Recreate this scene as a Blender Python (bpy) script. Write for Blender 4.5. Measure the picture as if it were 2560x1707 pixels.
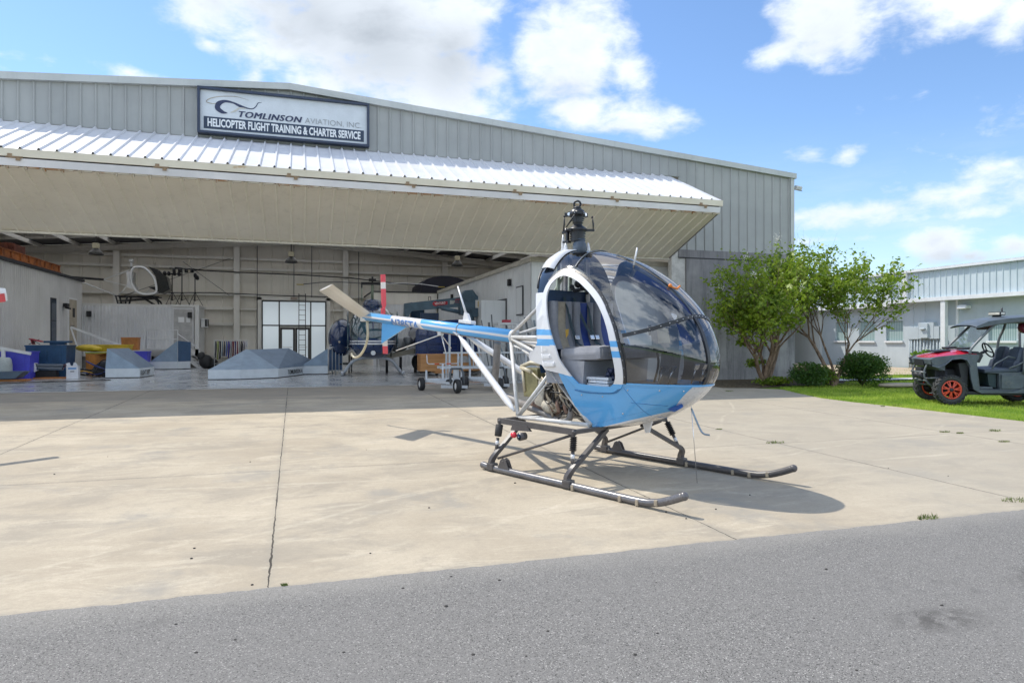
import bpy, bmesh, math, random
from math import radians, sin, cos, pi, sqrt
from mathutils import Vector, Matrix, Euler, noise

for _o in list(bpy.data.objects):
    bpy.data.objects.remove(_o)
SC = bpy.context.scene
COL = SC.collection

# ------------------------------------------------------------------ camera
PSI = radians(17.5)                       # camera axis, degrees right of +Y
F_PX, CX, CY = 1680.0, 1280.0, 853.5
SLOPE, YS = .016, 20.9                    # apron rises towards the hangar sill at Y = YS
CAM_Z = 1.70 - SLOPE * YS
cam_d = bpy.data.cameras.new("camera")
cam_d.sensor_width = 36.0
cam_d.lens = 36.0 * F_PX / 2560.0
cam_d.clip_start = .05
cam_d.clip_end = 3000
cam = bpy.data.objects.new("camera", cam_d)
cam.location = (0, 0, CAM_Z)
cam.rotation_euler = (pi / 2, 0, -PSI)
COL.objects.link(cam)
SC.camera = cam

# ------------------------------------------------------------------ world and sun
SUN_DX, SUN_DY = .46, -.55                # ground shift of a shadow per metre of height
sun_vec = Vector((-SUN_DX, -SUN_DY, 1)).normalized()     # towards the sun
SUN_EL = math.asin(sun_vec.z)
SUN_AZ = math.atan2(sun_vec.x, sun_vec.y)                # clockwise from +Y
SC.view_settings.view_transform = 'Standard'
SC.view_settings.look = 'None'
SC.view_settings.gamma = 1
SC.view_settings.exposure = EXPOSURE = .40
world = bpy.data.worlds.new("World")
SC.world = world
world.use_nodes = True
wt = world.node_tree
wt.nodes.clear()


def wn(kind, **kw):
    n = wt.nodes.new(kind)
    for k, v in kw.items():
        setattr(n, k, v)
    return n


def wl(a, b):
    wt.links.new(a, b)


def wmath(op, a, b=None, clamp=False):
    n = wn('ShaderNodeMath', operation=op)
    n.use_clamp = clamp
    for i, v in enumerate((a, b)):
        if v is None:
            continue
        if isinstance(v, (int, float)):
            n.inputs[i].default_value = v
        else:
            wl(v, n.inputs[i])
    return n.outputs[0]


def px_dir(px, py):
    xr, zr = (px - CX) / F_PX, (CY - py) / F_PX
    return Vector((sin(PSI) + xr * cos(PSI), cos(PSI) - xr * sin(PSI), zr)).normalized()


sky = wn('ShaderNodeTexSky')
sky.sky_type = 'NISHITA'
sky.sun_disc = False
sky.sun_elevation = SUN_EL
sky.sun_rotation = SUN_AZ
sky.altitude = 0
sky.air_density = 1.0
sky.dust_density = .15
sky.ozone_density = 3.0
bg_sky = wn('ShaderNodeBackground')
bg_sky.inputs[1].default_value = .145
tint = wn('ShaderNodeMix', data_type='RGBA', blend_type='MULTIPLY')
tint.inputs['Factor'].default_value = 1
wl(sky.outputs[0], tint.inputs['A'])
tint.inputs['B'].default_value = (.92, 1.0, 1.08, 1)
hzd = wn('ShaderNodeSeparateXYZ')
_tc0 = wn('ShaderNodeTexCoord')
wl(_tc0.outputs['Generated'], hzd.inputs[0])
wl(tint.outputs['Result'], bg_sky.inputs[0])
tc = wn('ShaderNodeTexCoord')


def blob(px, py, rx, ry, rot=0, flat=1.0):
    """soft cloud body round one direction of the sky; radii in radians"""
    c = px_dir(px, py)
    right = c.cross(Vector((0, 0, 1))).normalized()
    upv = right.cross(c)
    r2 = right * cos(rot) + upv * sin(rot)
    u2 = -right * sin(rot) + upv * cos(rot)
    m = Matrix((r2, u2, c)).transposed()
    mp = wn('ShaderNodeMapping', vector_type='TEXTURE')
    mp.inputs['Location'].default_value = c
    mp.inputs['Rotation'].default_value = m.to_euler()
    mp.inputs['Scale'].default_value = (rx, ry, .6)
    wl(tc.outputs['Generated'], mp.inputs[0])
    ln = wn('ShaderNodeVectorMath', operation='LENGTH')
    wl(mp.outputs[0], ln.inputs[0])
    return wmath('MULTIPLY', wmath('SUBTRACT', 1.0, ln.outputs['Value'], clamp=True), flat)


def umax(lst):
    cur = lst[0]
    for b in lst[1:]:
        n = wn('ShaderNodeMath', operation='SMOOTH_MAX')
        wl(cur, n.inputs[0])
        wl(b, n.inputs[1])
        n.inputs[2].default_value = .22
        cur = n.outputs[0]
    return cur


R_ = 1 / 1680
CLOUDS = [  # px, py, rx px, ry px, tilt, weight
    (560, -40, 240, 90, -.25, 1), (700, 60, 230, 95, -.45, 1.1), (900, 60, 320, 170, -.3, 1.4), (1080, 190, 210, 100, -.4, 1.2), (900, 180, 180, 60, -.35, 1.0), (1180, 260, 110, 40, -.4, .9), (760, 200, 60, 30, 0, .8), (520, 110, 50, 20, 0, .7),
    (1130, 40, 150, 150, 0, 1.1), (1440, 130, 160, 105, -.1, 1.4), (1340, 130, 80, 80, 0, 1.2), (1570, 175, 100, 42, -.6, 1.1), (1220, 200, 90, 60, .2, 1),
    (1600, 300, 170, 45, -.12, 1.2), (1450, 275, 110, 42, .1, 1.2), (640, 185, 40, 36, 0, .8),
    (2050, 30, 140, 95, .2, 1.3), (1950, 125, 95, 36, .4, 1.1), (2120, 100, 60, 50, 0, 1), (2430, -5, 190, 60, -.1, 1.2), (2540, 40, 90, 55, -.3, 1.1),
    (2030, 385, 75, 26, 0, .9), (2115, 388, 62, 30, .15, .9), (330, 186, 120, 22, -.1, .8),
    (2350, 600, 105, 62, 0, 1.1), (2430, 640, 110, 36, 0, .8), (2530, 612, 70, 44, 0, 1), (2580, 660, 120, 40, 0, .8),
    (2150, 530, 300, 42, .02, .85), (2430, 480, 330, 62, .08, .85), (2300, 545, 380, 36, 0, .75), (2080, 600, 240, 22, 0, .6), (2520, 410, 160, 26, .25, .7),
    (-500, 300, 500, 160, .1, 1), (-1000, 100, 500, 200, 0, 1), (3300, 300, 600, 200, 0, 1), (3100, 650, 500, 90, 0, 1),
]
body = umax([wmath('MULTIPLY', blob(a, b, c * R_ * 1.22, d * R_ * 1.28, e), w) for (a, b, c, d, e, w) in CLOUDS])
# clouds added over the unseen rest of the dome, for fill light and reflections
gmap = wn('ShaderNodeMapping')
gmap.inputs['Scale'].default_value = (1.0, 1.0, 1.9)
wl(tc.outputs['Generated'], gmap.inputs[0])


def fbm(scale, detail, rough=.55, lac=2.0, dist=0.0, src=None):
    n = wn('ShaderNodeTexNoise')
    n.inputs['Scale'].default_value = scale
    n.inputs['Detail'].default_value = detail
    n.inputs['Roughness'].default_value = rough
    n.inputs['Lacunarity'].default_value = lac
    n.inputs['Distortion'].default_value = dist
    wl((src or gmap).outputs[0], n.inputs['Vector'])
    return n.outputs['Fac']


sep = wn('ShaderNodeSeparateXYZ')
wl(tc.outputs['Generated'], sep.inputs[0])
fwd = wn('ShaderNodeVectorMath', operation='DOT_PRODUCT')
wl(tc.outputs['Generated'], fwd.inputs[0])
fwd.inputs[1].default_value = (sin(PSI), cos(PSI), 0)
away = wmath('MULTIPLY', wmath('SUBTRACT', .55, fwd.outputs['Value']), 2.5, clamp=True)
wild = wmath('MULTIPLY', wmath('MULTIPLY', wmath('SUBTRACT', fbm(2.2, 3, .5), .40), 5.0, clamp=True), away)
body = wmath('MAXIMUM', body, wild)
n0 = wmath('SUBTRACT', fbm(7, 4, .5, dist=.3), .5)
n1 = wmath('SUBTRACT', fbm(19, 8, .6, dist=.2), .5)
dens = wmath('ADD', wmath('ADD', wmath('POWER', body, .8), wmath('MULTIPLY', n0, .75)), wmath('MULTIPLY', n1, 1.15))
cm = wn('ShaderNodeMapRange', interpolation_type='SMOOTHSTEP')
cm.inputs['From Min'].default_value = .38
cm.inputs['From Max'].default_value = .98
wl(dens, cm.inputs['Value'])
present = wn('ShaderNodeMapRange', interpolation_type='SMOOTHSTEP')
present.inputs['From Min'].default_value = .0
present.inputs['From Max'].default_value = .12
wl(body, present.inputs['Value'])
mask = wmath('MULTIPLY', cm.outputs[0], present.outputs[0])
# thin wisps and haze low in the sky
hz = wn('ShaderNodeMapRange', interpolation_type='SMOOTHSTEP')
hz.inputs['From Min'].default_value = .30
hz.inputs['From Max'].default_value = -.03
wl(sep.outputs['Z'], hz.inputs['Value'])
wmap = wn('ShaderNodeMapping')
wmap.inputs['Scale'].default_value = (1.0, 1.0, 5.0)
wl(tc.outputs['Generated'], wmap.inputs[0])
wisp = wmath('MULTIPLY', wmath('SUBTRACT', fbm(7, 7, .62, src=wmap), .46), 3.0, clamp=True)
haze = wmath('ADD', wmath('MULTIPLY', wmath('MULTIPLY', wisp, hz.outputs[0]), .75), wmath('MULTIPLY', hz.outputs[0], .26))
mask = wmath('MAXIMUM', mask, haze, clamp=True)
glow = wmath('ADD', 1.0, wmath('MULTIPLY', away, .9))      # unseen clouds behind the camera made brighter, to fill shade and interior
# grey undersides
grey_blobs = umax([blob(930, 90, 290 * R_, 120 * R_, -.35), blob(800, 50, 190 * R_, 95 * R_, 0), blob(1130, 150, 160 * R_, 100 * R_, .3),
                   blob(1420, 215, 140 * R_, 45 * R_, 0, .5), blob(2390, 655, 200 * R_, 36 * R_, 0, .8), blob(2090, 80, 130 * R_, 70 * R_, 0, .35),
                   blob(1540, 330, 120 * R_, 30 * R_, 0, .4)])
grey_blobs = wmath('MULTIPLY', wmath('ADD', grey_blobs, wmath('MULTIPLY', wmath('SUBTRACT', fbm(5, 8, .62, dist=.5), .5), 1.0)), .62, clamp=True)
thick = wn('ShaderNodeMapRange', interpolation_type='SMOOTHSTEP')
thick.inputs['From Min'].default_value = .62
thick.inputs['From Max'].default_value = 1.15
wl(dens, thick.inputs['Value'])
lowg = wmath('MULTIPLY', wmath('SUBTRACT', fbm(6, 7, .6), .47), 2.2, clamp=True)
gg = wmath('ADD', wmath('MULTIPLY', grey_blobs, 1.0), wmath('MULTIPLY', wmath('MULTIPLY', thick.outputs[0], lowg), .60), clamp=True)
ccol = wn('ShaderNodeMix', data_type='RGBA')
wl(gg, ccol.inputs['Factor'])
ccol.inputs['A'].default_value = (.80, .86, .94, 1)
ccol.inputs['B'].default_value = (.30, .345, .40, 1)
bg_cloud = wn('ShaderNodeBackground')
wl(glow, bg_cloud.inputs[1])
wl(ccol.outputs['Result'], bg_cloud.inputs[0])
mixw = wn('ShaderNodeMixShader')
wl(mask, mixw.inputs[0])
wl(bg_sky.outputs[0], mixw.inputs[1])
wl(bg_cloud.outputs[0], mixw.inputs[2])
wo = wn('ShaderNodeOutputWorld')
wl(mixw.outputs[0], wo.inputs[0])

sun_d = bpy.data.lights.new("sun", 'SUN')
sun_d.energy = 3.5
sun_d.angle = radians(.53)
sun_d.color = (1.0, .94, .83)
sun = bpy.data.objects.new("sun", sun_d)
sun.rotation_euler = sun_vec.to_track_quat('Z', 'Y').to_euler()
sun.location = (0, 0, 60)
COL.objects.link(sun)
try:
    SC.cycles.max_bounces = 16
    SC.cycles.diffuse_bounces = 10
    SC.cycles.transparent_max_bounces = 24
    SC.cycles.caustics_reflective = False
    SC.cycles.caustics_refractive = False
    SC.cycles.use_denoising = True
    SC.cycles.sample_clamp_indirect = 8
except Exception:
    pass

rnd = random.Random(7)


# ------------------------------------------------------------------ calibration helpers
def ray(px, py):
    xr = (px - CX) / F_PX
    return Vector((sin(PSI) + xr * cos(PSI), cos(PSI) - xr * sin(PSI), (CY - py) / F_PX))


def at_Y(px, py, Y):
    r = ray(px, py)
    return Vector((0, 0, CAM_Z)) + r * (Y / r.y)


def at_X(px, py, X):
    r = ray(px, py)
    return Vector((0, 0, CAM_Z)) + r * (X / r.x)


def at_floor(px, py, z=0.0):
    r = ray(px, py)
    return Vector((0, 0, CAM_Z)) + r * ((z - CAM_Z) / r.z)


def gz(Y):
    return SLOPE * (min(Y, YS) - YS)


# ------------------------------------------------------------------ materials
def lin(c):
    return tuple(((v / 255) / 12.92 if v / 255 <= .04045 else ((v / 255 + .055) / 1.055) ** 2.4) for v in c)


class NT:
    def __init__(s, name):
        s.m = bpy.data.materials.new(name)
        s.m.use_nodes = True
        s.t = s.m.node_tree
        s.t.nodes.clear()
        s.out = s.t.nodes.new('ShaderNodeOutputMaterial')
        s.co = s.t.nodes.new('ShaderNodeTexCoord')

    def n(s, kind, ins=None, **kw):
        n = s.t.nodes.new(kind)
        for k, v in kw.items():
            setattr(n, k, v)
        for k, v in (ins or {}).items():
            if hasattr(v, 'is_linked') or hasattr(v, 'links'):
                s.t.links.new(v, n.inputs[k])
            else:
                n.inputs[k].default_value = v
        return n

    def math(s, op, a, b=0.0, clamp=False):
        n = s.n('ShaderNodeMath', {0: a, 1: b}, operation=op)
        n.use_clamp = clamp
        return n.outputs[0]

    def noise(s, scale, detail=4, rough=.55, src=None, dist=0.0, stretch=None):
        v = src or s.co.outputs['Object']
        if stretch:
            v = s.n('ShaderNodeMapping', {'Vector': v, 'Scale': stretch}).outputs[0]
        return s.n('ShaderNodeTexNoise', {'Vector': v, 'Scale': scale, 'Detail': detail, 'Roughness': rough, 'Distortion': dist}).outputs['Fac']

    def mix(s, f, a, b, blend='MIX'):
        n = s.t.nodes.new('ShaderNodeMix')
        n.data_type = 'RGBA'
        n.blend_type = blend
        for sock, v in ((n.inputs['Factor'], f), (n.inputs['A'], a), (n.inputs['B'], b)):
            if hasattr(v, 'links'):
                s.t.links.new(v, sock)
            elif isinstance(v, (int, float)):
                sock.default_value = v
            else:
                sock.default_value = (*v[:3], 1)
        return n.outputs['Result']

    def ramp(s, f, lo, hi, smooth=True):
        return s.n('ShaderNodeMapRange', {'Value': f, 'From Min': lo, 'From Max': hi},
                   interpolation_type='SMOOTHSTEP' if smooth else 'LINEAR').outputs[0]

    def bsdf(s, col, rough=.5, metal=0.0, bump=None, bstr=.3, bdist=.02, spec=.5, coat=0.0, **extra):
        ins = {'Roughness': rough, 'Metallic': metal, 'Specular IOR Level': spec, 'Coat Weight': coat}
        ins.update(extra)
        p = s.n('ShaderNodeBsdfPrincipled', ins)
        if hasattr(col, 'links'):
            s.t.links.new(col, p.inputs['Base Color'])
        else:
            p.inputs['Base Color'].default_value = (*col[:3], 1)
        if bump is not None:
            b = s.n('ShaderNodeBump', {'Height': bump, 'Strength': bstr, 'Distance': bdist})
            s.t.links.new(b.outputs[0], p.inputs['Normal'])
        s.t.links.new(p.outputs[0], s.out.inputs[0])
        return p


_mc = {}


def paint(name, col, rough=.45, metal=0.0, var=.12, scale=3.0, dirt=None, coat=0.0, bump=.0, spec=.5):
    """a plain coloured surface with uneven wear"""
    if name in _mc:
        return _mc[name]
    t = NT(name)
    n1 = t.noise(scale, 5, .6)
    n2 = t.noise(scale * 9, 3, .6)
    f = t.math('ADD', t.math('MULTIPLY', n1, .7), t.math('MULTIPLY', n2, .3))
    dark = tuple(c * (1 - var * 1.6) for c in col)
    lite = tuple(min(1, c * (1 + var)) for c in col)
    c = t.mix(t.ramp(f, .35, .65), dark, lite)
    if dirt:
        c = t.mix(t.math('MULTIPLY', t.ramp(t.noise(scale * 1.7, 6, .65), .52, .75), dirt[3]), c, dirt[:3])
    r = t.math('ADD', t.math('MULTIPLY', t.math('SUBTRACT', n2, .5), .2), rough)
    t.bsdf(c, r, metal, bump=n2 if bump else None, bstr=bump, coat=coat, spec=spec)
    _mc[name] = t.m
    return t.m


# ------------------------------------------------------------------ mesh building
class MB:
    def __init__(s):
        s.v, s.f, s.sm = [], [], []
        s.M = Matrix.Identity(4)

    def add(s, vs, fs, smooth=False):
        o = len(s.v)
        s.v += [tuple(s.M @ Vector(v)) for v in vs]
        s.f += [tuple(i + o for i in f) for f in fs]
        s.sm += [smooth] * len(fs)
        return s

    def box(s, c, size, rot=None, bev=0.0):
        x, y, z = (d / 2 for d in size)
        if bev <= 0:
            vs = [Vector((a * x, b * y, g * z)) for a in (-1, 1) for b in (-1, 1) for g in (-1, 1)]
            fs = [(0, 1, 3, 2), (4, 6, 7, 5), (0, 4, 5, 1), (2, 3, 7, 6), (0, 2, 6, 4), (1, 5, 7, 3)]
        else:
            b = min(bev, x * .98, y * .98, z * .98)
            bmm = bmesh.new()
            bmesh.ops.create_cube(bmm, size=1)
            for v in bmm.verts:
                v.co = Vector((v.co.x * 2 * x, v.co.y * 2 * y, v.co.z * 2 * z))
            bmesh.ops.bevel(bmm, geom=list(bmm.edges), offset=b, segments=2, profile=.7, affect='EDGES')
            bmm.verts.ensure_lookup_table()
            vs = [v.co.copy() for v in bmm.verts]
            fs = [tuple(v.index for v in f.verts) for f in bmm.faces]
            bmm.free()
        R = (rot if isinstance(rot, Matrix) else Euler(rot or (0, 0, 0)).to_matrix())
        return s.add([R @ v + Vector(c) for v in vs], fs)

    def span(s, p0, p1, bev=0.0):
        c = [(a + b) / 2 for a, b in zip(p0, p1)]
        return s.box(c, [abs(a - b) for a, b in zip(p0, p1)], bev=bev)

    def tube(s, pts, r, n=10, caps=True, smooth=True, flat=None):
        pts = [Vector(p) for p in pts]
        rs = r if isinstance(r, (list, tuple)) else [r] * len(pts)
        vs, fs = [], []
        prev = None
        for i, p in enumerate(pts):
            if i == 0:
                d = pts[1] - p
            elif i == len(pts) - 1:
                d = p - pts[i - 1]
            else:
                d = (pts[i + 1] - p).normalized() + (p - pts[i - 1]).normalized()
            d = d.normalized() if d.length > 1e-9 else Vector((0, 0, 1))
            if prev is None:
                a = d.orthogonal().normalized() if flat is None else (Vector(flat) - d * d.dot(Vector(flat))).normalized()
            else:
                a = (prev - d * prev.dot(d)).normalized()
            prev = a
            b = d.cross(a)
            for k in range(n):
                t = 2 * pi * k / n
                vs.append(p + (a * cos(t) + b * sin(t)) * rs[i])
        for i in range(len(pts) - 1):
            for k in range(n):
                fs.append((i * n + k, i * n + (k + 1) % n, (i + 1) * n + (k + 1) % n, (i + 1) * n + k))
        o = len(s.v)
        s.add(vs, fs, smooth)
        if caps:
            s.f.append(tuple(o + k for k in reversed(range(n))))
            s.f.append(tuple(o + (len(pts) - 1) * n + k for k in range(n)))
            s.sm += [False, False]
        return s

    def bar(s, p0, p1, w, h, upv=(0, 0, 1)):
        p0, p1 = Vector(p0), Vector(p1)
        d = (p1 - p0).normalized()
        u = Vector(upv)
        if abs(d.dot(u)) > .98:
            u = Vector((1, 0, 0))
        side = d.cross(u).normalized()
        u = side.cross(d)
        vs = []
        for p in (p0, p1):
            for a, b in ((-1, -1), (1, -1), (1, 1), (-1, 1)):
                vs.append(p + side * a * w / 2 + u * b * h / 2)
        return s.add(vs, [(0, 1, 2, 3), (7, 6, 5, 4), (0, 4, 5, 1), (1, 5, 6, 2), (2, 6, 7, 3), (3, 7, 4, 0)])

    def lathe(s, prof, n=20, M=None, smooth=True, caps=True):
        M = M or Matrix.Identity(4)
        vs, fs = [], []
        for r, z in prof:
            for k in range(n):
                t = 2 * pi * k / n
                vs.append(M @ Vector((r * cos(t), r * sin(t), z)))
        m = len(prof)
        for i in range(m - 1):
            for k in range(n):
                fs.append((i * n + k, i * n + (k + 1) % n, (i + 1) * n + (k + 1) % n, (i + 1) * n + k))
        o = len(s.v)
        s.add(vs, fs, smooth)
        if caps:
            s.f.append(tuple(o + k for k in reversed(range(n))))
            s.f.append(tuple(o + (m - 1) * n + k for k in range(n)))
            s.sm += [False, False]
        return s

    def prism(s, poly, ext, M=None, smooth=False):
        """poly: 3-D points of one face, ext: extrusion vector"""
        M = M or Matrix.Identity(4)
        a = [M @ Vector(p) for p in poly]
        e = M.to_3x3() @ Vector(ext)
        n = len(a)
        fs = [tuple(reversed(range(n))), tuple(range(n, 2 * n))]
        fs += [(i, (i + 1) % n, n + (i + 1) % n, n + i) for i in range(n)]
        return s.add(a + [p + e for p in a], fs, smooth)

    def ball(s, c, r, nu=14, nv=9, smooth=True, M=None):
        r = r if isinstance(r, (tuple, list)) else (r, r, r)
        M = M or Matrix.Identity(4)
        vs = [M @ (Vector((0, 0, -r[2]))) + Vector(c)]
        for j in range(1, nv):
            ph = -pi / 2 + pi * j / nv
            for k in range(nu):
                t = 2 * pi * k / nu
                vs.append(M @ Vector((r[0] * cos(ph) * cos(t), r[1] * cos(ph) * sin(t), r[2] * sin(ph))) + Vector(c))
        vs.append(M @ Vector((0, 0, r[2])) + Vector(c))
        fs = [(0, 1 + (k + 1) % nu, 1 + k) for k in range(nu)]
        for j in range(nv - 2):
            for k in range(nu):
                a = 1 + j * nu
                fs.append((a + k, a + (k + 1) % nu, a + nu + (k + 1) % nu, a + nu + k))
        last = len(vs) - 1
        a = 1 + (nv - 2) * nu
        fs += [(a + k, a + (k + 1) % nu, last) for k in range(nu)]
        return s.add(vs, fs, smooth)

    def grid(s, P, smooth=True, close_u=False):
        """P: rows of points"""
        n, m = len(P), len(P[0])
        vs = [p for row in P for p in row]
        fs = []
        for i in range(n - 1):
            for k in range(m if close_u else m - 1):
                fs.append((i * m + k, i * m + (k + 1) % m, (i + 1) * m + (k + 1) % m, (i + 1) * m + k))
        return s.add(vs, fs, smooth)

    def build(s, name, m, parent=None, fix=True):
        me = bpy.data.meshes.new(name)
        me.from_pydata(s.v, [], s.f)
        me.polygons.foreach_set('use_smooth', s.sm)
        if fix and len(s.f) < 60000:
            b = bmesh.new()
            b.from_mesh(me)
            bmesh.ops.recalc_face_normals(b, faces=b.faces)
            b.to_mesh(me)
            b.free()
        me.materials.append(m)
        me.update()
        o = bpy.data.objects.new(name, me)
        COL.objects.link(o)
        if parent is not None:
            o.parent = parent
        return o


def thing(name, label, cat, loc=(0, 0, 0), rz=0.0, group=None, M=None):
    o = bpy.data.objects.new(name, None)
    o.empty_display_size = .1
    COL.objects.link(o)
    if M is not None:
        o.matrix_world = M
    else:
        o.location = loc
        o.rotation_euler = (0, 0, rz)
    return tag(o, label, cat, group)


def tag(o, label, cat, group=None, kind=None):
    o['label'] = label
    o['category'] = cat
    if group:
        o['group'] = group
    if kind:
        o['kind'] = kind
    return o


def struct(o, label=None):
    o['kind'] = 'structure'
    if label:
        o['label'] = label
    return o


def dup(root, loc=None, rz=None, label=None):
    c = root.copy()
    COL.objects.link(c)
    for ch in root.children:
        k = ch.copy()
        COL.objects.link(k)
        k.parent = c
        for g in ch.children:
            q = g.copy()
            COL.objects.link(q)
            q.parent = k
    if loc is not None:
        c.location = loc
    if rz is not None:
        c.rotation_euler = (0, 0, rz)
    if label:
        c['label'] = label
    return c


def rebase(root, loc):
    """lift world-space child meshes onto a root placed at loc"""
    root.location = loc
    for ch in root.children:
        ch.matrix_parent_inverse = Matrix.Translation(-Vector(loc))


def text_mesh(body, size, extrude=.0, offset=.0, shear=0.0, xscale=1.0, align='LEFT', spacing=1.0):
    """verts and faces of lettering in the XY plane"""
    c = bpy.data.curves.new('lettering', 'FONT')
    c.body = body
    c.size = size
    c.extrude = extrude
    c.offset = offset
    c.shear = shear
    c.align_x = align
    c.space_character = spacing
    c.resolution_u = 3
    o = bpy.data.objects.new('lettering', c)
    COL.objects.link(o)
    bpy.context.view_layer.update()
    me = bpy.data.meshes.new_from_object(o.evaluated_get(bpy.context.evaluated_depsgraph_get()))
    vs = [Vector((v.co.x * xscale, v.co.y, v.co.z)) for v in me.vertices]
    fs = [tuple(p.vertices) for p in me.polygons]
    bpy.data.objects.remove(o)
    bpy.data.meshes.remove(me)
    bpy.data.curves.remove(c)
    return vs, fs


def smooth_curve(pts, n=6, closed=False):
    """Catmull-Rom through the points"""
    pts = [Vector(p) for p in pts]
    out = []
    L = len(pts)
    rng = range(L) if closed else range(L - 1)
    for i in rng:
        p0 = pts[(i - 1) % L] if closed or i > 0 else pts[0]
        p1, p2 = pts[i], pts[(i + 1) % L]
        p3 = pts[(i + 2) % L] if closed or i + 2 < L else pts[-1]
        for k in range(n):
            t = k / n
            out.append(.5 * ((2 * p1) + (p2 - p0) * t + (2 * p0 - 5 * p1 + 4 * p2 - p3) * t * t + (3 * p1 - p0 - 3 * p2 + p3) * t ** 3))
    if not closed:
        out.append(pts[-1])
    return out
# ================================================================== ground
def sheet(name, poly, dz, m, kind='structure'):
    """flat-topped sheet following the apron slope"""
    b = MB()
    b.add([(x, y, gz(y) + dz) for x, y in poly], [tuple(range(len(poly)))])
    o = b.build(name, m)
    o['kind'] = kind
    return o


def grass_soil():
    t = NT('grass_soil')
    P = t.co.outputs['Object']
    a = t.ramp(t.noise(.35, 5, .6), .35, .68)
    c = t.mix(a, (.10, .18, .03), (.20, .29, .05))
    b = t.ramp(t.noise(2.3, 6, .7), .58, .74)
    c = t.mix(t.math('MULTIPLY', b, .6), c, (.22, .19, .09))
    t.bsdf(c, .9, bump=t.noise(60, 4, .7), bstr=.6, bdist=.03, spec=.1)
    return t.m


def concrete_mat():
    t = NT('apron_concrete')
    P = t.co.outputs['Object']
    base = t.mix(t.ramp(t.noise(.55, 6, .62), .3, .7), (.385, .325, .243), (.495, .425, .322))
    # streaks left by tyres and water, drawn out across the apron
    st = t.noise(.95, 10, .74, stretch=(.8, 1.3, 1), dist=.5)
    base = t.mix(t.math('MULTIPLY', t.ramp(st, .46, .63), .58), base, (.275, .245, .20))
    st2 = t.noise(1.5, 12, .80, stretch=(.6, 1.6, 1), dist=1.2)
    base = t.mix(t.math('MULTIPLY', t.ramp(st2, .50, .64), .45), base, (.62, .54, .415))
    fine = t.noise(26, 8, .8)
    base = t.mix(t.math('MULTIPLY', t.ramp(fine, .35, .7), .30), base, (.27, .235, .18))
    blot = t.ramp(t.noise(.8, 6, .65), .54, .72)
    base = t.mix(t.math('MULTIPLY', blot, .75), base, (.27, .255, .225))
    micro = t.noise(95, 5, .8)
    base = t.mix(t.math('MULTIPLY', t.ramp(micro, .42, .62), .22), base, (.24, .205, .155))
    # cooler, weathered band near the hangar and on the right of the apron
    sx = t.n('ShaderNodeSeparateXYZ', {0: P})
    rt = t.ramp(t.math('ADD', sx.outputs[0], t.math('MULTIPLY', t.noise(.5, 3), 3.0)), 5.0, 9.5)
    base = t.mix(t.math('MULTIPLY', rt, .5), base, (.335, .305, .25))
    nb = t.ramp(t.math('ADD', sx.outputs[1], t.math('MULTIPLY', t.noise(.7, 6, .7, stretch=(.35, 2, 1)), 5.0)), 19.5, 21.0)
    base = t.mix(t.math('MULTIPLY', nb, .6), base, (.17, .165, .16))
    # sawn joints every 3.65 m across and 3.9 m along, rough edged
    wob = t.math('MULTIPLY', t.math('SUBTRACT', t.noise(9, 3, .7), .5), .035)
    xx = t.math('ADD', t.math('ADD', t.math('ADD', sx.outputs[0], t.math('MULTIPLY', t.math('SUBTRACT', sx.outputs[1], 12.0), .0087)), .265), wob)
    yy = t.math('ADD', t.math('SUBTRACT', sx.outputs[1], 8.62), wob)
    fx = t.math('ABSOLUTE', t.math('SUBTRACT', t.math('FRACT', t.math('ADD', t.math('DIVIDE', xx, 3.62), .5)), .5))
    fy = t.math('ABSOLUTE', t.math('SUBTRACT', t.math('FRACT', t.math('ADD', t.math('DIVIDE', yy, 3.9), .5)), .5))
    jw = t.n('ShaderNodeMapRange', {'Value': t.noise(1.3, 4, .7), 'From Min': .35, 'From Max': .7, 'To Min': .0007, 'To Max': .0026}).outputs[0]
    jx = t.math('LESS_THAN', fx, jw)
    jy = t.math('MULTIPLY', t.math('LESS_THAN', fy, t.math('MULTIPLY', jw, .6)), t.math('GREATER_THAN', sx.outputs[1], 5.2))
    # pale tyre scuffs: thin arcs sweeping across the slab
    for cx_, cy_, R1, w_ in ((-14.0, 30.0, 27.6, .05), (-14.0, 30.0, 28.9, .04), (9.0, -12.0, 19.2, .05), (9.0, -12.0, 20.6, .035), (3.0, 28.0, 20.4, .04)):
        vx = t.math('SUBTRACT', sx.outputs[0], cx_)
        vy = t.math('SUBTRACT', sx.outputs[1], cy_)
        rr_ = t.math('SQRT', t.math('ADD', t.math('MULTIPLY', vx, vx), t.math('MULTIPLY', vy, vy)))
        dd_ = t.math('ABSOLUTE', t.math('SUBTRACT', t.math('ADD', rr_, t.math('MULTIPLY', t.math('SUBTRACT', t.noise(.4, 2), .5), .8)), R1))
        sc_ = t.math('MULTIPLY', t.ramp(dd_, w_ * 1.4, 0), t.ramp(t.noise(1.2, 7, .8), .40, .66))
        base = t.mix(t.math('MULTIPLY', sc_, .32), base, (.64, .565, .44))
    j = t.math('MAXIMUM', jx, jy)
    # faint stain either side of each joint
    hx = t.ramp(t.math('MINIMUM', fx, t.math('MULTIPLY', fy, 1.5)), .02, .0)
    base = t.mix(t.math('MULTIPLY', hx, .22), base, (.25, .235, .20))
    col = t.mix(t.math('MULTIPLY', j, .92), base, (.035, .03, .025))
    h = t.math('SUBTRACT', t.math('MULTIPLY', fine, .25), j)
    t.bsdf(col, .82, bump=h, bstr=.35, bdist=.01, spec=.25)
    return t.m


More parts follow.
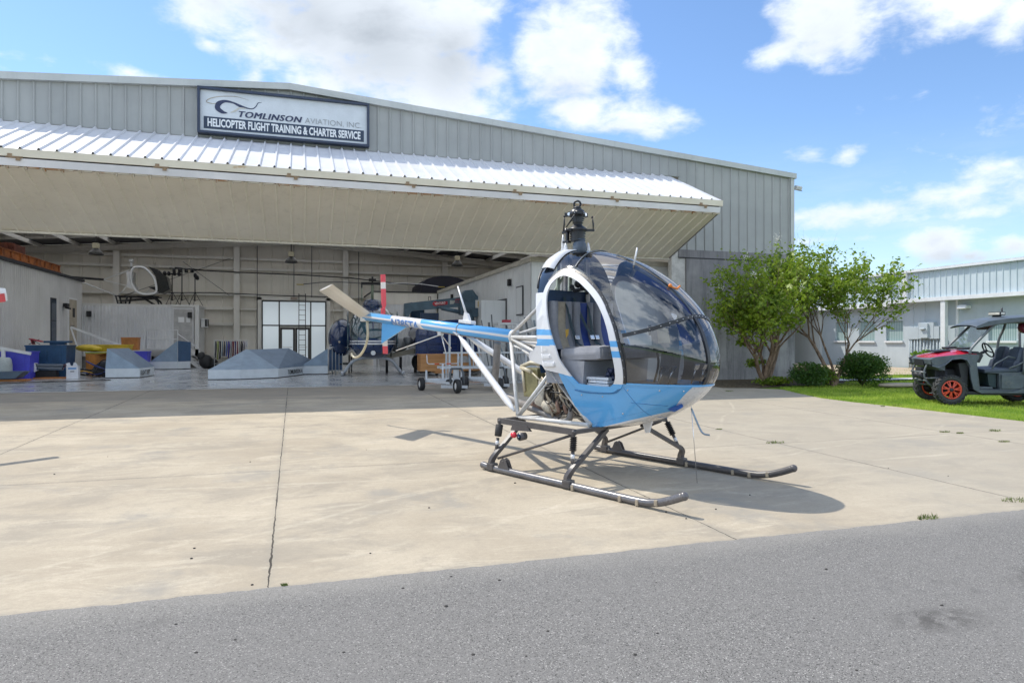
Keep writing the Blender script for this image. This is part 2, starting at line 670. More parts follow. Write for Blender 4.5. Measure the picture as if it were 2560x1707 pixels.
def asphalt_mat():
    t = NT('asphalt')
    P = t.co.outputs['Object']
    v = t.n('ShaderNodeTexVoronoi', {'Vector': P, 'Scale': 185.0, 'Randomness': 1.0})
    r = t.n('ShaderNodeSeparateColor', {0: v.outputs['Color']}).outputs[0]
    c = t.mix(t.ramp(r, 0, 1, False), (.135, .129, .120), (.245, .234, .218))
    c = t.mix(t.math('GREATER_THAN', r, .955), c, (.42, .40, .37))
    c = t.mix(t.math('LESS_THAN', r, .10), c, (.05, .047, .044))
    big = t.ramp(t.noise(.5, 5, .6), .3, .72)
    c = t.mix(t.math('MULTIPLY', big, .35), c, (.20, .191, .179))
    dk = t.ramp(t.noise(.9, 5, .65), .62, .74)
    c = t.mix(t.math('MULTIPLY', dk, .45), c, (.10, .095, .09))
    for qx, qy, qr in ((5.0, 3.35, .52), (3.62, 3.05, .46), (5.75, 3.2, .25)):
        dv = t.n('ShaderNodeVectorMath', {0: t.n('ShaderNodeMapping', {'Vector': P, 'Location': (-qx, -qy * 2.0, 0), 'Scale': (1, 2.0, 0)}).outputs[0]}, operation='LENGTH').outputs['Value']
        c = t.mix(t.math('MULTIPLY', t.math('MULTIPLY', t.ramp(dv, qr, 0), t.ramp(t.noise(7, 4), .35, .6)), .75), c, (.06, .055, .05))
    # concrete dust along the edge of the apron
    sx = t.n('ShaderNodeSeparateXYZ', {0: P})
    e = t.ramp(t.math('ADD', sx.outputs[1], t.math('MULTIPLY', t.noise(2, 4), .35)), 4.45, 4.95)
    c = t.mix(t.math('MULTIPLY', e, .35), c, (.36, .34, .30))
    t.bsdf(c, .85, bump=v.outputs['Distance'], bstr=.55, bdist=.006, spec=.3)
    return t.m


def floor_mat():
    t = NT('hangar_floor_paint')
    n = t.noise(.6, 6, .6)
    c = t.mix(t.ramp(n, .35, .65), (.40, .415, .43), (.48, .495, .51))
    c = t.mix(t.math('MULTIPLY', t.ramp(t.noise(2.6, 6, .7), .56, .72), .5), c, (.15, .145, .14))
    r = t.n('ShaderNodeMapRange', {'Value': t.noise(1.4, 4), 'From Min': .3, 'From Max': .7, 'To Min': .10, 'To Max': .26}).outputs[0]
    t.bsdf(c, r, bump=t.noise(3, 2), bstr=.02, spec=.6)
    return t.m


M_GRASS = grass_soil()
M_CONC = concrete_mat()
M_ASPH = asphalt_mat()

b = MB()
gx = [-900, -160, -40, 13, 60, 300, 900]
gy = [-900, -120, -30, 0, YS, 45, 200, 900]
P = [[(x, y, (gz(max(y, -30)) if y > -200 else gz(-30)) - .03) for x in gx] for y in gy]
b.grid(P, smooth=False)
struct(b.build('ground', M_GRASS))
# tarmac behind and under the camera, out to a grass strip
_ja = random.Random(8)
sheet('asphalt_road', [(-70, -34), (70, -34), (70, 0.5), (13.6, 4.70)] + [(13.0 - i * .06, 4.70 + _ja.uniform(-.010, .010) + .012 * noise.noise(Vector((i * .13, 0, 0)))) for i in range(330)] + [(-70, 4.70)], .004, M_ASPH)
apron_edge = [(13.45, 4.70), (13.42, 9.3), (13.28, 10.8), (13.15, 12.0), (12.95, 13.3), (12.95, 14.3), (13.35, 15.6), (13.75, 16.7), (13.2, 17.35), (12.3, 17.6), (12.5, YS)]
sheet('concrete_apron', [(-70, 4.55), (13.46, 4.55)] + apron_edge[1:] + [(-70, YS)], 0.0, M_CONC)

# leaf litter and bare soil against the wall
def soil_mat():
    t = NT('leaf_litter')
    v = t.n('ShaderNodeTexVoronoi', {'Vector': t.co.outputs['Object'], 'Scale': 22.0})
    r = t.n('ShaderNodeSeparateColor', {0: v.outputs['Color']}).outputs[0]
    c = t.mix(r, (.055, .045, .032), (.20, .16, .11))
    t.bsdf(c, .95, bump=v.outputs['Distance'], bstr=.8, bdist=.02, spec=.1)
    return t.m


M_SOIL = soil_mat()
sheet('soil_bed', [(12.35, 17.75), (13.5, 17.5), (15.3, 18.0), (17.5, 17.9), (18.9, 18.9), (18.6, 20.8), (12.5, 20.86)], -.012, M_SOIL)
t = NT('pale_path')
t.bsdf(t.mix(t.noise(8, 5), (.42, .41, .38), (.60, .59, .56)), .85)
b = MB()
b.add([(17.6, 18.9, .0), (60, 17.6, .0), (60, 18.8, .0), (17.6, 19.8, .0)], [(0, 1, 2, 3)])
struct(b.build('path', t.m))
# sandy patch by the far doorway
t = NT('sand')
t.bsdf(t.mix(t.noise(5, 6, .7), (.36, .28, .20), (.52, .43, .33)), .95, bump=t.noise(14, 4), bstr=.5, bdist=.03)
b = MB()
b.add([(18.3, 21.5, .012), (27, 21.4, .012), (29.9, 26, .012), (29.9, 36, .012), (19, 36, .012)], [(0, 1, 2, 3, 4)])
struct(b.build('sand_patch', t.m))
# flat stone lids in the grass
t = NT('lid_stone')
t.bsdf(t.mix(t.noise(9, 5), (.30, .25, .18), (.44, .38, .29)), .9)
b = MB()
b.lathe([(.0, .0), (.62, .0), (.66, .05), (.60, .09), (.0, .10)], 18, Matrix.Translation((18.1, 16.6, -.05)) @ Matrix.Diagonal((1.2, .6, 1, 1)))
tag(b.build('manhole_cover', t.m), 'round tan concrete cover lying in the grass left of the red buggy', 'lid')

# ================================================================== hangar
XL, XR_, XRIDGE = -18.3, 17.67, -.3
Z_RIDGE, Z_EAVE = 8.86, 7.56
YB = 43.3                                       # inner face of the back wall
RIB = .3615


def roof_z(x):
    s = (Z_RIDGE - Z_EAVE) / (XR_ - XRIDGE)
    return Z_RIDGE - abs(x - XRIDGE) * s


def siding_mat(name, lo, hi, rough=.42, stain=None, metal=.0, sc=.6):
    t = NT(name)
    c = t.mix(t.ramp(t.noise(sc, 5, .6), .32, .68), lo, hi)
    streak = t.noise(1.6, 6, .7, stretch=(3.0, 3.0, .18))
    c = t.mix(t.math('MULTIPLY', t.ramp(streak, .50, .72), .30), c, tuple(v * .72 for v in lo))
    if stain:
        c = t.mix(t.math('MULTIPLY', t.ramp(t.noise(3.5, 6, .7), .60, .74), stain[3]), c, stain[:3])
    t.bsdf(c, rough, metal, bump=t.noise(1.8, 3, .5), bstr=.06, bdist=.05)
    return t.m


M_WALL = siding_mat('siding_blue_grey', (.33, .335, .325), (.385, .39, .375))
M_TRIM = siding_mat('trim_blue_grey', (.46, .48, .47), (.53, .55, .54))
M_WHITE_TOP = siding_mat('door_top_white', (.62, .62, .64), (.72, .72, .74), .42)
M_BEIGE = siding_mat('door_beige', (.80, .745, .64), (.86, .805, .70), .45, (.40, .30, .20, .15))
M_INT = siding_mat('inner_liner', (.66, .62, .55), (.74, .70, .63), .55)
M_STEEL = siding_mat('primer_steel', (.66, .63, .58), (.74, .71, .66), .5)


def rib_profile(x0, x1, phase, pitch, h=.035, wb=.075, wt=.035):
    """x, depth pairs of a ribbed sheet between x0 and x1"""
    out = [(x0, 0.0)]
    k = math.floor((x0 - phase) / pitch)
    while True:
        c = phase + k * pitch
        k += 1
        if c - wb / 2 <= x0 + 1e-4:
            continue
        if c + wb / 2 >= x1 - 1e-4:
            break
        out += [(c - wb / 2, 0), (c - wt / 2, h), (c + wt / 2, h), (c + wb / 2, 0)]
    out.append((x1, 0.0))
    return out


hangar = thing('hangar', 'long blue-grey ribbed metal hangar with its great bifold door folded open', 'hangar', (0, YS, 0))


def hbuild(mb, name, m, parent=None):
    """world-space mesh hung on the hangar (root sits at 0, YS, 0)"""
    mb.v = [(x, y - YS, z) for x, y, z in mb.v]
    return mb.build(name, m, parent or hangar)


def ribbed_wall(x0, x1, zb, ztf, y, m, name, phase=-7.12, pitch=RIB, h=.035, sgn=-1, th=.0, parent=None, split=()):
    prof = rib_profile(x0, x1, phase, pitch, h)
    xs = sorted(prof + [(s, 0.0) for s in split if x0 < s < x1], key=lambda p: p[0])
    b = MB()
    vs, fs = [], []
    for x, d in xs:
        zt = ztf(x) if callable(ztf) else ztf
        vs += [(x, y + sgn * d, zb), (x, y + sgn * d, zt)]
    for i in range(len(xs) - 1):
        fs.append((2 * i, 2 * i + 2, 2 * i + 3, 2 * i + 1))
    b.add(vs, fs)
    return hbuild(b, name, m, parent)


Z_HINGE, DOOR_X0, DOOR_X1 = 7.16, -13.0, 12.43
FOLD_Y, FOLD_Z, BOT_Z = 17.82, 5.62, 4.24
CONC_TOP = 4.62
ribbed_wall(XL, XR_ - .16, Z_HINGE + .02, lambda x: roof_z(x) - .02, YS, M_WALL, 'wall', split=(XRIDGE,))
ribbed_wall(DOOR_X1 + .32, XR_ - .16, CONC_TOP, Z_HINGE + .02, YS, M_WALL, 'wall', h=.035)
ribbed_wall(XL, DOOR_X0 - .3, 0, Z_HINGE + .02, YS, M_WALL, 'wall')
b = MB()
b.span((XR_ - .16, YS - .06, CONC_TOP + .02), (XR_, YS + .1, roof_z(XR_) - .05))
hbuild(b, 'corner_trim', M_TRIM)
# gable trim
b = MB()
for xa, xb in ((XL - .05, XRIDGE), (XRIDGE, XR_ + .06)):
    za, zb_ = roof_z(xa), roof_z(xb)
    b.prism([(xa, YS - .12, za - .10), (xb, YS - .12, zb_ - .10), (xb, YS - .12, zb_ + .09), (xa, YS - .12, za + .09)], (0, .16, 0))
hbuild(b, 'gable_trim', M_TRIM)
# side and back shells
b = MB()
b.span((XR_ - .04, YS + .1, 0), (XR_, YB + .2, Z_EAVE - .05))
hbuild(b, 'side_wall', M_WALL)
b = MB()
b.span((XL, YS + .1, 0), (XL + .04, YB + .2, roof_z(XL) - .05))
hbuild(b, 'side_wall', M_WALL)
# the roof: metal sheets with invented milky panels, out of view, added to light the interior
FILL_Y = [(21.9, 23.6), (24.2, 25.9), (26.5, 28.2), (29.6, 31.3), (31.9, 33.6), (34.0, 35.5), (36.6, 38.3), (38.9, 40.6), (41.0, 42.2)]
FILL_X = [(-17.0, -1.0), (.6, 16.4)]


def roof_slab(b, xa, xb, ya, yb, o0, o1):
    b.prism([(xa, ya, roof_z(xa) + o0), (xb, ya, roof_z(xb) + o0), (xb, ya, roof_z(xb) + o1), (xa, ya, roof_z(xa) + o1)], (0, yb - ya, 0))


roofm, added_panels = MB(), MB()
cuts = [YS + .04] + [v for p in FILL_Y for v in p] + [YB + .44]
for k in range(len(cuts) - 1):
    ya, yb = cuts[k], cuts[k + 1]
    if k % 2 == 0:
        roof_slab(roofm, XL - .1, XRIDGE, ya, yb, -.05, .035)
        roof_slab(roofm, XRIDGE, XR_ + .1, ya, yb, -.05, .035)
    else:
        xs_ = [XL - .1, FILL_X[0][0], FILL_X[0][1], XRIDGE, FILL_X[1][0], FILL_X[1][1], XR_ + .1]
        for i, (xa, xb) in enumerate(zip(xs_, xs_[1:])):
            if i in (1, 4):
                added_panels.add([(xa, ya, roof_z(xa)), (xb, ya, roof_z(xb)), (xb, yb, roof_z(xb)), (xa, yb, roof_z(xa))], [(0, 1, 2, 3)])
            else:
                roof_slab(roofm, xa, xb, ya, yb, -.05, .035)
roofo = hbuild(roofm, 'roof', M_TRIM)
t = NT('added_panel_milky')
tl = t.n('ShaderNodeBsdfTranslucent', {'Color': (.66, .66, .64, 1)})
t.t.links.new(tl.outputs[0], t.out.inputs[0])
hbuild(added_panels, 'added_skylight', t.m)
b = MB()
b.span((XL + .1, YS + .06, Z_HINGE + .0), (XR_ - .2, YS + .10, 7.5))
hbuild(b, 'header_liner', M_INT)
# inner lining of the back wall with its seams
b = MB()
prof = rib_profile(XL + .1, XR_ - .1, .2, .915, .03, .10, .05)
vs, fs = [], []
for x, d in prof:
    vs += [(x, YB - d, 0), (x, YB - d, roof_z(x) - .06)]
for i in range(len(prof) - 1):
    fs.append((2 * i, 2 * i + 2, 2 * i + 3, 2 * i + 1))
b.add(vs, fs)
hbuild(b, 'back_wall', M_INT)
b = MB()
b.add([(XL + .06, YS + .2, 0), (XL + .06, YB, 0), (XL + .06, YB, 7.4), (XL + .06, YS + .2, 7.4)], [(0, 1, 2, 3)])
hbuild(b, 'inner_side_wall', M_INT)
b = MB()
b.add([(XR_ - .06, YS + .2, 0), (XR_ - .06, YB, 0), (XR_ - .06, YB, 7.4), (XR_ - .06, YS + .2, 7.4)], [(0, 1, 2, 3)])
hbuild(b, 'inner_side_wall', M_INT)
# portal frames: columns and tapered rafters, purlins and girts
for yy in (22.0, 29.0, 36.0, 42.75):
    b = MB()
    for sx in (XL + .35, XR_ - .35):
        b.span((sx - .12, yy - .12, 0), (sx + .12, yy + .12, 7.0))
    for xa, xb in ((XL + .3, XRIDGE), (XR_ - .3, XRIDGE)):
        dd = .75 if yy < 40 else .32
        za, zb_ = roof_z(xa) - .30, roof_z(xb) - .30
        for off, w in ((0, .20), (-dd, .20)):
            b.prism([(xa, yy - w / 2, za + off * 1.0 - .012), (xb, yy - w / 2, zb_ + off * .62 - .012), (xb, yy - w / 2, zb_ + off * .62), (xa, yy - w / 2, za + off)], (0, w, 0))
        b.prism([(xa, yy - .006, za - dd), (xb, yy - .006, zb_ - dd * .62), (xb, yy - .006, zb_ - .012), (xa, yy - .006, za - .012)], (0, .012, 0))
    hbuild(b, 'rafter', M_STEEL)
b = MB()
for i in range(23):
    x = XL + .9 + i * 1.55
    if x < XR_ - .5:
        b.span((x - .04, YS + .3, roof_z(x) - .28), (x + .04, YB, roof_z(x) - .07))
hbuild(b, 'purlins', M_STEEL)
for x in (-16.2, -9.9, -3.59, 2.70, 8.97, 15.3):
    b = MB()
    b.span((x - .16, YB - .42, 0), (x + .16, YB - .40, roof_z(x) - .5))
    b.span((x - .16, YB - .10, 0), (x + .16, YB - .08, roof_z(x) - .5))
    b.span((x - .01, YB - .40, 0), (x + .01, YB - .10, roof_z(x) - .5))
    hbuild(b, 'column', M_STEEL)
for z in (.55, 2.42, 3.35, 4.18, 5.72, 6.33):
    b = MB()
    segs = [(-16.0, -10.1), (-9.7, -3.78), (-3.40, 2.52), (2.88, 8.8), (9.15, 15.1)]
    for xa, xb in segs:
        if z < 3.9 and xa < 0 < xb:
            for q in ((xa, -2.45), (1.74, xb)):
                b.span((q[0], YB - .26, z - .10), (q[1], YB - .06, z))
        else:
            b.span((xa, YB - .26, z - .10), (xb, YB - .06, z))
            b.span((xa, YB - .27, z + .0), (xb, YB - .25, z + .05))
    hbuild(b, 'girt', M_STEEL)
def beam_z(x):
    return 7.22 - abs(x - XRIDGE) * .074


b = MB()
for xa, xb in ((XL + .2, XRIDGE), (XRIDGE, XR_ - .2)):
    for o0, o1, w in ((0, .02, .22), (.26, .28, .22), (.02, .26, .02)):
        b.prism([(xa, YB - .62 - w / 2, beam_z(xa) + o0), (xb, YB - .62 - w / 2, beam_z(xb) + o0), (xb, YB - .62 - w / 2, beam_z(xb) + o1), (xa, YB - .62 - w / 2, beam_z(xa) + o1)], (0, w, 0))
hbuild(b, 'end_rafter', M_STEEL)
b = MB()
for i in range(20):
    x = XL + 1.2 + i * 1.8
    if x < XR_ - .5:
        b.bar((x, YB - .5, beam_z(x) + .34), (x, 30.0, beam_z(x) + .34), .06, .20)
        b.bar((x, YB - .62, beam_z(x) + .30), (x + .55, YB - .62, beam_z(x) + .05), .03, .03)
hbuild(b, 'ceiling_joists', M_STEEL)
b = MB()
for xa, xb in ((XL + .2, XRIDGE), (XRIDGE, XR_ - .2)):
    b.add([(xa, 41.0, beam_z(xa) + .46), (xb, 41.0, beam_z(xb) + .46), (xb, YB - .03, beam_z(xb) + .46), (xa, YB - .03, beam_z(xa) + .46)], [(0, 1, 2, 3)])
hbuild(b, 'soffit', paint('soffit_dark', (.12, .115, .12), .7))
# diagonal rod bracing and conduits on the back wall
b = MB()
b.tube([(-9.7, YB - .3, 3.9), (-3.9, YB - .3, 6.3)], .012, 6)
b.tube([(-4.0, YB - .3, 4.1), (-6.5, YB - .3, 6.0)], .012, 6)
for x in (-2.45, -.36, .68, 3.5):
    b.tube([(x, YB - .3, 3.95 if abs(x) < 2 else .6), (x, YB - .3, 7.2)], .02, 6)
b.tube([(-2.2, YB - .3, .4), (-2.2, YB - .3, 4.0)], .02, 6)
hbuild(b, 'conduit', paint('conduit_dark', (.05, .05, .055), .5))
b = MB()
b.tube([(-6.9, YB - .5, 5.62), (-5.3, YB - .5, 5.5), (-3.5, YB - .5, 5.45), (0, YB - .5, 5.4), (3.0, YB - .5, 5.3), (6, YB - .5, 5.02), (7.5, YB - .5, 4.98), (10.5, YB - .5, 4.95)], .035, 7)
b.tube([(-8, YB - .5, 4.15), (-5, YB - .5, 4.22), (-1, YB - .5, 4.12), (2, YB - .5, 4.1)], .03, 7)
hbuild(b, 'power_cable', paint('cable_black', (.012, .012, .014), .5))

# ribbed floor slab, track and sill
M_FLOOR = floor_mat()
b = MB()
b.add([(XL, YS + .14, .0), (XR_, YS + .14, .0), (XR_, YB, .0), (XL, YB, .0)], [(0, 1, 2, 3)])
struct(b.build('floor', M_FLOOR))
b = MB()
b.span((DOOR_X0, YS + .0, -.02), (DOOR_X1, YS + .14, .006))
t = NT('sill_worn_white')
c = t.mix(t.ramp(t.noise(1.6, 6, .7, stretch=(.4, 4, 1)), .45, .6), (.52, .50, .46), (.24, .23, .215))
t.bsdf(c, .7)
hbuild(b, 'door_sill', t.m)
b = MB()
b.span((DOOR_X0, YS - .05, -.02), (DOOR_X1, YS - .01, .0035))
hbuild(b, 'sill_gap', paint('gap_black', (.02, .02, .02), .8))

# stained concrete piers beside the door
def pier_mat():
    t = NT('stained_concrete')
    P = t.co.outputs['Object']
    c = t.mix(t.ramp(t.noise(.7, 6, .65), .3, .7), (.27, .265, .265), (.44, .43, .415))
    streak = t.ramp(t.noise(1.5, 6, .75, stretch=(2.2, 2.2, .22)), .42, .66)
    c = t.mix(t.math('MULTIPLY', streak, .6), c, (.11, .11, .12))
    sx = t.n('ShaderNodeSeparateXYZ', {0: P})
    zz = t.math('ADD', sx.outputs[2], t.math('MULTIPLY', t.noise(1.2, 5, .7), 1.8))
    c = t.mix(t.math('MULTIPLY', t.ramp(zz, 3.0, 5.2), .5), c, (.17, .155, .165))
    c = t.mix(t.math('MULTIPLY', t.ramp(t.noise(5, 6, .7), .55, .72), .35), c, (.40, .38, .35))
    sm = t.math('LESS_THAN', t.math('ABSOLUTE', t.math('SUBTRACT', sx.outputs[2], 2.45)), .012)
    sv = t.math('LESS_THAN', t.math('ABSOLUTE', t.math('SUBTRACT', sx.outputs[0], 15.0)), .01)
    c = t.mix(t.math('MULTIPLY', t.math('MAXIMUM', sm, sv), .4), c, (.07, .07, .07))
    t.bsdf(c, .88, bump=t.noise(6, 5, .7), bstr=.25, bdist=.02)
    return t.m


M_PIER = pier_mat()
b = MB()
b.span((DOOR_X1 + .62, YS - .05, -.2), (XR_ + .02, YS + .25, CONC_TOP - .28))
b.span((DOOR_X1 + .32, YS - .02, CONC_TOP - .28), (XR_ + .02, YS + .25, CONC_TOP))
b.span((XR_ - .22, YS + .25, -.2), (XR_ + .02, 30, CONC_TOP - .1))
hbuild(b, 'concrete_pier', M_PIER)
b = MB()
b.span((DOOR_X1 + .30, YS - .06, CONC_TOP - .31), (XR_ + .03, YS - .05, CONC_TOP - .275))
hbuild(b, 'pier_ledge', paint('ledge_dark', (.03, .03, .035), .8))
b = MB()
b.span((DOOR_X1 + .05, YS - .02, -.2), (DOOR_X1 + .30, YS + .22, BOT_Z + .4))
b.span((DOOR_X1 + .31, YS + .0, -.2), (DOOR_X1 + .61, YS + .2, CONC_TOP - .29))
hbuild(b, 'door_jamb', paint('jamb_white', (.55, .53, .50), .5, dirt=(.25, .22, .18, .6)))

# the bifold door
door = thing('bifold_door', '', 'door')
for k in ('label', 'category'):
    del door[k]
door.parent = hangar


def door_panel(y0, z0, y1, z1, x0, x1, name, m, h, phase, up_sign):
    """ribbed sheet from hinge (y0,z0) to (y1,z1); ribs stand off by h"""
    dv = Vector((0, y1 - y0, z1 - z0))
    nrm = Vector((1, 0, 0)).cross(dv).normalized() * up_sign
    prof = rib_profile(x0, x1, phase, RIB, h, .07, .03)
    # shallow secondary swages between the ribs
    vs, fs = [], []
    for x, d in prof:
        for q in (Vector((x, y0, z0)), Vector((x, y1, z1))):
            vs.append(q + nrm * d)
    for i in range(len(prof) - 1):
        fs.append((2 * i, 2 * i + 2, 2 * i + 3, 2 * i + 1))
    b = MB()
    b.add(vs, fs)
    return hbuild(b, name, m, door)


door_panel(YS - .03, Z_HINGE, FOLD_Y + .0, FOLD_Z + .09, DOOR_X0, DOOR_X1, 'upper_panel', M_WHITE_TOP, .05, -7.12, -1)
door_panel(FOLD_Y + .05, FOLD_Z - .28, YS - .05, BOT_Z + .05, DOOR_X0, DOOR_X1 - .08, 'lower_panel', M_BEIGE, .035, -7.1, -1)
# backing faces so that the sheets have an inside
b = MB()
b.add([(DOOR_X0, YS - .03, Z_HINGE - .16), (DOOR_X1, YS - .03, Z_HINGE - .16), (DOOR_X1, FOLD_Y + .1, FOLD_Z - .05), (DOOR_X0, FOLD_Y + .1, FOLD_Z - .05)], [(0, 1, 2, 3)])
b.add([(DOOR_X0, FOLD_Y + .12, FOLD_Z - .18), (DOOR_X1 - .08, FOLD_Y + .12, FOLD_Z - .18), (DOOR_X1 - .08, YS - .03, BOT_Z + .16), (DOOR_X0, YS - .03, BOT_Z + .16)], [(0, 1, 2, 3)])
hbuild(b, 'panel_lining', M_STEEL, door)
t = NT('fascia_rusty')
c = t.mix(t.ramp(t.noise(.9, 5, .6), .3, .7), (.60, .55, .43), (.70, .65, .53))
rs = t.ramp(t.noise(1.0, 6, .75, stretch=(.7, 1, 2)), .60, .72)
c = t.mix(rs, c, (.42, .25, .10))
t.bsdf(c, .5)
M_FASC = t.m
t = NT('fascia_white')
c = t.mix(t.ramp(t.noise(.8, 6, .65), .3, .7), (.60, .60, .62), (.74, .73, .74))
rs = t.ramp(t.noise(1.3, 6, .75), .66, .76)
c = t.mix(t.math('MULTIPLY', rs, .6), c, (.38, .26, .16))
t.bsdf(c, .45)
M_FASCW = t.m
b = MB()
b.prism([(DOOR_X0, FOLD_Y - .03, FOLD_Z + .085), (DOOR_X0, FOLD_Y - .02, FOLD_Z - .09), (DOOR_X0, FOLD_Y + .06, FOLD_Z - .09), (DOOR_X0, FOLD_Y + .06, FOLD_Z + .09)], (DOOR_X1 - DOOR_X0, 0, 0))
hbuild(b, 'upper_rail', M_FASC, door)
b = MB()
b.prism([(DOOR_X0, FOLD_Y - .01, FOLD_Z - .125), (DOOR_X0, FOLD_Y + .03, FOLD_Z - .29), (DOOR_X0, FOLD_Y + .10, FOLD_Z - .28), (DOOR_X0, FOLD_Y + .08, FOLD_Z - .125)], (DOOR_X1 - DOOR_X0 - .08, 0, 0))
hbuild(b, 'lower_rail', M_FASCW, door)
b = MB()
b.span((DOOR_X0, FOLD_Y + .03, FOLD_Z - .14), (DOOR_X1 - .1, FOLD_Y + .07, FOLD_Z - .08))
hbuild(b, 'fold_gap', paint('fold_dark', (.03, .025, .02), .8), door)
t = NT('hinge_rust')
t.bsdf(t.mix(t.noise(14, 5, .7), (.10, .06, .04), (.45, .33, .20)), .8)
M_RUST = t.m
for i in range(9):
    x = -12.1 + i * 2.98
    b = MB()
    b.tube([(x - .16, FOLD_Y - .022, FOLD_Z - .105), (x + .16, FOLD_Y - .022, FOLD_Z - .105)], .022, 8)
    b.span((x - .13, FOLD_Y - .034, FOLD_Z - .09), (x - .04, FOLD_Y - .02, FOLD_Z - .03))
    b.span((x + .03, FOLD_Y - .034, FOLD_Z - .18), (x + .12, FOLD_Y - .02, FOLD_Z - .12))
    hbuild(b, 'hinge', M_RUST, door)
b = MB()                                                # pale lip along the bottom edge
b.span((DOOR_X0, YS - .10, BOT_Z - .01), (DOOR_X1 - .08, YS - .0, BOT_Z + .05))
hbuild(b, 'bottom_rail', paint('lip_cream', (.62, .58, .50), .5), door)
b = MB()                                                # end caps of the two leaves
b.prism([(DOOR_X1 - .02, YS - .03, Z_HINGE - .01), (DOOR_X1 - .02, FOLD_Y, FOLD_Z + .10), (DOOR_X1 - .02, FOLD_Y + .02, FOLD_Z - .08), (DOOR_X1 - .02, YS - .03, Z_HINGE - .17)], (.02, 0, 0))
b.prism([(DOOR_X1 - .1, YS - .03, BOT_Z - .0), (DOOR_X1 - .1, FOLD_Y + .05, FOLD_Z - .30), (DOOR_X1 - .1, FOLD_Y + .05, FOLD_Z - .16), (DOOR_X1 - .1, YS - .03, BOT_Z + .16)], (.02, 0, 0))
hbuild(b, 'end_plate', paint('end_grey', (.22, .21, .20), .6), door)
t = NT('clip_rust')
t.bsdf(t.mix(t.ramp(t.noise(1.6, 3), .50, .66), (.50, .45, .36), (.34, .19, .09)), .8)
b = MB()                                                # ragged clips under the lower rail
rr = random.Random(3)
x = DOOR_X0 + .2
while x < DOOR_X1 - .2:
    L = rr.uniform(.05, .11)
    b.box((x, FOLD_Y + .085, FOLD_Z - .315), (.02, .06, L), (rr.uniform(-.3, .3), rr.uniform(-.7, .4), 0))
    b.span((x + .03, FOLD_Y + .05, FOLD_Z - .325), (x + rr.uniform(.2, .34), FOLD_Y + .09, FOLD_Z - .285))
    x += RIB
b.span((DOOR_X0 + .1, FOLD_Y + .075, FOLD_Z - .300), (DOOR_X1 - .2, FOLD_Y + .092, FOLD_Z - .278))
hbuild(b, 'seal_strip', t.m, door)

# sign
sign = thing('sign', 'long white sign with navy frame reading TOMLINSON AVIATION INC high on the hangar gable', 'sign', (-.38, YS - .07, 7.9))
b = MB()
SX, SZ = 2.38, .655
for s in (-1, 1):
    b.box((s * (SX - .035), 0, 0), (.07, .34, 2 * SZ), bev=.01)
    b.box((0, 0, s * (SZ - .035)), (2 * SX - .14, .34, .07), bev=.01)
b.build('frame', paint('sign_navy_frame', (.022, .036, .075), .35), sign)
b = MB()
b.box((0, .03, 0), (2 * SX - .14, .22, 2 * SZ - .14))
b.build('face', paint('sign_face', (.62, .66, .70), .35, var=.04), sign)
YF = -.085
b = MB()
b.box((0, YF, -.335), (2 * SX - .32, .012, .34))
b.build('band', paint('sign_navy', (.022, .04, .08), .4, var=.05), sign)


def put_text(body, x, z, size, y, name, m, parent, xs=1.0, off=0.0, shear=0.0, spacing=1.0, width=None):
    vs, fs = text_mesh(body, size, .004, off, 0.0, 1.0, spacing=spacing)
    vs = [Vector((v.x + shear * v.y, v.y, v.z)) for v in vs]
    x0, x1 = min(v.x for v in vs), max(v.x for v in vs)
    k = (width / (x1 - x0)) if width else xs
    b = MB()
    for q in ((0, 1, 2) if shear else (0,)):            # heavy italic strokes: the letter shape laid side by side
        b.add([(x + (v.x - x0) * k + q * .011, y - v.z - q * .0012, z + v.y) for v in vs], fs)
    return b.build(name, m, parent, fix=False)


M_LW = paint('letter_white', (.78, .80, .82), .4, var=.03)
M_LN = paint('letter_navy', (.025, .035, .09), .4, var=.03)
M_LG = paint('letter_grey', (.30, .31, .32), .4, var=.03)
put_text('HELICOPTER FLIGHT TRAINING & CHARTER SERVICE', -2.12, -.435, .31, YF - .010, 'lettering', M_LW, sign, off=.010, width=4.24)
put_text('TOMLINSON', -1.30, -.10, .245, YF - .004, 'lettering', M_LN, sign, off=0.0, shear=.28, spacing=1.12, width=1.72)
put_text('AVIATION, INC.', .52, -.10, .235, YF - .004, 'lettering', M_LG, sign, off=-.004, width=1.62)
# the swoosh: rotor, cabin and boom
def ribbon(pts, ws, y, name, m, parent):
    P = smooth_curve([(a, 0, c) for a, c in pts], 8)
    n = len(P)
    W = []
    for i in range(n):
        u = i / (n - 1) * (len(ws) - 1)
        k = min(int(u), len(ws) - 2)
        W.append(ws[k] + (ws[k + 1] - ws[k]) * (u - k))
    b = MB()
    rows = []
    for i in range(n):
        d = (P[min(i + 1, n - 1)] - P[max(i - 1, 0)]).normalized()
        nn = Vector((-d.z, 0, d.x))
        rows.append([P[i] + nn * W[i] / 2 + Vector((0, y, 0)), P[i] - nn * W[i] / 2 + Vector((0, y, 0))])
    b.grid(rows, smooth=False)
    return b.build(name, m, parent, fix=False)


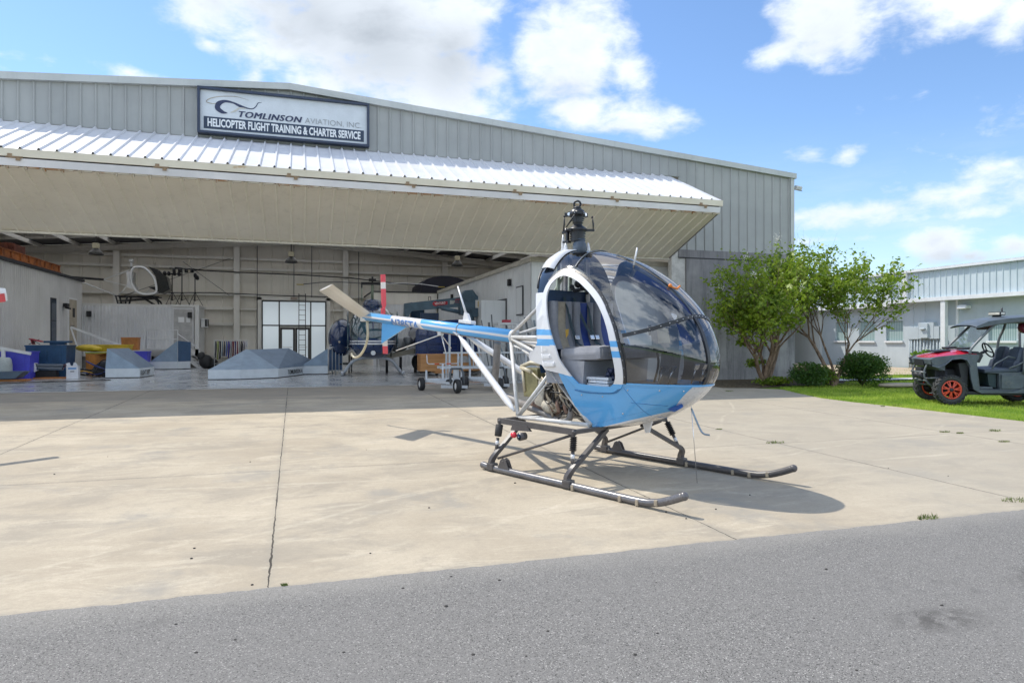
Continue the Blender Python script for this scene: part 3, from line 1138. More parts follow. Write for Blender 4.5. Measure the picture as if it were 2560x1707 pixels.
M_TAN = paint('swoosh_tan', (.38, .33, .26), .4)
M_TANP = paint('swoosh_pale', (.55, .53, .47), .4)
ribbon([(-1.02, .40), (-1.35, .47), (-1.75, .44), (-2.05, .35), (-2.15, .25), (-2.02, .21), (-1.85, .225)], [.004, .012, .016, .02, .022, .018, .004], YF - .004, 'logo_rotor', M_TAN, sign)
ribbon([(-1.60, -.02), (-1.74, .0), (-1.86, .10), (-1.82, .23), (-1.66, .31), (-1.45, .29), (-1.25, .21), (-1.05, .17), (-.93, .17), (-.84, .24), (-.78, .35), (-.68, .375)],
       [.01, .10, .14, .13, .07, .045, .075, .03, .024, .022, .02, .006], YF - .004, 'logo_body', M_LN, sign)
ribbon([(-1.52, .0), (-1.40, .06), (-1.28, .15), (-1.1, .16)], [.01, .05, .04, .01], YF - .006, 'logo_cabin', M_TANP, sign)

# small flood lamp on the corner
lampc = thing('wall_lamp', 'small white floodlight sticking out of the right corner of the hangar', 'lamp', (XR_ + .02, YS + .05, 7.15))
b = MB()
b.tube([(0, 0, 0), (.12, -.02, .0)], .02, 8)
b.build('arm', M_STEEL, lampc)
b = MB()
b.box((.20, -.05, -.02), (.22, .20, .17), (0.3, .15, 0), .03)
b.build('housing', paint('lamp_housing', (.62, .62, .60), .4), lampc)
b = MB()
b.box((.20, -.09, -.11), (.19, .16, .02), (.3, .15, 0))
b.build('glass', paint('lamp_dark', (.10, .10, .10), .2), lampc)
# ================================================================== inside the hangar
def wb(mb, name, m, root, sub=None):
    """mesh given in world space, hung on root (or on a part of it)"""
    lx, ly, lz = root.location
    mb.v = [(x - lx, y - ly, z - lz) for x, y, z in mb.v]
    return mb.build(name, m, sub or root)


def corr_sheet(p0, p1, z0, z1, m_pitch, h, name, mat, root, normal):
    """vertical corrugated sheet from p0 to p1"""
    p0, p1, nrm = Vector(p0), Vector(p1), Vector(normal)
    L = (p1 - p0).length
    d = (p1 - p0) / L
    n = max(2, int(L / m_pitch))
    vs, fs = [], []
    k = 0
    for i in range(n):
        for u, q in ((0.0, 0), (.28, 0), (.42, 1), (.70, 1), (.84, 0)):
            s = (i + u) / n * L
            a = p0 + d * s + nrm * (q * h)
            vs += [(a.x, a.y, z0), (a.x, a.y, z1)]
            k += 1
    a = p1
    vs += [(a.x, a.y, z0), (a.x, a.y, z1)]
    for i in range(k):
        fs.append((2 * i, 2 * i + 2, 2 * i + 3, 2 * i + 1))
    b = MB()
    b.add(vs, fs)
    return wb(b, name, mat, root)


M_TRAIL = siding_mat('trailer_grey', (.56, .55, .53), (.65, .64, .62), .5)
M_TRAIL2 = siding_mat('trailer_metal', (.58, .58, .59), (.68, .68, .69), .4)
M_DOORG = paint('door_grey', (.40, .39, .38), .5)
M_TAND = paint('door_tan', (.42, .36, .27), .5)
M_BLK = paint('matt_black', (.014, .014, .016), .6)
M_DGLS = paint('dark_glass', (.01, .03, .06), .12, var=.05)
M_WHT = paint('white_paint', (.72, .72, .72), .45, var=.05)
M_GRYM = paint('rail_white', (.60, .60, .60), .4)
M_NAVYT = paint('roof_felt', (.03, .03, .035), .8)

# office building on the left -------------------------------------------------
LO = thing('office_building', 'corrugated office along the left side inside the hangar, with tan door and tall dark window', 'building', (-13.846, 33.231, 0.000))
corr_sheet((-10.632, 27.120, 0.000), (-10.632, 36.000, 0.000), .0, 4.405, .20, .02, 'wall', M_TRAIL, LO, (1, 0, 0))
b = MB()
b.span((-18.15, 27.120, 0.000), (-10.656, 39.360, 4.407))
b.span((-10.668, 36.000, 0.000), (-10.632, 39.360, 4.407))
wb(b, 'wall', M_TRAIL, LO)
b = MB()
b.span((-16.754, 27.000, 4.407), (-10.536, 39.480, 4.527))
wb(b, 'roof', M_NAVYT, LO)
b = MB()
b.span((-10.644, 34.740, 1.191), (-10.590, 35.460, 3.327))
wf = wb(b, 'window', M_BLK, LO)
b = MB()
b.span((-10.596, 34.800, 1.251), (-10.581, 35.400, 2.271))
b.span((-10.596, 34.800, 2.319), (-10.581, 35.400, 3.267))
wb(b, 'pane', M_DGLS, LO, wf)
b = MB()
b.span((-10.644, 37.104, 0.951), (-10.578, 38.376, 3.483))
wb(b, 'door_frame', M_WHT, LO)
b = MB()
b.span((-10.584, 37.200, 0.975), (-10.560, 38.280, 3.399))
dr = wb(b, 'door', M_TAND, LO)
b = MB()
b.span((-10.560, 37.620, 2.547), (-10.548, 37.944, 2.991))
wb(b, 'pane', M_BLK, LO, dr)
b = MB()
b.tube([(-10.536, 37.296, 2.127), (-10.440, 37.296, 2.127), (-10.440, 37.440, 2.127)], .018, 6)
wb(b, 'handle', M_BLK, LO, dr)
b = MB()
b.span((-10.620, 36.420, 2.991), (-10.440, 36.744, 3.159))
b.box((-10.464, 36.600, 2.943), (.2, .26, .08), (.0, .3, 0))
wb(b, 'porch_lamp', M_BLK, LO)

# rusty beams stored on its roof
t = NT('rust_orange')
t.bsdf(t.mix(t.ramp(t.noise(3, 6, .7), .35, .65), (.16, .045, .012), (.46, .15, .035)), .8)
M_ORUST = t.m
bm = thing('steel_beam', 'long rusty orange steel beam lying along the edge of the office roof', 'beam', (-10.776, 32.400, 4.527))
b = MB()
b.span((-10.920, 27.480, 4.563), (-10.632, 36.240, 4.599))
b.span((-10.920, 27.480, 4.851), (-10.632, 36.240, 4.887))
b.span((-10.716, 27.480, 4.599), (-10.680, 36.240, 4.851))
for i in range(10):
    b.span((-10.70, 27.9 + i * .90, 4.61), (-10.64, 27.95 + i * .90, 4.85))
wb(b, 'beam', M_ORUST, bm)
bx = thing('wooden_crate', 'dark red-brown wooden crate stored behind the rusty beam on the office roof', 'crate', (-12.120, 33.120, 4.527))
b = MB()
b.span((-13.080, 32.280, 4.551), (-11.220, 33.720, 5.391), bev=.01)
for i in range(4):
    b.span((-13.13, 32.24, 4.60 + i * .20), (-11.16, 32.28, 4.76 + i * .20))
for x in (-11.4, -12.96):
    b.span((x - .06, 32.19, 4.55), (x + .06, 32.24, 5.39))
b.span((-11.184, 32.340, 4.551), (-11.160, 32.460, 5.391))
wb(b, 'crate', paint('crate_red', (.13, .035, .018), .8, var=.3), bx)

# container office at the back ------------------------------------------------
CO = thing('portable_office', 'raised grey corrugated portable office against the back wall of the hangar', 'building', (-8, 40.7, 0))
corr_sheet((-10.6, 39.4, 0), (-6.4, 39.4, 0), .95, 3.2, .155, .035, 'wall', M_TRAIL2, CO, (0, -1, 0))
b = MB()
b.span((-13.0, 39.50, .62), (-5.22, 41.95, 3.22))
wb(b, 'shell', M_TRAIL, CO)
b = MB()
b.span((-13.0, 39.41, 3.20), (-5.17, 42.0, 3.32))
b.span((-10.6, 39.34, .60), (-5.17, 39.40, .95))
b.span((-5.36, 39.34, .6), (-5.17, 39.44, 3.22))
wb(b, 'trim', M_TRAIL, CO)
for x0, x1, nm in ((-12.55, -11.6, 'near'), (-11.45, -10.62, 'a'), (-6.38, -5.48, 'b')):
    b = MB()
    b.span((x0 - .05, 39.33, .98), (x1 + .05, 39.42, 3.16))
    wb(b, 'door_frame', M_TRAIL2, CO)
    b = MB()
    b.span((x0, 39.31, 1.0), (x1, 39.35, 3.08))
    d_ = wb(b, 'door', M_DOORG, CO)
    if nm != 'b':
        b = MB()
        b.span((x0 + .25, 39.30, 2.40), (x0 + .62, 39.32, 2.76))
        wb(b, 'pane', M_BLK, CO, d_)
    else:
        b = MB()
        b.span((x0 + .22, 39.30, 2.38), (x0 + .50, 39.31, 2.66))
        b.span((x0 + .60, 39.30, 2.38), (x0 + .80, 39.31, 2.66))
        wb(b, 'notice', M_WHT, CO, d_)
for x in (-10.3, -5.60):
    b = MB()
    b.span((x - .1, 39.18, 2.62), (x + .1, 39.36, 2.92), bev=.02)
    wb(b, 'outdoor_lamp', M_BLK, CO)
b = MB()
b.span((-5.17, 40.2, 2.15), (-4.86, 40.9, 2.62), bev=.02)
ac = wb(b, 'air_conditioner', M_WHT, CO)
b = MB()
b.span((-4.98, 40.19, 2.19), (-4.87, 40.20, 2.58))
b.span((-4.86, 40.25, 2.2), (-4.85, 40.85, 2.58))
wb(b, 'grille', M_BLK, CO, ac)
for x in (-13.2, -10.5, -8, -5.5):
    b = MB()
    b.span((x - .2, 39.5, 0), (x + .2, 39.9, .62))
    b.span((x - .2, 41.4, 0), (x + .2, 41.8, .62))
    wb(b, 'block_pier', paint('block', (.22, .21, .20), .9), CO)

# steps with white rails
def stairs(name, label, x0, x1, y0, y1, ztop, plat, direction, loc):
    """landing plat=(xa, xb) then steps down along +X to floor"""
    r = thing(name, label, 'stairs', loc, group=None)
    b = MB()
    b.span((plat[0], y0, ztop - .06), (plat[1], y1, ztop))
    for x in plat:
        for y in (y0 + .05, y1 - .05):
            b.span((x - .03, y - .03, 0), (x + .03, y + .03, ztop))
    wb(b, 'landing', M_GRYM, r)
    n = 5
    for i in range(n):
        b = MB()
        xx = plat[1] + (x1 - plat[1]) * (i + .5) / n
        z = ztop * (1 - (i + 1) / (n + .6))
        b.span((xx - .13, y0 + .06, z - .03), (xx + .13, y1 - .06, z))
        wb(b, 'tread', M_GRYM, r)
    for y in (y0, y1 - .05):
        b = MB()
        b.prism([(plat[1], y, ztop - .02), (x1, y, .0), (x1 - .25, y, .0), (plat[1], y, ztop - .25)], (0, .05, 0))
        wb(b, 'stringer', M_GRYM, r)
    b = MB()
    b.tube([(plat[0], y0, ztop), (plat[0], y0, ztop + .95), (plat[1], y0, ztop + .95), (plat[1], y0, ztop)], .028, 7)
    b.tube([(plat[0], y0, ztop + .48), (plat[1], y0, ztop + .48)], .024, 7)
    b.tube([(plat[1], y0, ztop + .75), (x1 - .15, y0, .98), (x1 - .15, y0, .05)], .026, 7)
    b.tube([(plat[1], y0, ztop + .35), (x1 - .15, y0, .45)], .022, 7)
    wb(b, 'handrail', M_GRYM, r)
    return r


stairs('stairs', 'white steel steps with handrail up to the door of the portable office', 0, -4.85, 38.1, 39.2, 1.0, (-7.45, -6.0), 1, (-6.2, 38.6, 0))
ls = thing('stairs', 'steps with a sloping pale handrail before the tan door of the left office', 'stairs', (-9.4, 37.2, 0))
b = MB()
b.span((-10.6, 36.6, .96), (-9.8, 37.7, 1.04))
b.prism([(-9.8, 36.6, 1.02), (-8.3, 36.6, 0), (-8.6, 36.6, 0), (-9.8, 36.6, .8)], (0, .05, 0))
b.prism([(-9.8, 37.6, 1.02), (-8.3, 37.6, 0), (-8.6, 37.6, 0), (-9.8, 37.6, .8)], (0, .05, 0))
for i in range(5):
    b.span((-9.8 + i * .27, 36.65, .78 - i * .18), (-9.53 + i * .27, 37.6, .82 - i * .18))
wb(b, 'steps', M_GRYM, ls)
b = MB()
b.bar((-10.35, 36.6, 2.05), (-7.8, 36.6, .98), .055, .10)
b.bar((-8.35, 36.6, 1.22), (-8.35, 36.6, 0), .07, .07)
b.bar((-10.35, 36.6, 2.05), (-10.05, 36.6, 1.0), .06, .06)
wb(b, 'handrail', M_WHT, ls)
# ramp rail at the far left
rr_ = thing('handrail', 'pale handrail on a post sloping down at the far left edge of the hangar opening', 'handrail', (-10.1, 27.4, 0))
b = MB()
b.bar((-12.3, 28.0, 1.62), (-9.15, 28.0, .93), .06, .10)
wb(b, 'rail', M_WHT, rr_)
b = MB()
b.bar((-9.98, 28.0, 1.1), (-9.98, 28.0, .0), .10, .10)
wb(b, 'post', M_WHT, rr_)

# office block on the right ---------------------------------------------------
RO = thing('office_building', 'smooth pale grey office block along the right side inside the hangar', 'building', (12, 30, 0))
M_LINER = siding_mat('liner_pale', (.60, .61, .61), (.70, .71, .71), .5, sc=.3)
b = MB()
XO = 7.55
prof = rib_profile(21.8, 38.0, 21.9, .61, .012, .05, .02)
vs, fs = [], []
for y, d in prof:
    vs += [(XO - d, y, 0), (XO - d, y, 4.1)]
for i in range(len(prof) - 1):
    fs.append((2 * i, 2 * i + 2, 2 * i + 3, 2 * i + 1))
b.add(vs, fs)
wb(b, 'wall', M_LINER, RO)
b = MB()
b.span((XO + .02, 21.8, 0), (XR_ - .3, 38.0, 4.1))
wb(b, 'wall', M_LINER, RO)
b = MB()
b.span((XO - .06, 21.7, 4.1), (XR_ - .3, 38.1, 4.26))
wb(b, 'roof_trim', paint('office_trim', (.46, .43, .36), .5), RO)


def office_door(y0, y1, zt, opened, name='door'):
    b = MB()
    b.span((XO - .05, y0 - .06, 0), (XO - .0, y0, zt + .06))
    b.span((XO - .05, y1, 0), (XO - .0, y1 + .06, zt + .06))
    b.span((XO - .05, y0, zt), (XO - .0, y1, zt + .06))
    wb(b, 'door_frame', paint('frame_dark', (.06, .06, .065), .5), RO)
    b = MB()
    if opened:
        b.span((XO - .045, y0, 0), (XO - .030, y1, zt))
        wb(b, 'doorway', paint('doorway_dark', (.012, .013, .018), .7), RO)
        b = MB()
        b.span((XO - 1.0, y0 - .03, .01), (XO - .05, y0 + .02, zt - .02))
        wb(b, 'door', M_LINER, RO)
    else:
        b.span((XO - .045, y0, 0.01), (XO - .022, y1, zt))
        d2 = wb(b, 'door', M_LINER, RO)
        b = MB()
        b.span((XO - .07, y1 - .2, 1.0), (XO - .04, y1 - .1, 1.2))
        wb(b, 'handle', M_BLK, RO, d2)


office_door(25.7, 26.6, 2.95, False)
office_door(24.65, 25.6, 2.95, True)
b = MB()
b.span((XO - .05, 22.55, 2.3), (XO - .02, 23.3, 3.35))
pw = wb(b, 'window', paint('frame_dark', (.06, .06, .065), .5), RO)
b = MB()
b.span((XO - .06, 22.6, 2.35), (XO - .045, 23.25, 3.3))
wb(b, 'pane', M_LINER, RO, pw)
for yy, zz in ((24.0, 3.45), (34.0, 3.55)):
    b = MB()
    b.span((XO - .12, yy, zz), (XO - .02, yy + .18, zz + .25), bev=.01)
    wb(b, 'alarm_box', M_BLK, RO)

# low store in the back corner
LB = thing('storage_room', 'low white corrugated store room in the back right corner of the hangar behind the truck', 'building', (5.8, 40.5, 0))
corr_sheet((3.9, 38.1, 0), (7.45, 38.1, 0), 0, 3.45, .21, .03, 'wall', M_TRAIL2, LB, (0, -1, 0))
b = MB()
b.span((3.85, 38.12, 0), (7.5, 43, 4.12))
b.span((3.85, 38.06, 3.45), (7.5, 38.12, 4.12))
wb(b, 'wall', M_INT, LB)
b = MB()
b.span((3.8, 38.02, 4.12), (10.2, 43, 4.18))
wb(b, 'roof', M_NAVYT, LB)
b = MB()
b.span((4.05, 38.02, 0), (5.0, 38.07, 2.95))
d3 = wb(b, 'door', M_DOORG, LB)
b = MB()
b.span((4.4, 38.0, 2.2), (4.75, 38.02, 2.55))
wb(b, 'pane', M_DGLS, LB, d3)
b = MB()
b.span((5.95, 38.0, 1.6), (6.75, 38.07, 3.2))
wn_ = wb(b, 'window', M_BLK, LB)
b = MB()
b.span((6.0, 37.99, 1.65), (6.7, 38.0, 3.15))
wb(b, 'pane', M_DGLS, LB, wn_)
# dark rolled pile stored above it
for i, (x, w, h) in enumerate(((8.1, 2.9, 1.0), (11.4, 3.2, 1.05))):
    rl = thing('covered_load', ['big dark domed cover above the store room in the back corner, left of the pair', 'big dark domed cover above the right office roof, right of the pair'][i], 'cover', (x, 40.4, 4.18))
    b = MB()
    rows = []
    for j in range(10):
        a = pi * j / 9
        rows.append([Vector((x - w / 2 * cos(a) * (1 if abs(cos(a)) < .99 else 1), yy, 4.2 + h * (sin(a) ** .6))) for yy in (38.6, 39.2, 41, 42.2)])
    b.grid(rows)
    b.prism([tuple(rw[0]) for rw in rows], (0, .01, 0))
    wb(b, 'cover', paint('tarp_navy', (.004, .004, .018), .6), rl)

# glazed entrance in the back wall --------------------------------------------
SF = thing('storefront', 'tall glazed double-door entrance with black mullions in the back wall', 'glazed entrance', (-.34, 43.0, 0))
b = MB()
b.span((-2.42, 42.86, 0), (-2.20, 43.1, 4.02))
b.span((1.54, 42.86, 0), (1.76, 43.1, 4.02))
b.span((-2.42, 42.86, 3.86), (1.76, 43.1, 4.06))
wb(b, 'surround', M_STEEL, SF)
b = MB()
for x in (-2.16, -1.20, .62, 1.50):
    b.span((x - .035, 42.80, 0), (x + .035, 42.92, 3.82))
for z in (3.79, 2.33):
    b.span((-2.16, 42.80, z - .035), (1.50, 42.92, z + .035))
wb(b, 'mullions', M_BLK, SF)
M_DFRM = paint('bronze_frame', (.025, .018, .018), .4)
for x0, x1 in ((-1.15, -.30), (-.28, .57)):
    b = MB()
    b.span((x0, 42.78, 0), (x0 + .11, 42.90, 2.2))
    b.span((x1 - .11, 42.78, 0), (x1, 42.90, 2.2))
    b.span((x0 + .11, 42.78, 2.09), (x1 - .11, 42.90, 2.2))
    b.span((x0 + .11, 42.78, 0), (x1 - .11, 42.90, .25))
    d4 = wb(b, 'door', M_DFRM, SF)
    b = MB()
    b.span((x0 + .15, 42.74, 1.0), (x1 - .15, 42.76, 1.04))
    wb(b, 'push_bar', M_GRYM, SF, d4)
t = NT('glowing_lobby_glass')
# daylight put into the panes as a faint glow; no lobby stands behind
g1 = t.n('ShaderNodeBsdfPrincipled', {'Base Color': (.52, .58, .62, 1), 'Roughness': .08, 'Specular IOR Level': .7})
em = t.n('ShaderNodeEmission', {'Color': (.80, .90, .97, 1), 'Strength': .24})
ad = t.n('ShaderNodeAddShader')
t.t.links.new(g1.outputs[0], ad.inputs[0])
t.t.links.new(em.outputs[0], ad.inputs[1])
t.t.links.new(ad.outputs[0], t.out.inputs[0])
M_LGLASS = t.m
for x0, x1, z0, z1 in ((-2.13, -1.24, .05, 2.3), (-2.13, -1.24, 2.37, 3.76), (-1.17, .59, 2.37, 3.76), (.65, 1.47, .05, 2.3), (.65, 1.47, 2.37, 3.76), (-1.04, -.41, .25, 2.09), (-.17, .46, .25, 2.09)):
    b = MB()
    b.span((x0, 42.84, z0), (x1, 42.855, z1))
    wb(b, 'pane', M_LGLASS, SF)
b = MB()
b.span((-.55, 42.78, 3.9), (-.15, 42.9, 4.05))
wb(b, 'exit_sign', paint('exit_box', (.32, .26, .22), .5), SF)
# ladder leaning before it
ld = thing('ladder', 'thin dark ladder standing upright before the glazed entrance', 'ladder', (.12, 42.4, 0))
b = MB()
for x in (-.07, .31):
    b.tube([(x, 42.3, 0), (x, 42.5, 4.25)], .022, 6)
wb(b, 'rails', M_BLK, ld)
for i in range(14):
    b = MB()
    z = .25 + i * .3
    b.tube([(-.07, 42.3 + z * .047, z), (.31, 42.3 + z * .047, z)], .014, 6)
    wb(b, 'rung', M_BLK, ld)

# bell lamps -------------------------------------------------------------------
def bell(x, y, z, label):
    r = thing('pendant_lamp', label, 'lamp', (x, y, z), group='bell lamps hanging from the hangar roof')
    b = MB()
    b.tube([(0, 0, .42), (0, 0, roof_z(x) - z - .3)], .02, 6)
    b.build('rod', M_BLK, r)
    b = MB()
    b.box((0, 0, .36), (.22, .22, .20), bev=.02)
    b.build('ballast', paint('ballast_cream', (.45, .40, .28), .5), r)
    b = MB()
    b.lathe([(.07, .28), (.12, .22), (.22, .12), (.27, 0), (.25, .0), (.20, .11), (.10, .20), (.05, .26)], 18, caps=False)
    b.build('shade', paint('shade_dark', (.07, .068, .065), .3, .6), r)
    return r


bell(-7.62, 30, 4.75, 'bell lamp on the left, hanging over the portable office')
bell(-.36, 30, 4.70, 'bell lamp in the middle, hanging before the glazed entrance')
bell(6.84, 30, 4.80, 'bell lamp on the right, hanging over the crane truck')

# stored helicopter on the portable office ------------------------------------
hh = thing('stored_helicopter', 'stripped black and white helicopter shell stored on top of the portable office', 'helicopter', (-8.2, 40.6, 3.32))
Mz = Matrix.Translation((0, 0, 0))
b = MB()
rows = []
for j in range(15):
    a = -1.9 + j * .27
    r_ = 1.0
    for_ = Vector((.25 + .95 * cos(a) * 1.0, 0, 1.25 + .78 * sin(a)))
    rows.append([Vector((for_.x - .25 * for_.z + .3, y, for_.z)) for y in (-.45, -.2, .1, .4)])
b.grid(rows)
b.build('canopy', paint('shell_black', (.012, .012, .014), .3), hh)
b = MB()
ring = smooth_curve([(.15, -.5, 2.0), (.55, -.52, 1.95), (.95, -.52, 1.5), (1.10, -.52, .95), (1.0, -.52, .62), (.4, -.52, .58), (.05, -.52, .85), (-.12, -.52, 1.4), (-.05, -.52, 1.85)], 5, True)
ring.append(ring[0])
b.tube(ring, .055, 8)
b.build('door_frame', M_WHT, hh)
b = MB()
b.prism([(-.35, -.4, 1.75), (-.05, -.4, 1.75), (-.08, -.4, 1.2), (.15, -.4, .75), (-.35, -.4, .95), (-.3, -.4, 1.3)], (0, .7, 0))
b.build('side_panel', M_WHT, hh)
b = MB()
b.prism([(.7, -.5, .95), (1.35, -.5, .62), (1.75, -.5, .85), (1.6, -.5, 1.5), (1.15, -.5, 1.9), (.7, -.5, 2.05), (1.05, -.5, 1.6), (1.15, -.5, 1.0)], (0, .9, 0))
b.build('nose', paint('shell_black', (.012, .012, .014), .3), hh)
b = MB()
b.tube([(-.2, 0, 1.9), (-.2, 0, 2.35)], .05, 8)
b.box((-.2, 0, 2.38), (.2, .2, .12))
b.build('mast', M_GRYM, hh)
b = MB()
b.tube([(-.2, 0, 1.9), (-1.55, 0, 1.32)], .025, 6)
b.tube([(-1.55, 0, 1.32), (-.3, 0, 1.0)], .02, 6)
b.tube([(-3.2, 0, 1.45), (-.95, 0, .52)], .035, 6)
for x in (-.7, -.1, .5, 1.0):
    b.tube([(x, -.4, .5), (x + .35, -.4, .95)], .02, 6)
b.build('struts', M_GRYM, hh)
b = MB()
b.tube([(-1.5, 0, 1.33), (-5.2, 0, 1.55)], .06, 8)
b.build('tail_boom', M_BLK, hh)
b = MB()
for y in (-.4, .4):
    b.tube([(-.9, y, .45), (1.2, y, .45)], .035, 6)
    b.tube([(-.85, y, .45), (-.75, y, .04), (-.45, y, .04)], .05, 6)
    b.tube([(-.3, y, .45), (-.4, y, .04)], .05, 6)
    b.tube([(.9, y, .45), (1.15, y, .2), (1.2, y, .04)], .05, 6)
    b.tube([(.3, y, .45), (.9, y, .04)], .03, 6)
    b.tube([(-.8, y, .2), (1.0, y, .4)], .03, 6)
b.build('cradle', M_BLK, hh)
hh.location = (-8.45, 40.6, 3.32)

# lighting stands on the same roof --------------------------------------------
def stand(x, y, hgt, label, heads, bar=0.0):
    r = thing('lighting_stand', label, 'lighting stand', (x, y, 3.32), group='black lighting stands on the portable office roof')
    b = MB()
    b.tube([(0, 0, .25), (0, 0, hgt)], .028, 7)
    b.build('pole', M_BLK, r)
    for k in range(3):
        a = 2 * pi * k / 3 + .5
        b = MB()
        b.tube([(0, 0, .75), (.42 * cos(a), .42 * sin(a), .01)], .016, 6)
        b.tube([(0, 0, .28), (.22 * cos(a), .22 * sin(a), .38)], .012, 6)
        b.build('leg', M_BLK, r)
    if bar:
        b = MB()
        b.tube([(-bar, 0, hgt - .05), (bar, 0, hgt - .05)], .03, 6)
        b.build('crossbar', M_BLK, r)
    for hx, hz in heads:
        b = MB()
        b.lathe([(.05, .12), (.085, .05), (.09, -.10), (.07, -.10)], 10, Matrix.Translation((hx, -.05, hgt + hz)) @ Matrix.Rotation(.7, 4, 'X'))
        b.build('lamp_head', M_BLK, r)


stand(-6.62, 40.3, 1.75, 'left black lighting stand with a low bar of small lamps', [(-.35, -.02), (-.15, -.03), (.12, -.02), (.35, -.03)], .45)
stand(-6.12, 40.2, 2.05, 'middle black lighting stand, tallest of the three, with its wide crossbar', [(-.38, -.15), (-.1, -.14), (.22, -.15), (.5, -.14)], .62)
stand(-5.50, 40.4, 1.62, 'right black lighting stand with one lamp head on a short arm', [(.02, .05), (.12, -.08)], 0)

# clothes rail -----------------------------------------------------------------
cr = thing('clothes_rack', 'rail of hanging coats and shirts in front of the back wall', 'clothes rack', (-3.35, 36.9, 0))
b = MB()
b.tube([(-.8, 0, 1.42), (.8, 0, 1.42)], .018, 6)
for s in (-.78, .78):
    b.tube([(s, 0, .08), (s, 0, 1.42)], .018, 6)
    b.tube([(s, -.3, .06), (s, .3, .06)], .02, 6)
b.tube([(-.78, 0, .25), (.78, 0, .25)], .016, 6)
b.build('frame', M_GRYM, cr)
cols = [(.09, .09, .10), (.30, .34, .12), (.05, .05, .06), (.30, .36, .42), (.08, .08, .09), (.14, .20, .42), (.06, .05, .28), (.35, .36, .42), (.20, .03, .05), (.09, .05, .22), (.25, .06, .10), (.40, .38, .40), (.05, .05, .07), (.36, .34, .38), (.50, .50, .54)]
for i, c in enumerate(cols):
    x = -.72 + i * .102
    b = MB()
    L = rnd.uniform(.75, 1.02)
    w = rnd.uniform(.19, .26)
    rows = []
    for j in range(6):
        z = 1.38 - L * j / 5
        ww = w * (0.35 if j == 0 else .95 + .1 * sin(j * 2 + i))
        tck = .035 + .012 * sin(i + j)
        rows.append([Vector((x + tck * cos(q) + .01 * sin(j), ww * sin(q), z)) for q in [2 * pi * k / 8 for k in range(8)]])
    b.grid(rows, close_u=True)
    b.build('garment', paint('cloth_%d' % i, c, .9, var=.2), cr)
# dark folded garments piled beside the rack
dk = thing('garment_bag', 'black heap of covers between the steps and the clothes rail', 'bag', (-4.55, 37.2, 0))
b = MB()
b.ball((0, 0, .34), (.34, .35, .36), 14, 9)
b.ball((.28, .1, .24), (.3, .3, .26), 12, 8)
b.ball((-.2, -.1, .62), (.2, .2, .22), 12, 8)
b.build('bag', M_BLK, dk)
# ================================================================== things on the hangar floor
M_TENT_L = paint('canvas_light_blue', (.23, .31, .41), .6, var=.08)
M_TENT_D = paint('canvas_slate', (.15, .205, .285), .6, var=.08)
M_TENT_N = paint('canvas_deep_blue', (.045, .095, .19), .55, var=.08)
M_TENT_W = paint('canvas_white', (.58, .63, .68), .5, var=.05)
M_CREAM = paint('edge_cream', (.45, .42, .22), .6)


def tent(name, label, foot, h0, faces, loc):
    """booth roof standing on the floor: white skirt of height h0 round a footprint, sloping canvas above"""
    r = thing(name, label, 'booth roof', (loc[0], loc[1], 0), group='blue canvas booth roofs standing on the hangar floor')
    b = MB()
    n = len(foot)
    b.prism([(x, y, .02) for x, y in foot], (0, 0, h0 - .02))
    wb(b, 'skirt', M_TENT_W, r)
    for poly, m in faces:
        b = MB()
        c = sum((Vector(p) for p in poly), Vector()) / len(poly)
        b.prism([tuple(p) for p in poly], (0, .012, -.004))
        wb(b, 'canopy', m, r)
    b = MB()
    b.prism([(x, y - .004, .0) for x, y in foot], (0, 0, .03))
    wb(b, 'base_rail', M_BLK, r)
    return r


H0 = .355
# left one, apex against its left end
A0, A1, A2 = (-6.9, 28.35), (-5.76, 28.35), (-5.6, 29.75)
apA = (-6.93, 28.7, 1.10)
ta = tent('booth_roof', 'small grey-blue canvas roof with FLIGHT DEPT on its skirt, leftmost of the booth roofs', [A0, A1, A2, (-5.65, 30.4), (-7.0, 30.4)], H0,
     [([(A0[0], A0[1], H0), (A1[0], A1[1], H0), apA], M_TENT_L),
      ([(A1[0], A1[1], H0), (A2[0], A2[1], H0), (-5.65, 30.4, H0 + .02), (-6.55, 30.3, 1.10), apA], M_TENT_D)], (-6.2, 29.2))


def skirt_text(body, p0, p1, root, z=.10, size=.20, width=None):
    vs, fs = text_mesh(body, size, .002, .004)
    x0, x1 = min(v.x for v in vs), max(v.x for v in vs)
    d = (Vector(p1) - Vector(p0)).normalized()
    k = width / (x1 - x0) if width else 1
    nn = Vector((d.y, -d.x, 0))
    b = MB()
    b.add([Vector((p0[0], p0[1], z)) + d * ((v.x - x0) * k) + Vector((0, 0, v.y)) + nn * .012 for v in vs], fs)
    return wb(b, 'lettering', M_BLK, root)


dA = (Vector((*A2, 0)) - Vector((*A1, 0))).normalized()
skirt_text('FLIGHT DEPT', (*(Vector((*A1, 0)) + dA * .08).xy, 0), (*A2, 0), ta, .09, .26, 1.05)
# wedge beside it
tb = tent('booth_roof', 'tall narrow canvas wedge with deep blue right side, standing behind the left booth roof', [(-6.98, 36.4), (-5.72, 36.4), (-5.22, 36.8), (-5.3, 37.4), (-6.98, 37.6)], .38,
     [([(-6.95, 36.4, .38), (-5.74, 36.4, .38), (-5.74, 36.4, 1.40)], M_TENT_L),
      ([(-5.72, 36.4, .38), (-5.20, 36.8, .39), (-5.20, 36.8, 1.34), (-5.72, 36.4, 1.40)], M_TENT_N)], (-6.1, 36.9))
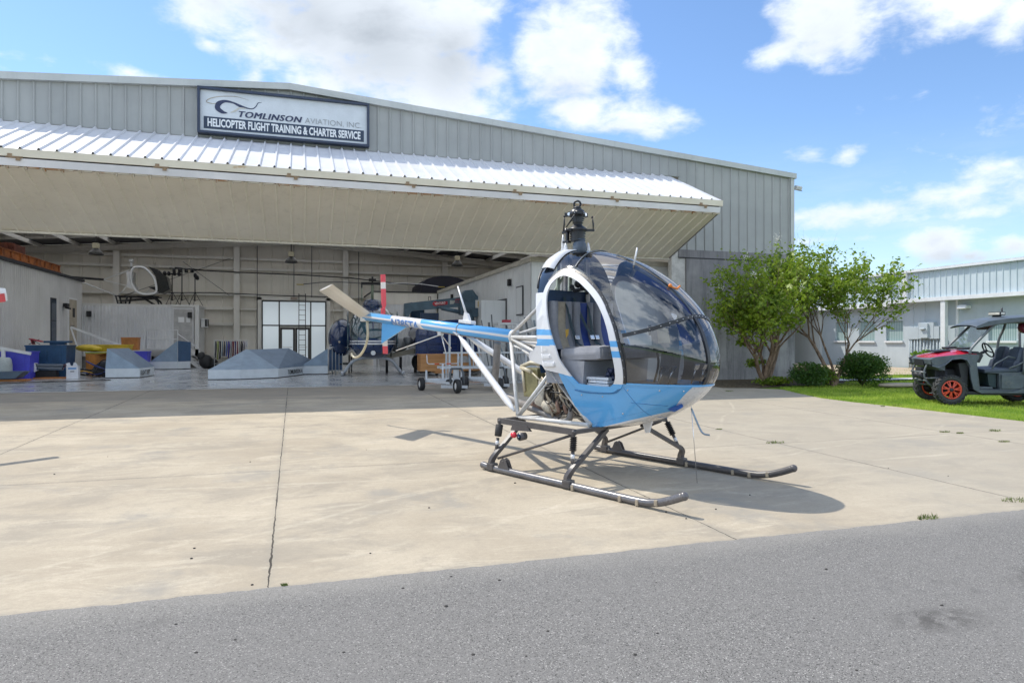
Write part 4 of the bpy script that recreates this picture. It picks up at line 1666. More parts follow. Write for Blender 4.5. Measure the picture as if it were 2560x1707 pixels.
# broad hip in the middle
C0, C1, C2, C3 = (-3.12, 26.0), (-2.05, 25.9), (-.78, 26.55), (.05, 28.6)
tcc = tent('booth_roof', 'broad hipped grey-blue canvas roof on the hangar floor with TOMLINSON on its skirt', [C0, C1, C2, C3, (.2, 29.5), (-2.8, 29.5)], H0,
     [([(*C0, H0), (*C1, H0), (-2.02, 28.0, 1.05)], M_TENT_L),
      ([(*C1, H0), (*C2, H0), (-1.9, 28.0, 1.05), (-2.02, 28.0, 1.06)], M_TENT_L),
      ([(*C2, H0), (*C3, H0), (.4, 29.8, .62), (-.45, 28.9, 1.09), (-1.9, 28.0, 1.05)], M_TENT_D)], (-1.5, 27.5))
dC = (Vector((*C3, 0)) - Vector((*C2, 0))).normalized()
skirt_text('TOMLINSON A', (*(Vector((*C2, 0)) + dC * .85).xy, 0), (*C3, 0), tcc, .10, .24, 1.45)
td = tent('booth_roof', 'triangular canvas roof rising to the right, between the broad roof and the dark blue helicopter', [(.02, 29.0), (1.10, 29.0), (1.10, 30.5), (.02, 30.5)], H0 - .01,
     [([(.02, 29.0, H0), (1.10, 29.0, H0), (1.10, 29.05, 1.07)], M_TENT_L)], (.6, 29.6))
cg = thing('barrier', 'low barrier with pale upright bars over deep blue cloth, right of the triangular booth roof', 'barrier', (1.45, 29.6, 0))
b = MB()
b.span((1.14, 29.62, .12), (1.72, 29.66, 1.02))
wb(b, 'cloth', M_TENT_N, cg)
b = MB()
for x in (1.16, 1.30, 1.44, 1.58, 1.72):
    b.tube([(x, 29.5, .0), (x, 29.5, 1.08)], .014, 6)
b.tube([(1.14, 29.5, 1.08), (1.74, 29.5, 1.08)], .018, 6)
b.tube([(1.14, 29.5, .13), (1.74, 29.5, .13)], .018, 6)
wb(b, 'bars', M_GRYM, cg)


def tote(name, label, cat, c, size, m, lid=None, group=None, ribs=True, rz=0.0):
    r = thing(name, label, cat, (c[0], c[1], 0 if len(c) < 3 else c[2]), rz, group=group)
    x, y, z = size
    b = MB()
    tp = .94
    b.add([(-x / 2 * tp, -y / 2 * tp, .01), (x / 2 * tp, -y / 2 * tp, .01), (x / 2 * tp, y / 2 * tp, .01), (-x / 2 * tp, y / 2 * tp, .01),
           (-x / 2, -y / 2, z), (x / 2, -y / 2, z), (x / 2, y / 2, z), (-x / 2, y / 2, z)],
          [(3, 2, 1, 0), (4, 5, 6, 7), (0, 1, 5, 4), (1, 2, 6, 5), (2, 3, 7, 6), (3, 0, 4, 7)])
    if ribs:
        for k in range(3):
            b.box(((k - 1) * x * .34, -y / 2 - .0, z * .5), (x * .05, .03, z * .8))
    b.build('body', m, r)
    b = MB()
    b.box((0, 0, z + .02), (x * 1.04, y * 1.04, .05), bev=.01)
    b.build('lid', lid or m, r)
    return r


M_PURP = paint('plastic_violet', (.075, .075, .55), .45, var=.06)
M_BLUEBIN = paint('plastic_blue', (.02, .075, .17), .5, var=.12)
M_YEL = paint('plastic_yellow', (.50, .36, .02), .5, var=.12)
M_ORG = paint('plastic_orange', (.50, .20, .03), .55, var=.15)
M_ORG2 = paint('orange_ply', (.42, .17, .05), .7, var=.2)
M_GRNB = paint('lid_green', (.28, .33, .04), .5)
M_RED = paint('red_cloth', (.40, .03, .05), .6)
tote('storage_bin', 'violet plastic bin at the far left edge of the hangar opening', 'bin', (-9.85, 28.6), (1.25, .9, .96), M_PURP)
tote('storage_bin', 'large dark blue bin between the violet bin and the orange boxes', 'bin', (-9.20, 30.2), (1.35, 1.1, 1.18), M_BLUEBIN)
tote('storage_bin', 'violet plastic bin behind the left booth roof, under the portable office', 'bin', (-7.65, 36.2), (1.4, .8, .85), M_PURP)
tote('storage_box', 'orange box with a green lid and a pale sticker, standing behind the white carton', 'box', (-7.85, 31.3), (.75, .8, .88), M_ORG, M_GRNB)
tote('storage_box', 'brown-orange box standing right behind the white carton', 'box', (-7.05, 31.4), (.8, .8, .8), paint('brown_box', (.12, .05, .02), .7), M_ORG2)
tote('tool_case', 'long yellow case lying on top of the boxes below the stair rail', 'case', (-7.6, 32.2, .93), (1.5, .6, .26), M_YEL, ribs=False)
tote('storage_box', 'small brown crate standing upright on the yellow case', 'box', (-7.05, 33.0, .98), (.65, .5, .52), M_ORG2, ribs=False)
for (x, y, c_, l_) in ((-7.3, 30.6, M_ORG, 'orange lid leaning across the boxes behind the white carton'),):
    r = thing('box_lid', l_, 'lid', (x, y, .80))
    b = MB()
    b.grid([[Vector((-.45 + i * .15, -.3 + j * .3, .12 * sin(i * .5) - i * .012)) for j in range(3)] for i in range(8)])
    b.build('lid', c_, r)
rc = thing('folding_chair', 'small red folding seat on top of the dark blue bin', 'chair', (-9.75, 30.4, 1.25))
b = MB()
b.box((0, 0, .16), (.42, .36, .04), (0, .25, 0))
b.box((-.12, 0, .10), (.03, .3, .2), (0, -.3, 0))
b.build('seat', M_RED, rc)
b = MB()
b.tube([(-.2, -.17, 0), (.15, -.17, .2)], .012, 6)
b.tube([(.18, -.17, 0), (-.15, -.17, .2)], .012, 6)
b.build('frame', M_BLK, rc)
t2 = thing('dolly_tray', 'flat dark tray lying on top of the dark blue bin beside the red seat', 'tray', (-9.05, 30.5, 1.25))
b = MB()
b.box((0, 0, .1), (.85, .5, .08), bev=.02)
b.box((0, 0, .02), (.5, .3, .08))
b.build('tray', M_BLUEBIN, t2)
pd = thing('pillow', 'yellow quilted pad on the bin between the dark tray and the yellow case', 'pad', (-8.3, 31.4, 1.0))
b = MB()
b.ball((0, 0, .1), (.42, .3, .15), 14, 8)
b.ball((.3, 0, .06), (.25, .25, .12), 12, 7)
b.build('pad', M_YEL, pd)
# dark moulded part with white end, on a stand
mp_ = thing('cowling_panel', 'dark blue moulded panel with a white corner lying before the dark blue bin', 'panel', (-8.95, 28.9, 0))
b = MB()
b.box((0, 0, .47), (1.15, .5, .16), (0, .03, .1), .05)
b.box((.15, -.1, .36), (.8, .35, .12), (0, .05, .1), .04)
b.build('panel', paint('gloss_navy', (.015, .035, .07), .2, coat=.5), mp_)
b = MB()
b.prism([(-.68, -.32, .55), (-.28, -.32, .58), (-.2, -.30, .30), (-.52, -.30, .14)], (0, .3, 0))
b.build('corner', M_WHT, mp_)
b = MB()
b.box((0, 0, .19), (.7, .3, .36))
b.build('stand', M_BLK, mp_)
# coiled straps and dark heap
hp_ = thing('hose_heap', 'heap of black hoses and blue straps on the floor beside the white carton', 'hoses', (-7.35, 29.5, 0))
b = MB()
rq = random.Random(5)
for i in range(9):
    cx_, cy_ = rq.uniform(-.7, .6), rq.uniform(-.3, .3)
    R1 = rq.uniform(.15, .35)
    pts = [(cx_ + R1 * cos(a) * 1.3, cy_ + R1 * sin(a), .05 + .03 * i + .05 * sin(3 * a)) for a in [k * .5 for k in range(14)]]
    b.tube(smooth_curve(pts, 2), .022, 6)
b.build('hose', M_BLK, hp_)
b = MB()
b.tube(smooth_curve([(-.4, -.3, .62), (-.1, -.32, .45), (.3, -.3, .28), (.6, -.25, .25)], 4), .03, 6)
b.tube(smooth_curve([(-.5, -.3, .2), (0, -.4, .12), (.5, -.35, .3), (.9, -.3, .1)], 4), .02, 6)
b.build('strap', paint('strap_blue', (.03, .05, .20), .6), hp_)
b = MB()
b.tube(smooth_curve([(.7, -.2, .72), (1.1, -.3, .70), (1.35, -.32, .4), (1.7, -.3, .18)], 4), .022, 6)
b.tube(smooth_curve([(-.9, -.3, .12), (-.5, -.4, .25), (-.1, -.42, .15)], 4), .022, 6)
b.build('cord', paint('cord_yellow', (.45, .25, .03), .5), hp_)
bgp = thing('duffel_bag', 'black duffel bag on the floor between the white carton and the left booth roof', 'bag', (-7.25, 30.0, 0))
b = MB()
b.ball((0, 0, .30), (.42, .3, .32), 14, 9)
b.ball((-.3, .1, .25), (.2, .3, .25), 12, 8)
b.build('bag', paint('bag_navy', (.01, .014, .025), .7), bgp)
b = MB()
b.tube(smooth_curve([(-.25, -.28, .35), (-.1, -.34, .62), (.15, -.34, .62), (.3, -.28, .3)], 4), .018, 6)
b.build('handle', M_BLK, bgp)
# white carton with handle hole and blue label
ct = thing('carton', 'white cardboard carton with a blue label, front centre of the left clutter', 'box', (-7.95, 28.4, 0), .05)
b = MB()
b.box((0, 0, .24), (.37, .30, .47))
b.prism([(-.15, -.15, .47), (-.05, -.15, .47), (-.08, -.15, .60), (-.16, -.15, .57)], (0, .02, 0))
b.prism([(.02, -.15, .47), (.17, -.15, .47), (.14, -.15, .56), (.05, -.15, .60)], (0, .02, 0))
b.box((-.19, .02, .52), (.01, .26, .1), (0, -.3, 0))
b.build('carton', paint('carton_white', (.66, .67, .72), .6, var=.04), ct)
b = MB()
b.box((.0, -.152, .38), (.26, .006, .055))
b.build('label', paint('label_blue', (.08, .28, .62), .5), ct)
b = MB()
b.box((.0, -.153, .27), (.13, .006, .028), bev=.002)
b.build('hand_hole', M_BLK, ct)
# plastic barrel end and low cart at far left
pl = thing('plastic_barrel', 'pale grey plastic drum in front of the violet bin', 'drum', (-9.95, 27.7, 0))
b = MB()
b.lathe([(.0, .02), (.31, .02), (.33, .1), (.33, .55), (.30, .74), (.26, .80), (.0, .82)], 18)
b.build('drum', paint('drum_grey', (.42, .46, .46), .5), pl)
lc = thing('creeper', 'low dark blue-grey moulded platform on an orange board at the far left edge', 'creeper', (-10.2, 27.2, 0))
b = MB()
b.prism([(-1.1, -.35, .10), (.95, -.35, .10), (1.2, -.35, .34), (-1.1, -.35, .34)], (0, .7, 0))
b.build('body', paint('creeper_blue', (.06, .09, .13), .4), lc)
b = MB()
b.box((.1, 0, .04), (2.3, .5, .06))
b.build('board', M_ORG2, lc)
b = MB()
b.box((-.6, .1, .62), (1.5, .4, .06), (0, .06, 0))
b.tube([(-.7, 0, .34), (-.7, 0, .62)], .04, 6)
b.build('seat', paint('creeper_seat', (.03, .035, .08), .4), lc)
pk = thing('timber_plank', 'pale orange plank lying on the floor below the dark blue bin', 'plank', (-8.9, 28.6, 0))
b = MB()
b.box((0, 0, .03), (1.5, .14, .05), (0, 0, .06))
b.build('plank', M_ORG2, pk)
for i, (pp, lab) in enumerate((((-8.9, 25.9), 'thin black mat strip on the hangar floor nearest the left edge'), ((-7.3, 26.4), 'thin black strap lying on the floor in front of the left booth roof'))):
    r = thing('floor_strap', lab, 'strap', (pp[0], pp[1], .0))
    b = MB()
    b.tube(smooth_curve([(-.9, -.35, .01), (-.3, -.15, .012), (.3, .1, .012), (.9, .55, .012)], 4), .016, 6)
    b.build('strap', M_BLK, r)

# blue helicopter, nose towards the door ---------------------------------------
H2 = thing('blue_helicopter', 'dark blue helicopter with white stripes and pale skids parked inside the hangar', 'helicopter', (2.95, 29.2, 0), radians(-95))
H2.scale = (1.06, 1.06, 1.06)
# local: +X forward (towards the camera), +Y to the left of the machine
M_NAVY = paint('gloss_dark_blue', (.008, .028, .095), .15, coat=.8, var=.05)
M_DKG = paint('cockpit_glass', (.025, .065, .09), .05, var=.3, coat=1.0)
b = MB()
secs = [(-1.6, .45, 1.5, 2.3), (-1.2, .7, 1.0, 2.6), (-.5, .88, .72, 2.72), (.3, .92, .62, 2.70), (1.0, .90, .62, 2.45), (1.5, .80, .68, 2.1), (1.9, .58, .80, 1.7), (2.1, .30, .95, 1.4), (2.18, .03, 1.1, 1.2)]
rows = []
for x, w, z0, z1 in secs:
    zc, hh_ = (z0 + z1) / 2, (z1 - z0) / 2
    rows.append([Vector((x, w * math.copysign(abs(cos(a)) ** .8, cos(a)), zc + hh_ * math.copysign(abs(sin(a)) ** .8, sin(a)))) for a in [2 * pi * k / 28 for k in range(28)]])
b.grid(rows, close_u=True)
bodyv, bodyf = list(b.v), list(b.f)


def pick(faces, name, m, grow=0.0):
    q = MB()
    used = sorted({i for f in faces for i in f})
    mp = {i: k for k, i in enumerate(used)}
    q.v, q.f = [tuple(bodyv[i]) for i in used], [tuple(mp[i] for i in f) for f in faces]
    q.sm = [True] * len(faces)
    return q.build(name, m, H2)


def is_pane(f):
    c = sum((Vector(bodyv[i]) for i in f), Vector()) / len(f)
    return c.x > .25 and c.z > 1.38 and abs(c.y) > .05 and c.z < 2.5


pick([f for f in bodyf if not is_pane(f)], 'body', M_NAVY)
pick([f for f in bodyf if is_pane(f)], 'glazing', M_DKG)
b = MB()
b.tube([(2.02, 0, 1.38), (1.75, 0, 1.9), (1.3, 0, 2.3), (.9, 0, 2.5)], .03, 6)
b.tube([(2.0, y, 1.38) if abs(y) < .35 else (1.9 - (abs(y) - .35) * 1.2, y, 1.38) for y in (-.8, -.6, -.35, 0, .35, .6, .8)], .02, 6)
b.build('window_post', M_NAVY, H2)
b = MB()
for y in (-.38, .38):
    b.box((.9, y, 1.75), (.16, .46, .8), (0, -.2, 0), .05)
b.build('seat', M_BLK, H2)
for s in (-1, 1):
    b = MB()
    b.tube(smooth_curve([(1.35, s * .93, 1.2), (1.1, s * .94, 2.25), (.35, s * .96, 2.38), (.2, s * .96, 1.25), (.5, s * .97, .95), (1.2, s * .93, .95)], 4, True), .03, 6)
    b.build('door_frame', M_DKG, H2)
# stripes round the nose
def stripe(z, th, name, m):
    b = MB()
    rows = []
    for zz in (z - th / 2, z + th / 2):
        row = []
        for i in range(41):
            y = -.90 + i * .045
            best = None
            for k in range(len(secs) - 1, 0, -1):
                xa, wa, z0a, z1a = secs[k]
                xb_, wb_, z0b, z1b = secs[k - 1]
                for q in range(12):
                    u = q / 12
                    x = xa + (xb_ - xa) * u
                    w = wa + (wb_ - wa) * u
                    z0 = z0a + (z0b - z0a) * u
                    z1 = z1a + (z1b - z1a) * u
                    zc, hh_ = (z0 + z1) / 2, (z1 - z0) / 2
                    if abs(zz - zc) < hh_ and (abs(y) / w) ** 2.5 + (abs(zz - zc) / hh_) ** 2.5 <= 1:
                        best = x
                        break
                if best is not None:
                    break
            row.append(Vector(((best if best is not None else -.4) + .014, y * 1.01, zz)))
        rows.append(row)
    b.grid(rows)
    return b.build(name, m, H2)


stripe(1.30, .05, 'stripe', M_WHT)
stripe(1.20, .05, 'stripe', M_WHT)
b = MB()
b.lathe([(.42, 2.55), (.40, 2.8), (.32, 2.95), (.12, 3.0)], 18, Matrix.Translation((-.3, 0, 0)) @ Matrix.Diagonal((1.8, 1, 1, 1)))
b.build('engine_cowl', M_NAVY, H2)
b = MB()
b.tube([(-.2, 0, 2.9), (-.2, 0, 3.62)], .055, 8)
b.tube([(-.05, .42, 2.9), (-.1, .42, 3.45)], .02, 6)
b.tube([(-.05, -.42, 2.9), (-.1, -.42, 3.45)], .02, 6)
b.build('mast', paint('mast_green', (.22, .27, .20), .5), H2)
b = MB()
b.box((-.2, 0, 3.64), (.22, .9, .10), bev=.03)
b.box((-.2, 0, 3.78), (.12, .3, .12), bev=.03)
b.tube([(-.2, 0, 3.6), (-.2, 0, 3.92)], .04, 6)
b.tube([(-.1, .42, 3.45), (-.2, .42, 3.62)], .03, 6)
b.tube([(-.1, -.42, 3.45), (-.2, -.42, 3.62)], .03, 6)
b.build('rotor_head', M_BLK, H2)
for s in (1, -1):
    b = MB()
    P = [(-.2, s * .4, 3.64), (-.25, s * 1.2, 3.68), (-.3, s * 2.0, 3.66), (-.35, s * 2.7, 3.58)]
    rows = [[Vector((x - .13, y, z)), Vector((x - .05, y, z + .02)), Vector((x + .13, y, z - .03)), Vector((x - .05, y, z - .012))] for x, y, z in P]
    b.grid(rows, close_u=True)
    bl = b.build('rotor_blade', paint('blade_grey', (.34, .34, .35), .4) if s > 0 else M_BLK, H2)
    b = MB()
    b.box((-.35, s * 2.82, 3.56), (.27, .26, .02))
    b.build('blade_tip', M_YEL, bl)
for s in (-1, 1):
    b = MB()
    b.tube(smooth_curve([(-1.2, s * 1.12, .06), (1.75, s * 1.12, .06), (2.15, s * 1.12, .16)], 4), .05, 8)
    b.build('skid', paint('skid_pale', (.42, .45, .50), .4), H2)
    for x in (-.6, 1.0):
        b = MB()
        b.tube(smooth_curve([(x, 0, .66), (x, s * .45, .64), (x, s * .78, .50), (x, s * 1.08, .10)], 5), .055, 8)
        b.build('cross_tube', paint('skid_pale', (.42, .45, .50), .4), H2)
b = MB()
b.tube([(-1.5, 0, 1.95), (-6.2, 0, 2.35)], [.32, .14], 12)
b.build('tail_boom', M_NAVY, H2)
b = MB()
b.lathe([(.0, .0), (.09, .02), (.09, .03)], 12, Matrix.Translation((2.06, 0, .86)) @ Matrix.Rotation(radians(90), 4, 'Y'))
b.build('landing_light', M_WHT, H2)
b = MB()
b.tube([(1.7, .2, .62), (1.9, .22, .15)], .012, 6)
b.build('antenna', M_GRYM, H2)
# second dark blue door/pod seen to its left: a bubble helmet-like pod of another machine
pod = thing('helicopter_pod', 'glossy dark blue cabin pod on a trolley, left behind the blue helicopter nose', 'cabin pod', (1.75, 30.2, 0), radians(-100))
b = MB()
rows = []
for x, w, z0, z1 in [(-.8, .35, 1.2, 1.9), (-.4, .5, .85, 2.25), (.1, .58, .72, 2.35), (.55, .52, .75, 2.2), (.85, .36, .9, 1.9), (1.0, .04, 1.3, 1.4)]:
    zc, hh_ = (z0 + z1) / 2, (z1 - z0) / 2
    rows.append([Vector((x, w * cos(a), zc + hh_ * sin(a))) for a in [2 * pi * k / 24 for k in range(24)]])
b.grid(rows, close_u=True)
b.build('pod', M_NAVY, pod)
b = MB()
for z in (1.22, 1.12):
    b.tube([(.9 - .35 * abs(y) ** 2 * 2, y, z) for y in [-.42 + .12 * k for k in range(8)]], .016, 6)
b.build('stripe', M_WHT, pod)
b = MB()
b.box((0, 0, .40), (1.2, .8, .06))
for x in (-.5, .5):
    for y in (-.35, .35):
        b.tube([(x, y, .08), (x, y, .8)], .025, 6)
        b.lathe([(.08, -.02), (.08, .02)], 10, Matrix.Translation((x, y, .08)) @ Matrix.Rotation(pi / 2, 4, 'X'))
b.build('trolley', M_BLK, pod)

# crane truck -------------------------------------------------------------------
M_CRN = paint('crane_slate', (.075, .13, .18), .45, var=.12)
M_TRK = paint('truck_blue', (.010, .035, .16), .25, coat=.5, var=.1)
TR = thing('crane_truck', 'dark blue service truck carrying a slate blue crane with a red badge', 'truck', (6.2, 28.8, 0))
b = MB()
b.prism([(4.35, 29, 2.66), (4.42, 29, 3.02), (6.9, 29, 3.34), (6.95, 29, 2.92)], (0, .30, 0))
b.prism([(4.28, 28.97, 2.42), (4.30, 28.97, 3.0), (4.62, 28.97, 3.06), (4.62, 28.97, 2.72), (4.45, 28.97, 2.42)], (0, .36, 0))
b.tube([(5.9, 28.95, 2.82), (6.7, 28.95, 2.66)], .09, 10)
b.tube([(5.75, 28.95, 2.86), (5.95, 28.95, 2.81)], .05, 8)
wb(b, 'boom', M_CRN, TR)
b = MB()
b.prism([(6.75, 28.95, 2.55), (6.70, 28.95, 3.2), (6.95, 28.95, 3.62), (7.3, 28.95, 3.66), (7.5, 28.95, 3.4), (7.85, 28.95, 3.25), (7.85, 28.95, 2.75), (7.5, 28.95, 2.45)], (0, .42, 0))
b.lathe([(.24, 0), (.26, .03), (.26, .4), (.24, .43)], 18, Matrix.Translation((7.12, 29.36, 3.38)) @ Matrix.Rotation(pi / 2, 4, 'X'))
b.tube([(7.2, 29.15, 1.9), (7.2, 29.15, 2.6)], .22, 14)
for z in (2.66, 2.72, 2.78, 2.84):
    b.span((6.85, 28.90, z), (7.25, 28.96, z + .03))
wb(b, 'crane_head', M_CRN, TR)
b = MB()
b.span((7.42, 28.9, 2.85), (7.80, 28.95, 3.2))
wb(b, 'control_box', M_WHT, TR)
b = MB()
b.span((7.52, 28.885, 2.9), (7.64, 28.9, 3.15))
wb(b, 'warning_label', M_YEL, TR)
b = MB()
b.tube([(4.32, 28.9, 2.44), (4.20, 28.9, 2.40), (4.18, 28.9, 2.28)], .03, 6)
b.box((4.18, 28.9, 2.24), (.08, .06, .10))
wb(b, 'hook', M_BLK, TR)
b = MB()
b.tube([(5.35, 29.1, 3.16), (5.35, 29.1, 3.32), (5.45, 29.1, 3.32), (5.45, 29.1, 3.17)], .015, 6)
wb(b, 'grab_loop', M_BLK, TR)
# badges
b = MB()
b.lathe([(.12, -.004), (.12, .004)], 18, Matrix.Translation((5.63, 28.985, 3.01)) @ Matrix.Rotation(pi / 2, 4, 'X') @ Matrix.Diagonal((1.0, .85, 1, 1)))
b.prism([(5.66, 28.99, 2.93), (6.17, 28.99, 2.99), (6.17, 28.99, 3.13), (5.66, 28.99, 3.08)], (0, -.008, 0))
wb(b, 'badge', paint('badge_red', (.45, .015, .03), .4), TR)
b = MB()
vs, fs = text_mesh('VENTURO', .13, .002, .003)
b.add([(5.60 + v.x * .78, 28.975 - v.z, 2.965 + v.y + .11 * v.x * .78) for v in vs], fs)
wb(b, 'badge_lettering', M_WHT, TR)
b = MB()
vs, fs = text_mesh('HT30K', .11, .002, .004)
b.add([(6.50 + v.x * .9, 28.975 - v.z, 3.15 + v.y + .1 * v.x) for v in vs], fs)
b.span((6.5, 28.98, 3.08), (6.88, 28.99, 3.10))
wb(b, 'model_lettering', M_RED, TR)
b = MB()
b.prism([(6.28, 28.985, 3.0), (6.45, 28.985, 3.02), (6.52, 28.985, 3.16), (6.28, 28.985, 3.17)], (0, -.006, 0))
wb(b, 'decal', paint('decal_grey', (.42, .44, .42), .5), TR)
# truck body: cab roof, hood, flat deck, service boxes
b = MB()
b.prism([(4.9, 28.9, 1.95), (5.2, 28.9, 2.08), (6.1, 28.9, 2.3), (7.1, 28.9, 2.36), (7.4, 28.9, 2.1), (7.55, 28.9, 1.5), (7.55, 28.9, .75), (4.75, 28.9, .75), (4.75, 28.9, 1.8)], (0, 2.0, 0))
wb(b, 'body', M_TRK, TR)
b = MB()
b.prism([(6.25, 28.88, 2.02), (6.95, 28.88, 2.25), (7.15, 28.88, 2.12), (7.1, 28.88, 1.72), (6.3, 28.88, 1.72)], (0, .02, 0))
wb(b, 'side_window', M_DKG, TR)
b = MB()
for z in (.95, 1.25, 1.6):
    b.span((4.78, 28.86, z), (7.52, 28.9, z + .05))
for x in (4.8, 5.25, 6.6):
    b.span((x, 28.85, .78), (x + .06, 28.9, 1.9))
wb(b, 'body_rails', paint('truck_rail', (.015, .04, .15), .35), TR)
b = MB()
b.span((4.95, 28.84, 2.05), (5.75, 28.9, 2.6))
wb(b, 'tool_panel', paint('toolbox_blue', (.01, .03, .08), .4), TR)
b = MB()
b.span((5.35, 28.82, 2.1), (5.55, 28.84, 2.25))
wb(b, 'reflector', M_RED, TR)
for x, y in ((5.3, 29.0), (7.1, 29.0), (5.3, 30.8), (7.1, 30.8)):
    b = MB()
    b.lathe([(.2, -.13), (.38, -.13), (.42, -.08), (.42, .08), (.38, .13), (.2, .13)], 18, Matrix.Translation((x, y, .42)) @ Matrix.Rotation(pi / 2, 4, 'X'))
    wh = wb(b, 'wheel', paint('tyre', (.02, .02, .021), .8), TR)
    b = MB()
    b.lathe([(.05, -.14), (.2, -.11), (.21, .11), (.05, .14)], 14, Matrix.Translation((x, y, .42)) @ Matrix.Rotation(pi / 2, 4, 'X'))
    wb(b, 'rim', M_GRYM, TR, wh)
# grey machine on a ramp left of the truck
mc = thing('tow_machine', 'grey engine unit on a sloping rack between the blue helicopter and the crane truck', 'machine', (4.0, 29.6, 0))
b = MB()
b.prism([(3.55, 29.3, .60), (4.9, 29.3, .88), (4.9, 29.3, 1.08), (3.55, 29.3, .80)], (0, .5, 0))
wb(b, 'rack', paint('rack_tan', (.30, .27, .21), .6), mc)
b = MB()
b.ball((4.1, 29.5, 1.2), (.40, .3, .32), 14, 9)
b.ball((4.5, 29.5, 1.35), (.25, .3, .25), 12, 8)
wb(b, 'engine', paint('engine_grey', (.18, .19, .20), .4, .4), mc)
b = MB()
for x in (3.6, 4.2, 4.85):
    b.tube([(x, 29.35, 0), (x, 29.35, .7)], .03, 6)
    b.tube([(x, 29.75, 0), (x, 29.75, .7)], .03, 6)
b.tube([(3.75, 29.3, .7), (3.75, 29.3, 1.35), (3.95, 29.3, 1.6)], .03, 6)
wb(b, 'legs', M_BLK, mc)

# orange timber crate on castors -------------------------------------------------
M_TIM = NT('crate_timber')
c = M_TIM.mix(M_TIM.ramp(M_TIM.noise(1.6, 6, .6, stretch=(.5, .5, 9)), .35, .65), (.42, .20, .075), (.56, .29, .12))
M_TIM.bsdf(c, .7)
cr2 = thing('long_crate', 'long orange timber crate on castors below the crane truck', 'crate', (6.8, 26.8, 0))
b = MB()
b.span((4.55, 26.4, .18), (9.2, 27.3, .84), bev=.012)
wb(b, 'box', M_TIM.m, cr2)
b = MB()
b.span((4.52, 26.38, .82), (9.23, 27.32, .86))
b.span((5.1, 26.37, .10), (5.9, 27.2, .18))
b.span((7.9, 26.37, .10), (8.7, 27.2, .18))
wb(b, 'battens', M_TIM.m, cr2)
for x in (5.2, 5.8, 8.0, 8.6):
    b = MB()
    b.lathe([(.055, -.02), (.06, 0), (.055, .02)], 12, Matrix.Translation((x, 26.5, .06)) @ Matrix.Rotation(pi / 2, 4, 'X'))
    wb(b, 'castor', M_BLK, cr2)
b = MB()
b.prism([(6.05, 26.385, .52), (6.5, 26.385, .52), (6.42, 26.385, .78), (6.05, 26.385, .78)], (0, -.01, 0))
wb(b, 'paper_note', paint('note_grey', (.42, .42, .42), .7), cr2)

# ground-handling trolleys ---------------------------------------------------------
M_TYRE = paint('tyre', (.02, .02, .021), .8)


def wheel(root, c, r, w, axis, part='wheel', rimm=None, n=20):
    M = Matrix.Translation(c) @ axis
    b = MB()
    b.lathe([(r * .55, -w * .3), (r * .55, -w * .5), (r * .9, -w * .5), (r, -w * .3), (r, w * .3), (r * .9, w * .5), (r * .55, w * .5), (r * .55, w * .3)], n, M, caps=False)
    t_ = b.build(part, M_TYRE, root)
    b = MB()
    b.lathe([(.0, -w * .42), (r * .3, -w * .5), (r * .55, -w * .36), (r * .56, w * .36), (r * .3, w * .5), (0, w * .42)], n, M)
    b.build('rim', rimm or M_GRYM, t_)
    return t_


M_ALU = paint('trolley_white', (.52, .54, .56), .4, var=.08, dirt=(.25, .24, .22, .4))


def trolley(name, label, loc, rz, arm=True):
    r = thing(name, label, 'trolley', loc, rz, group='white ground-handling trolleys at the hangar sill')
    ax = Matrix.Rotation(pi / 2, 4, 'Y')
    for c in ((-.55, .55, .19), (.62, .30, .19), (.05, -.75, .19)):
        wheel(r, c, .19, .13, ax)
    b = MB()
    b.bar((-.45, .55, .30), (.62, .35, .30), .07, .09)
    b.bar((-.45, .5, .28), (.05, -.45, .24), .05, .06)
    b.bar((.55, .35, .28), (.05, -.45, .24), .05, .06)
    b.bar((-.25, -.28, .16), (.45, -.5, .14), .07, .08)
    b.bar((-.2, .2, .24), (.35, .05, .24), .05, .05)
    b.build('chassis', M_ALU, r)
    for x, y, z in ((-.42, .5, .58), (.05, .42, .52), (.42, .38, .58)):
        b = MB()
        b.bar((x, y, .30), (x, y, z), .045, .05)
        b.build('upright', M_ALU, r)
    b = MB()
    b.bar((.05, -.55, .2), (.05, -.62, .62), .08, .11)
    b.build('fork_post', M_ALU, r)
    b = MB()
    b.tube([(-.1, -.68, .66), (-.14, -.7, .52), (-.14, -.75, .25)], .03, 6)
    b.tube([(.2, -.68, .66), (.24, -.7, .52), (.24, -.75, .25)], .03, 6)
    b.tube([(-.1, -.68, .66), (.2, -.68, .66)], .03, 6)
    b.build('fork', paint('fork_dark', (.07, .08, .09), .4), r)
    if arm:
        b = MB()
        b.tube([(.06, .45, .3), (.06, .45, .76)], .028, 8)
        b.tube([(-.42, .45, 1.02), (-.41, .45, .80), (-.36, .45, .76), (.49, .45, .76), (.53, .45, .80), (.54, .45, 1.04)], .014, 7)
        b.build('cradle_arm', M_ALU, r)
        for x in (-.12, .24):
            b = MB()
            b.tube([(x - .07, .45, .76), (x + .07, .45, .76)], .018, 8)
            b.build('red_sleeve', paint('sleeve_red', (.55, .08, .03), .5), r)
    b = MB()
    b.tube([(-.2, .1, .25), (0, .05, .22), (.2, .1, .28), (.3, 0, .2)], .03, 6)
    b.ball((.1, 0, .27), (.12, .1, .08), 10, 6)
    b.build('winch', M_BLK, r)
    return r


trolley('ground_trolley', 'white three-wheeled trolley with cradle bar, left one of the two at the hangar sill', (3.92, 18.6, gz(18.6)), radians(8))
trolley('ground_trolley', 'white trolley half hidden by the tail struts, right one of the two at the sill', (5.25, 18.9, gz(18.9)), radians(4), False)

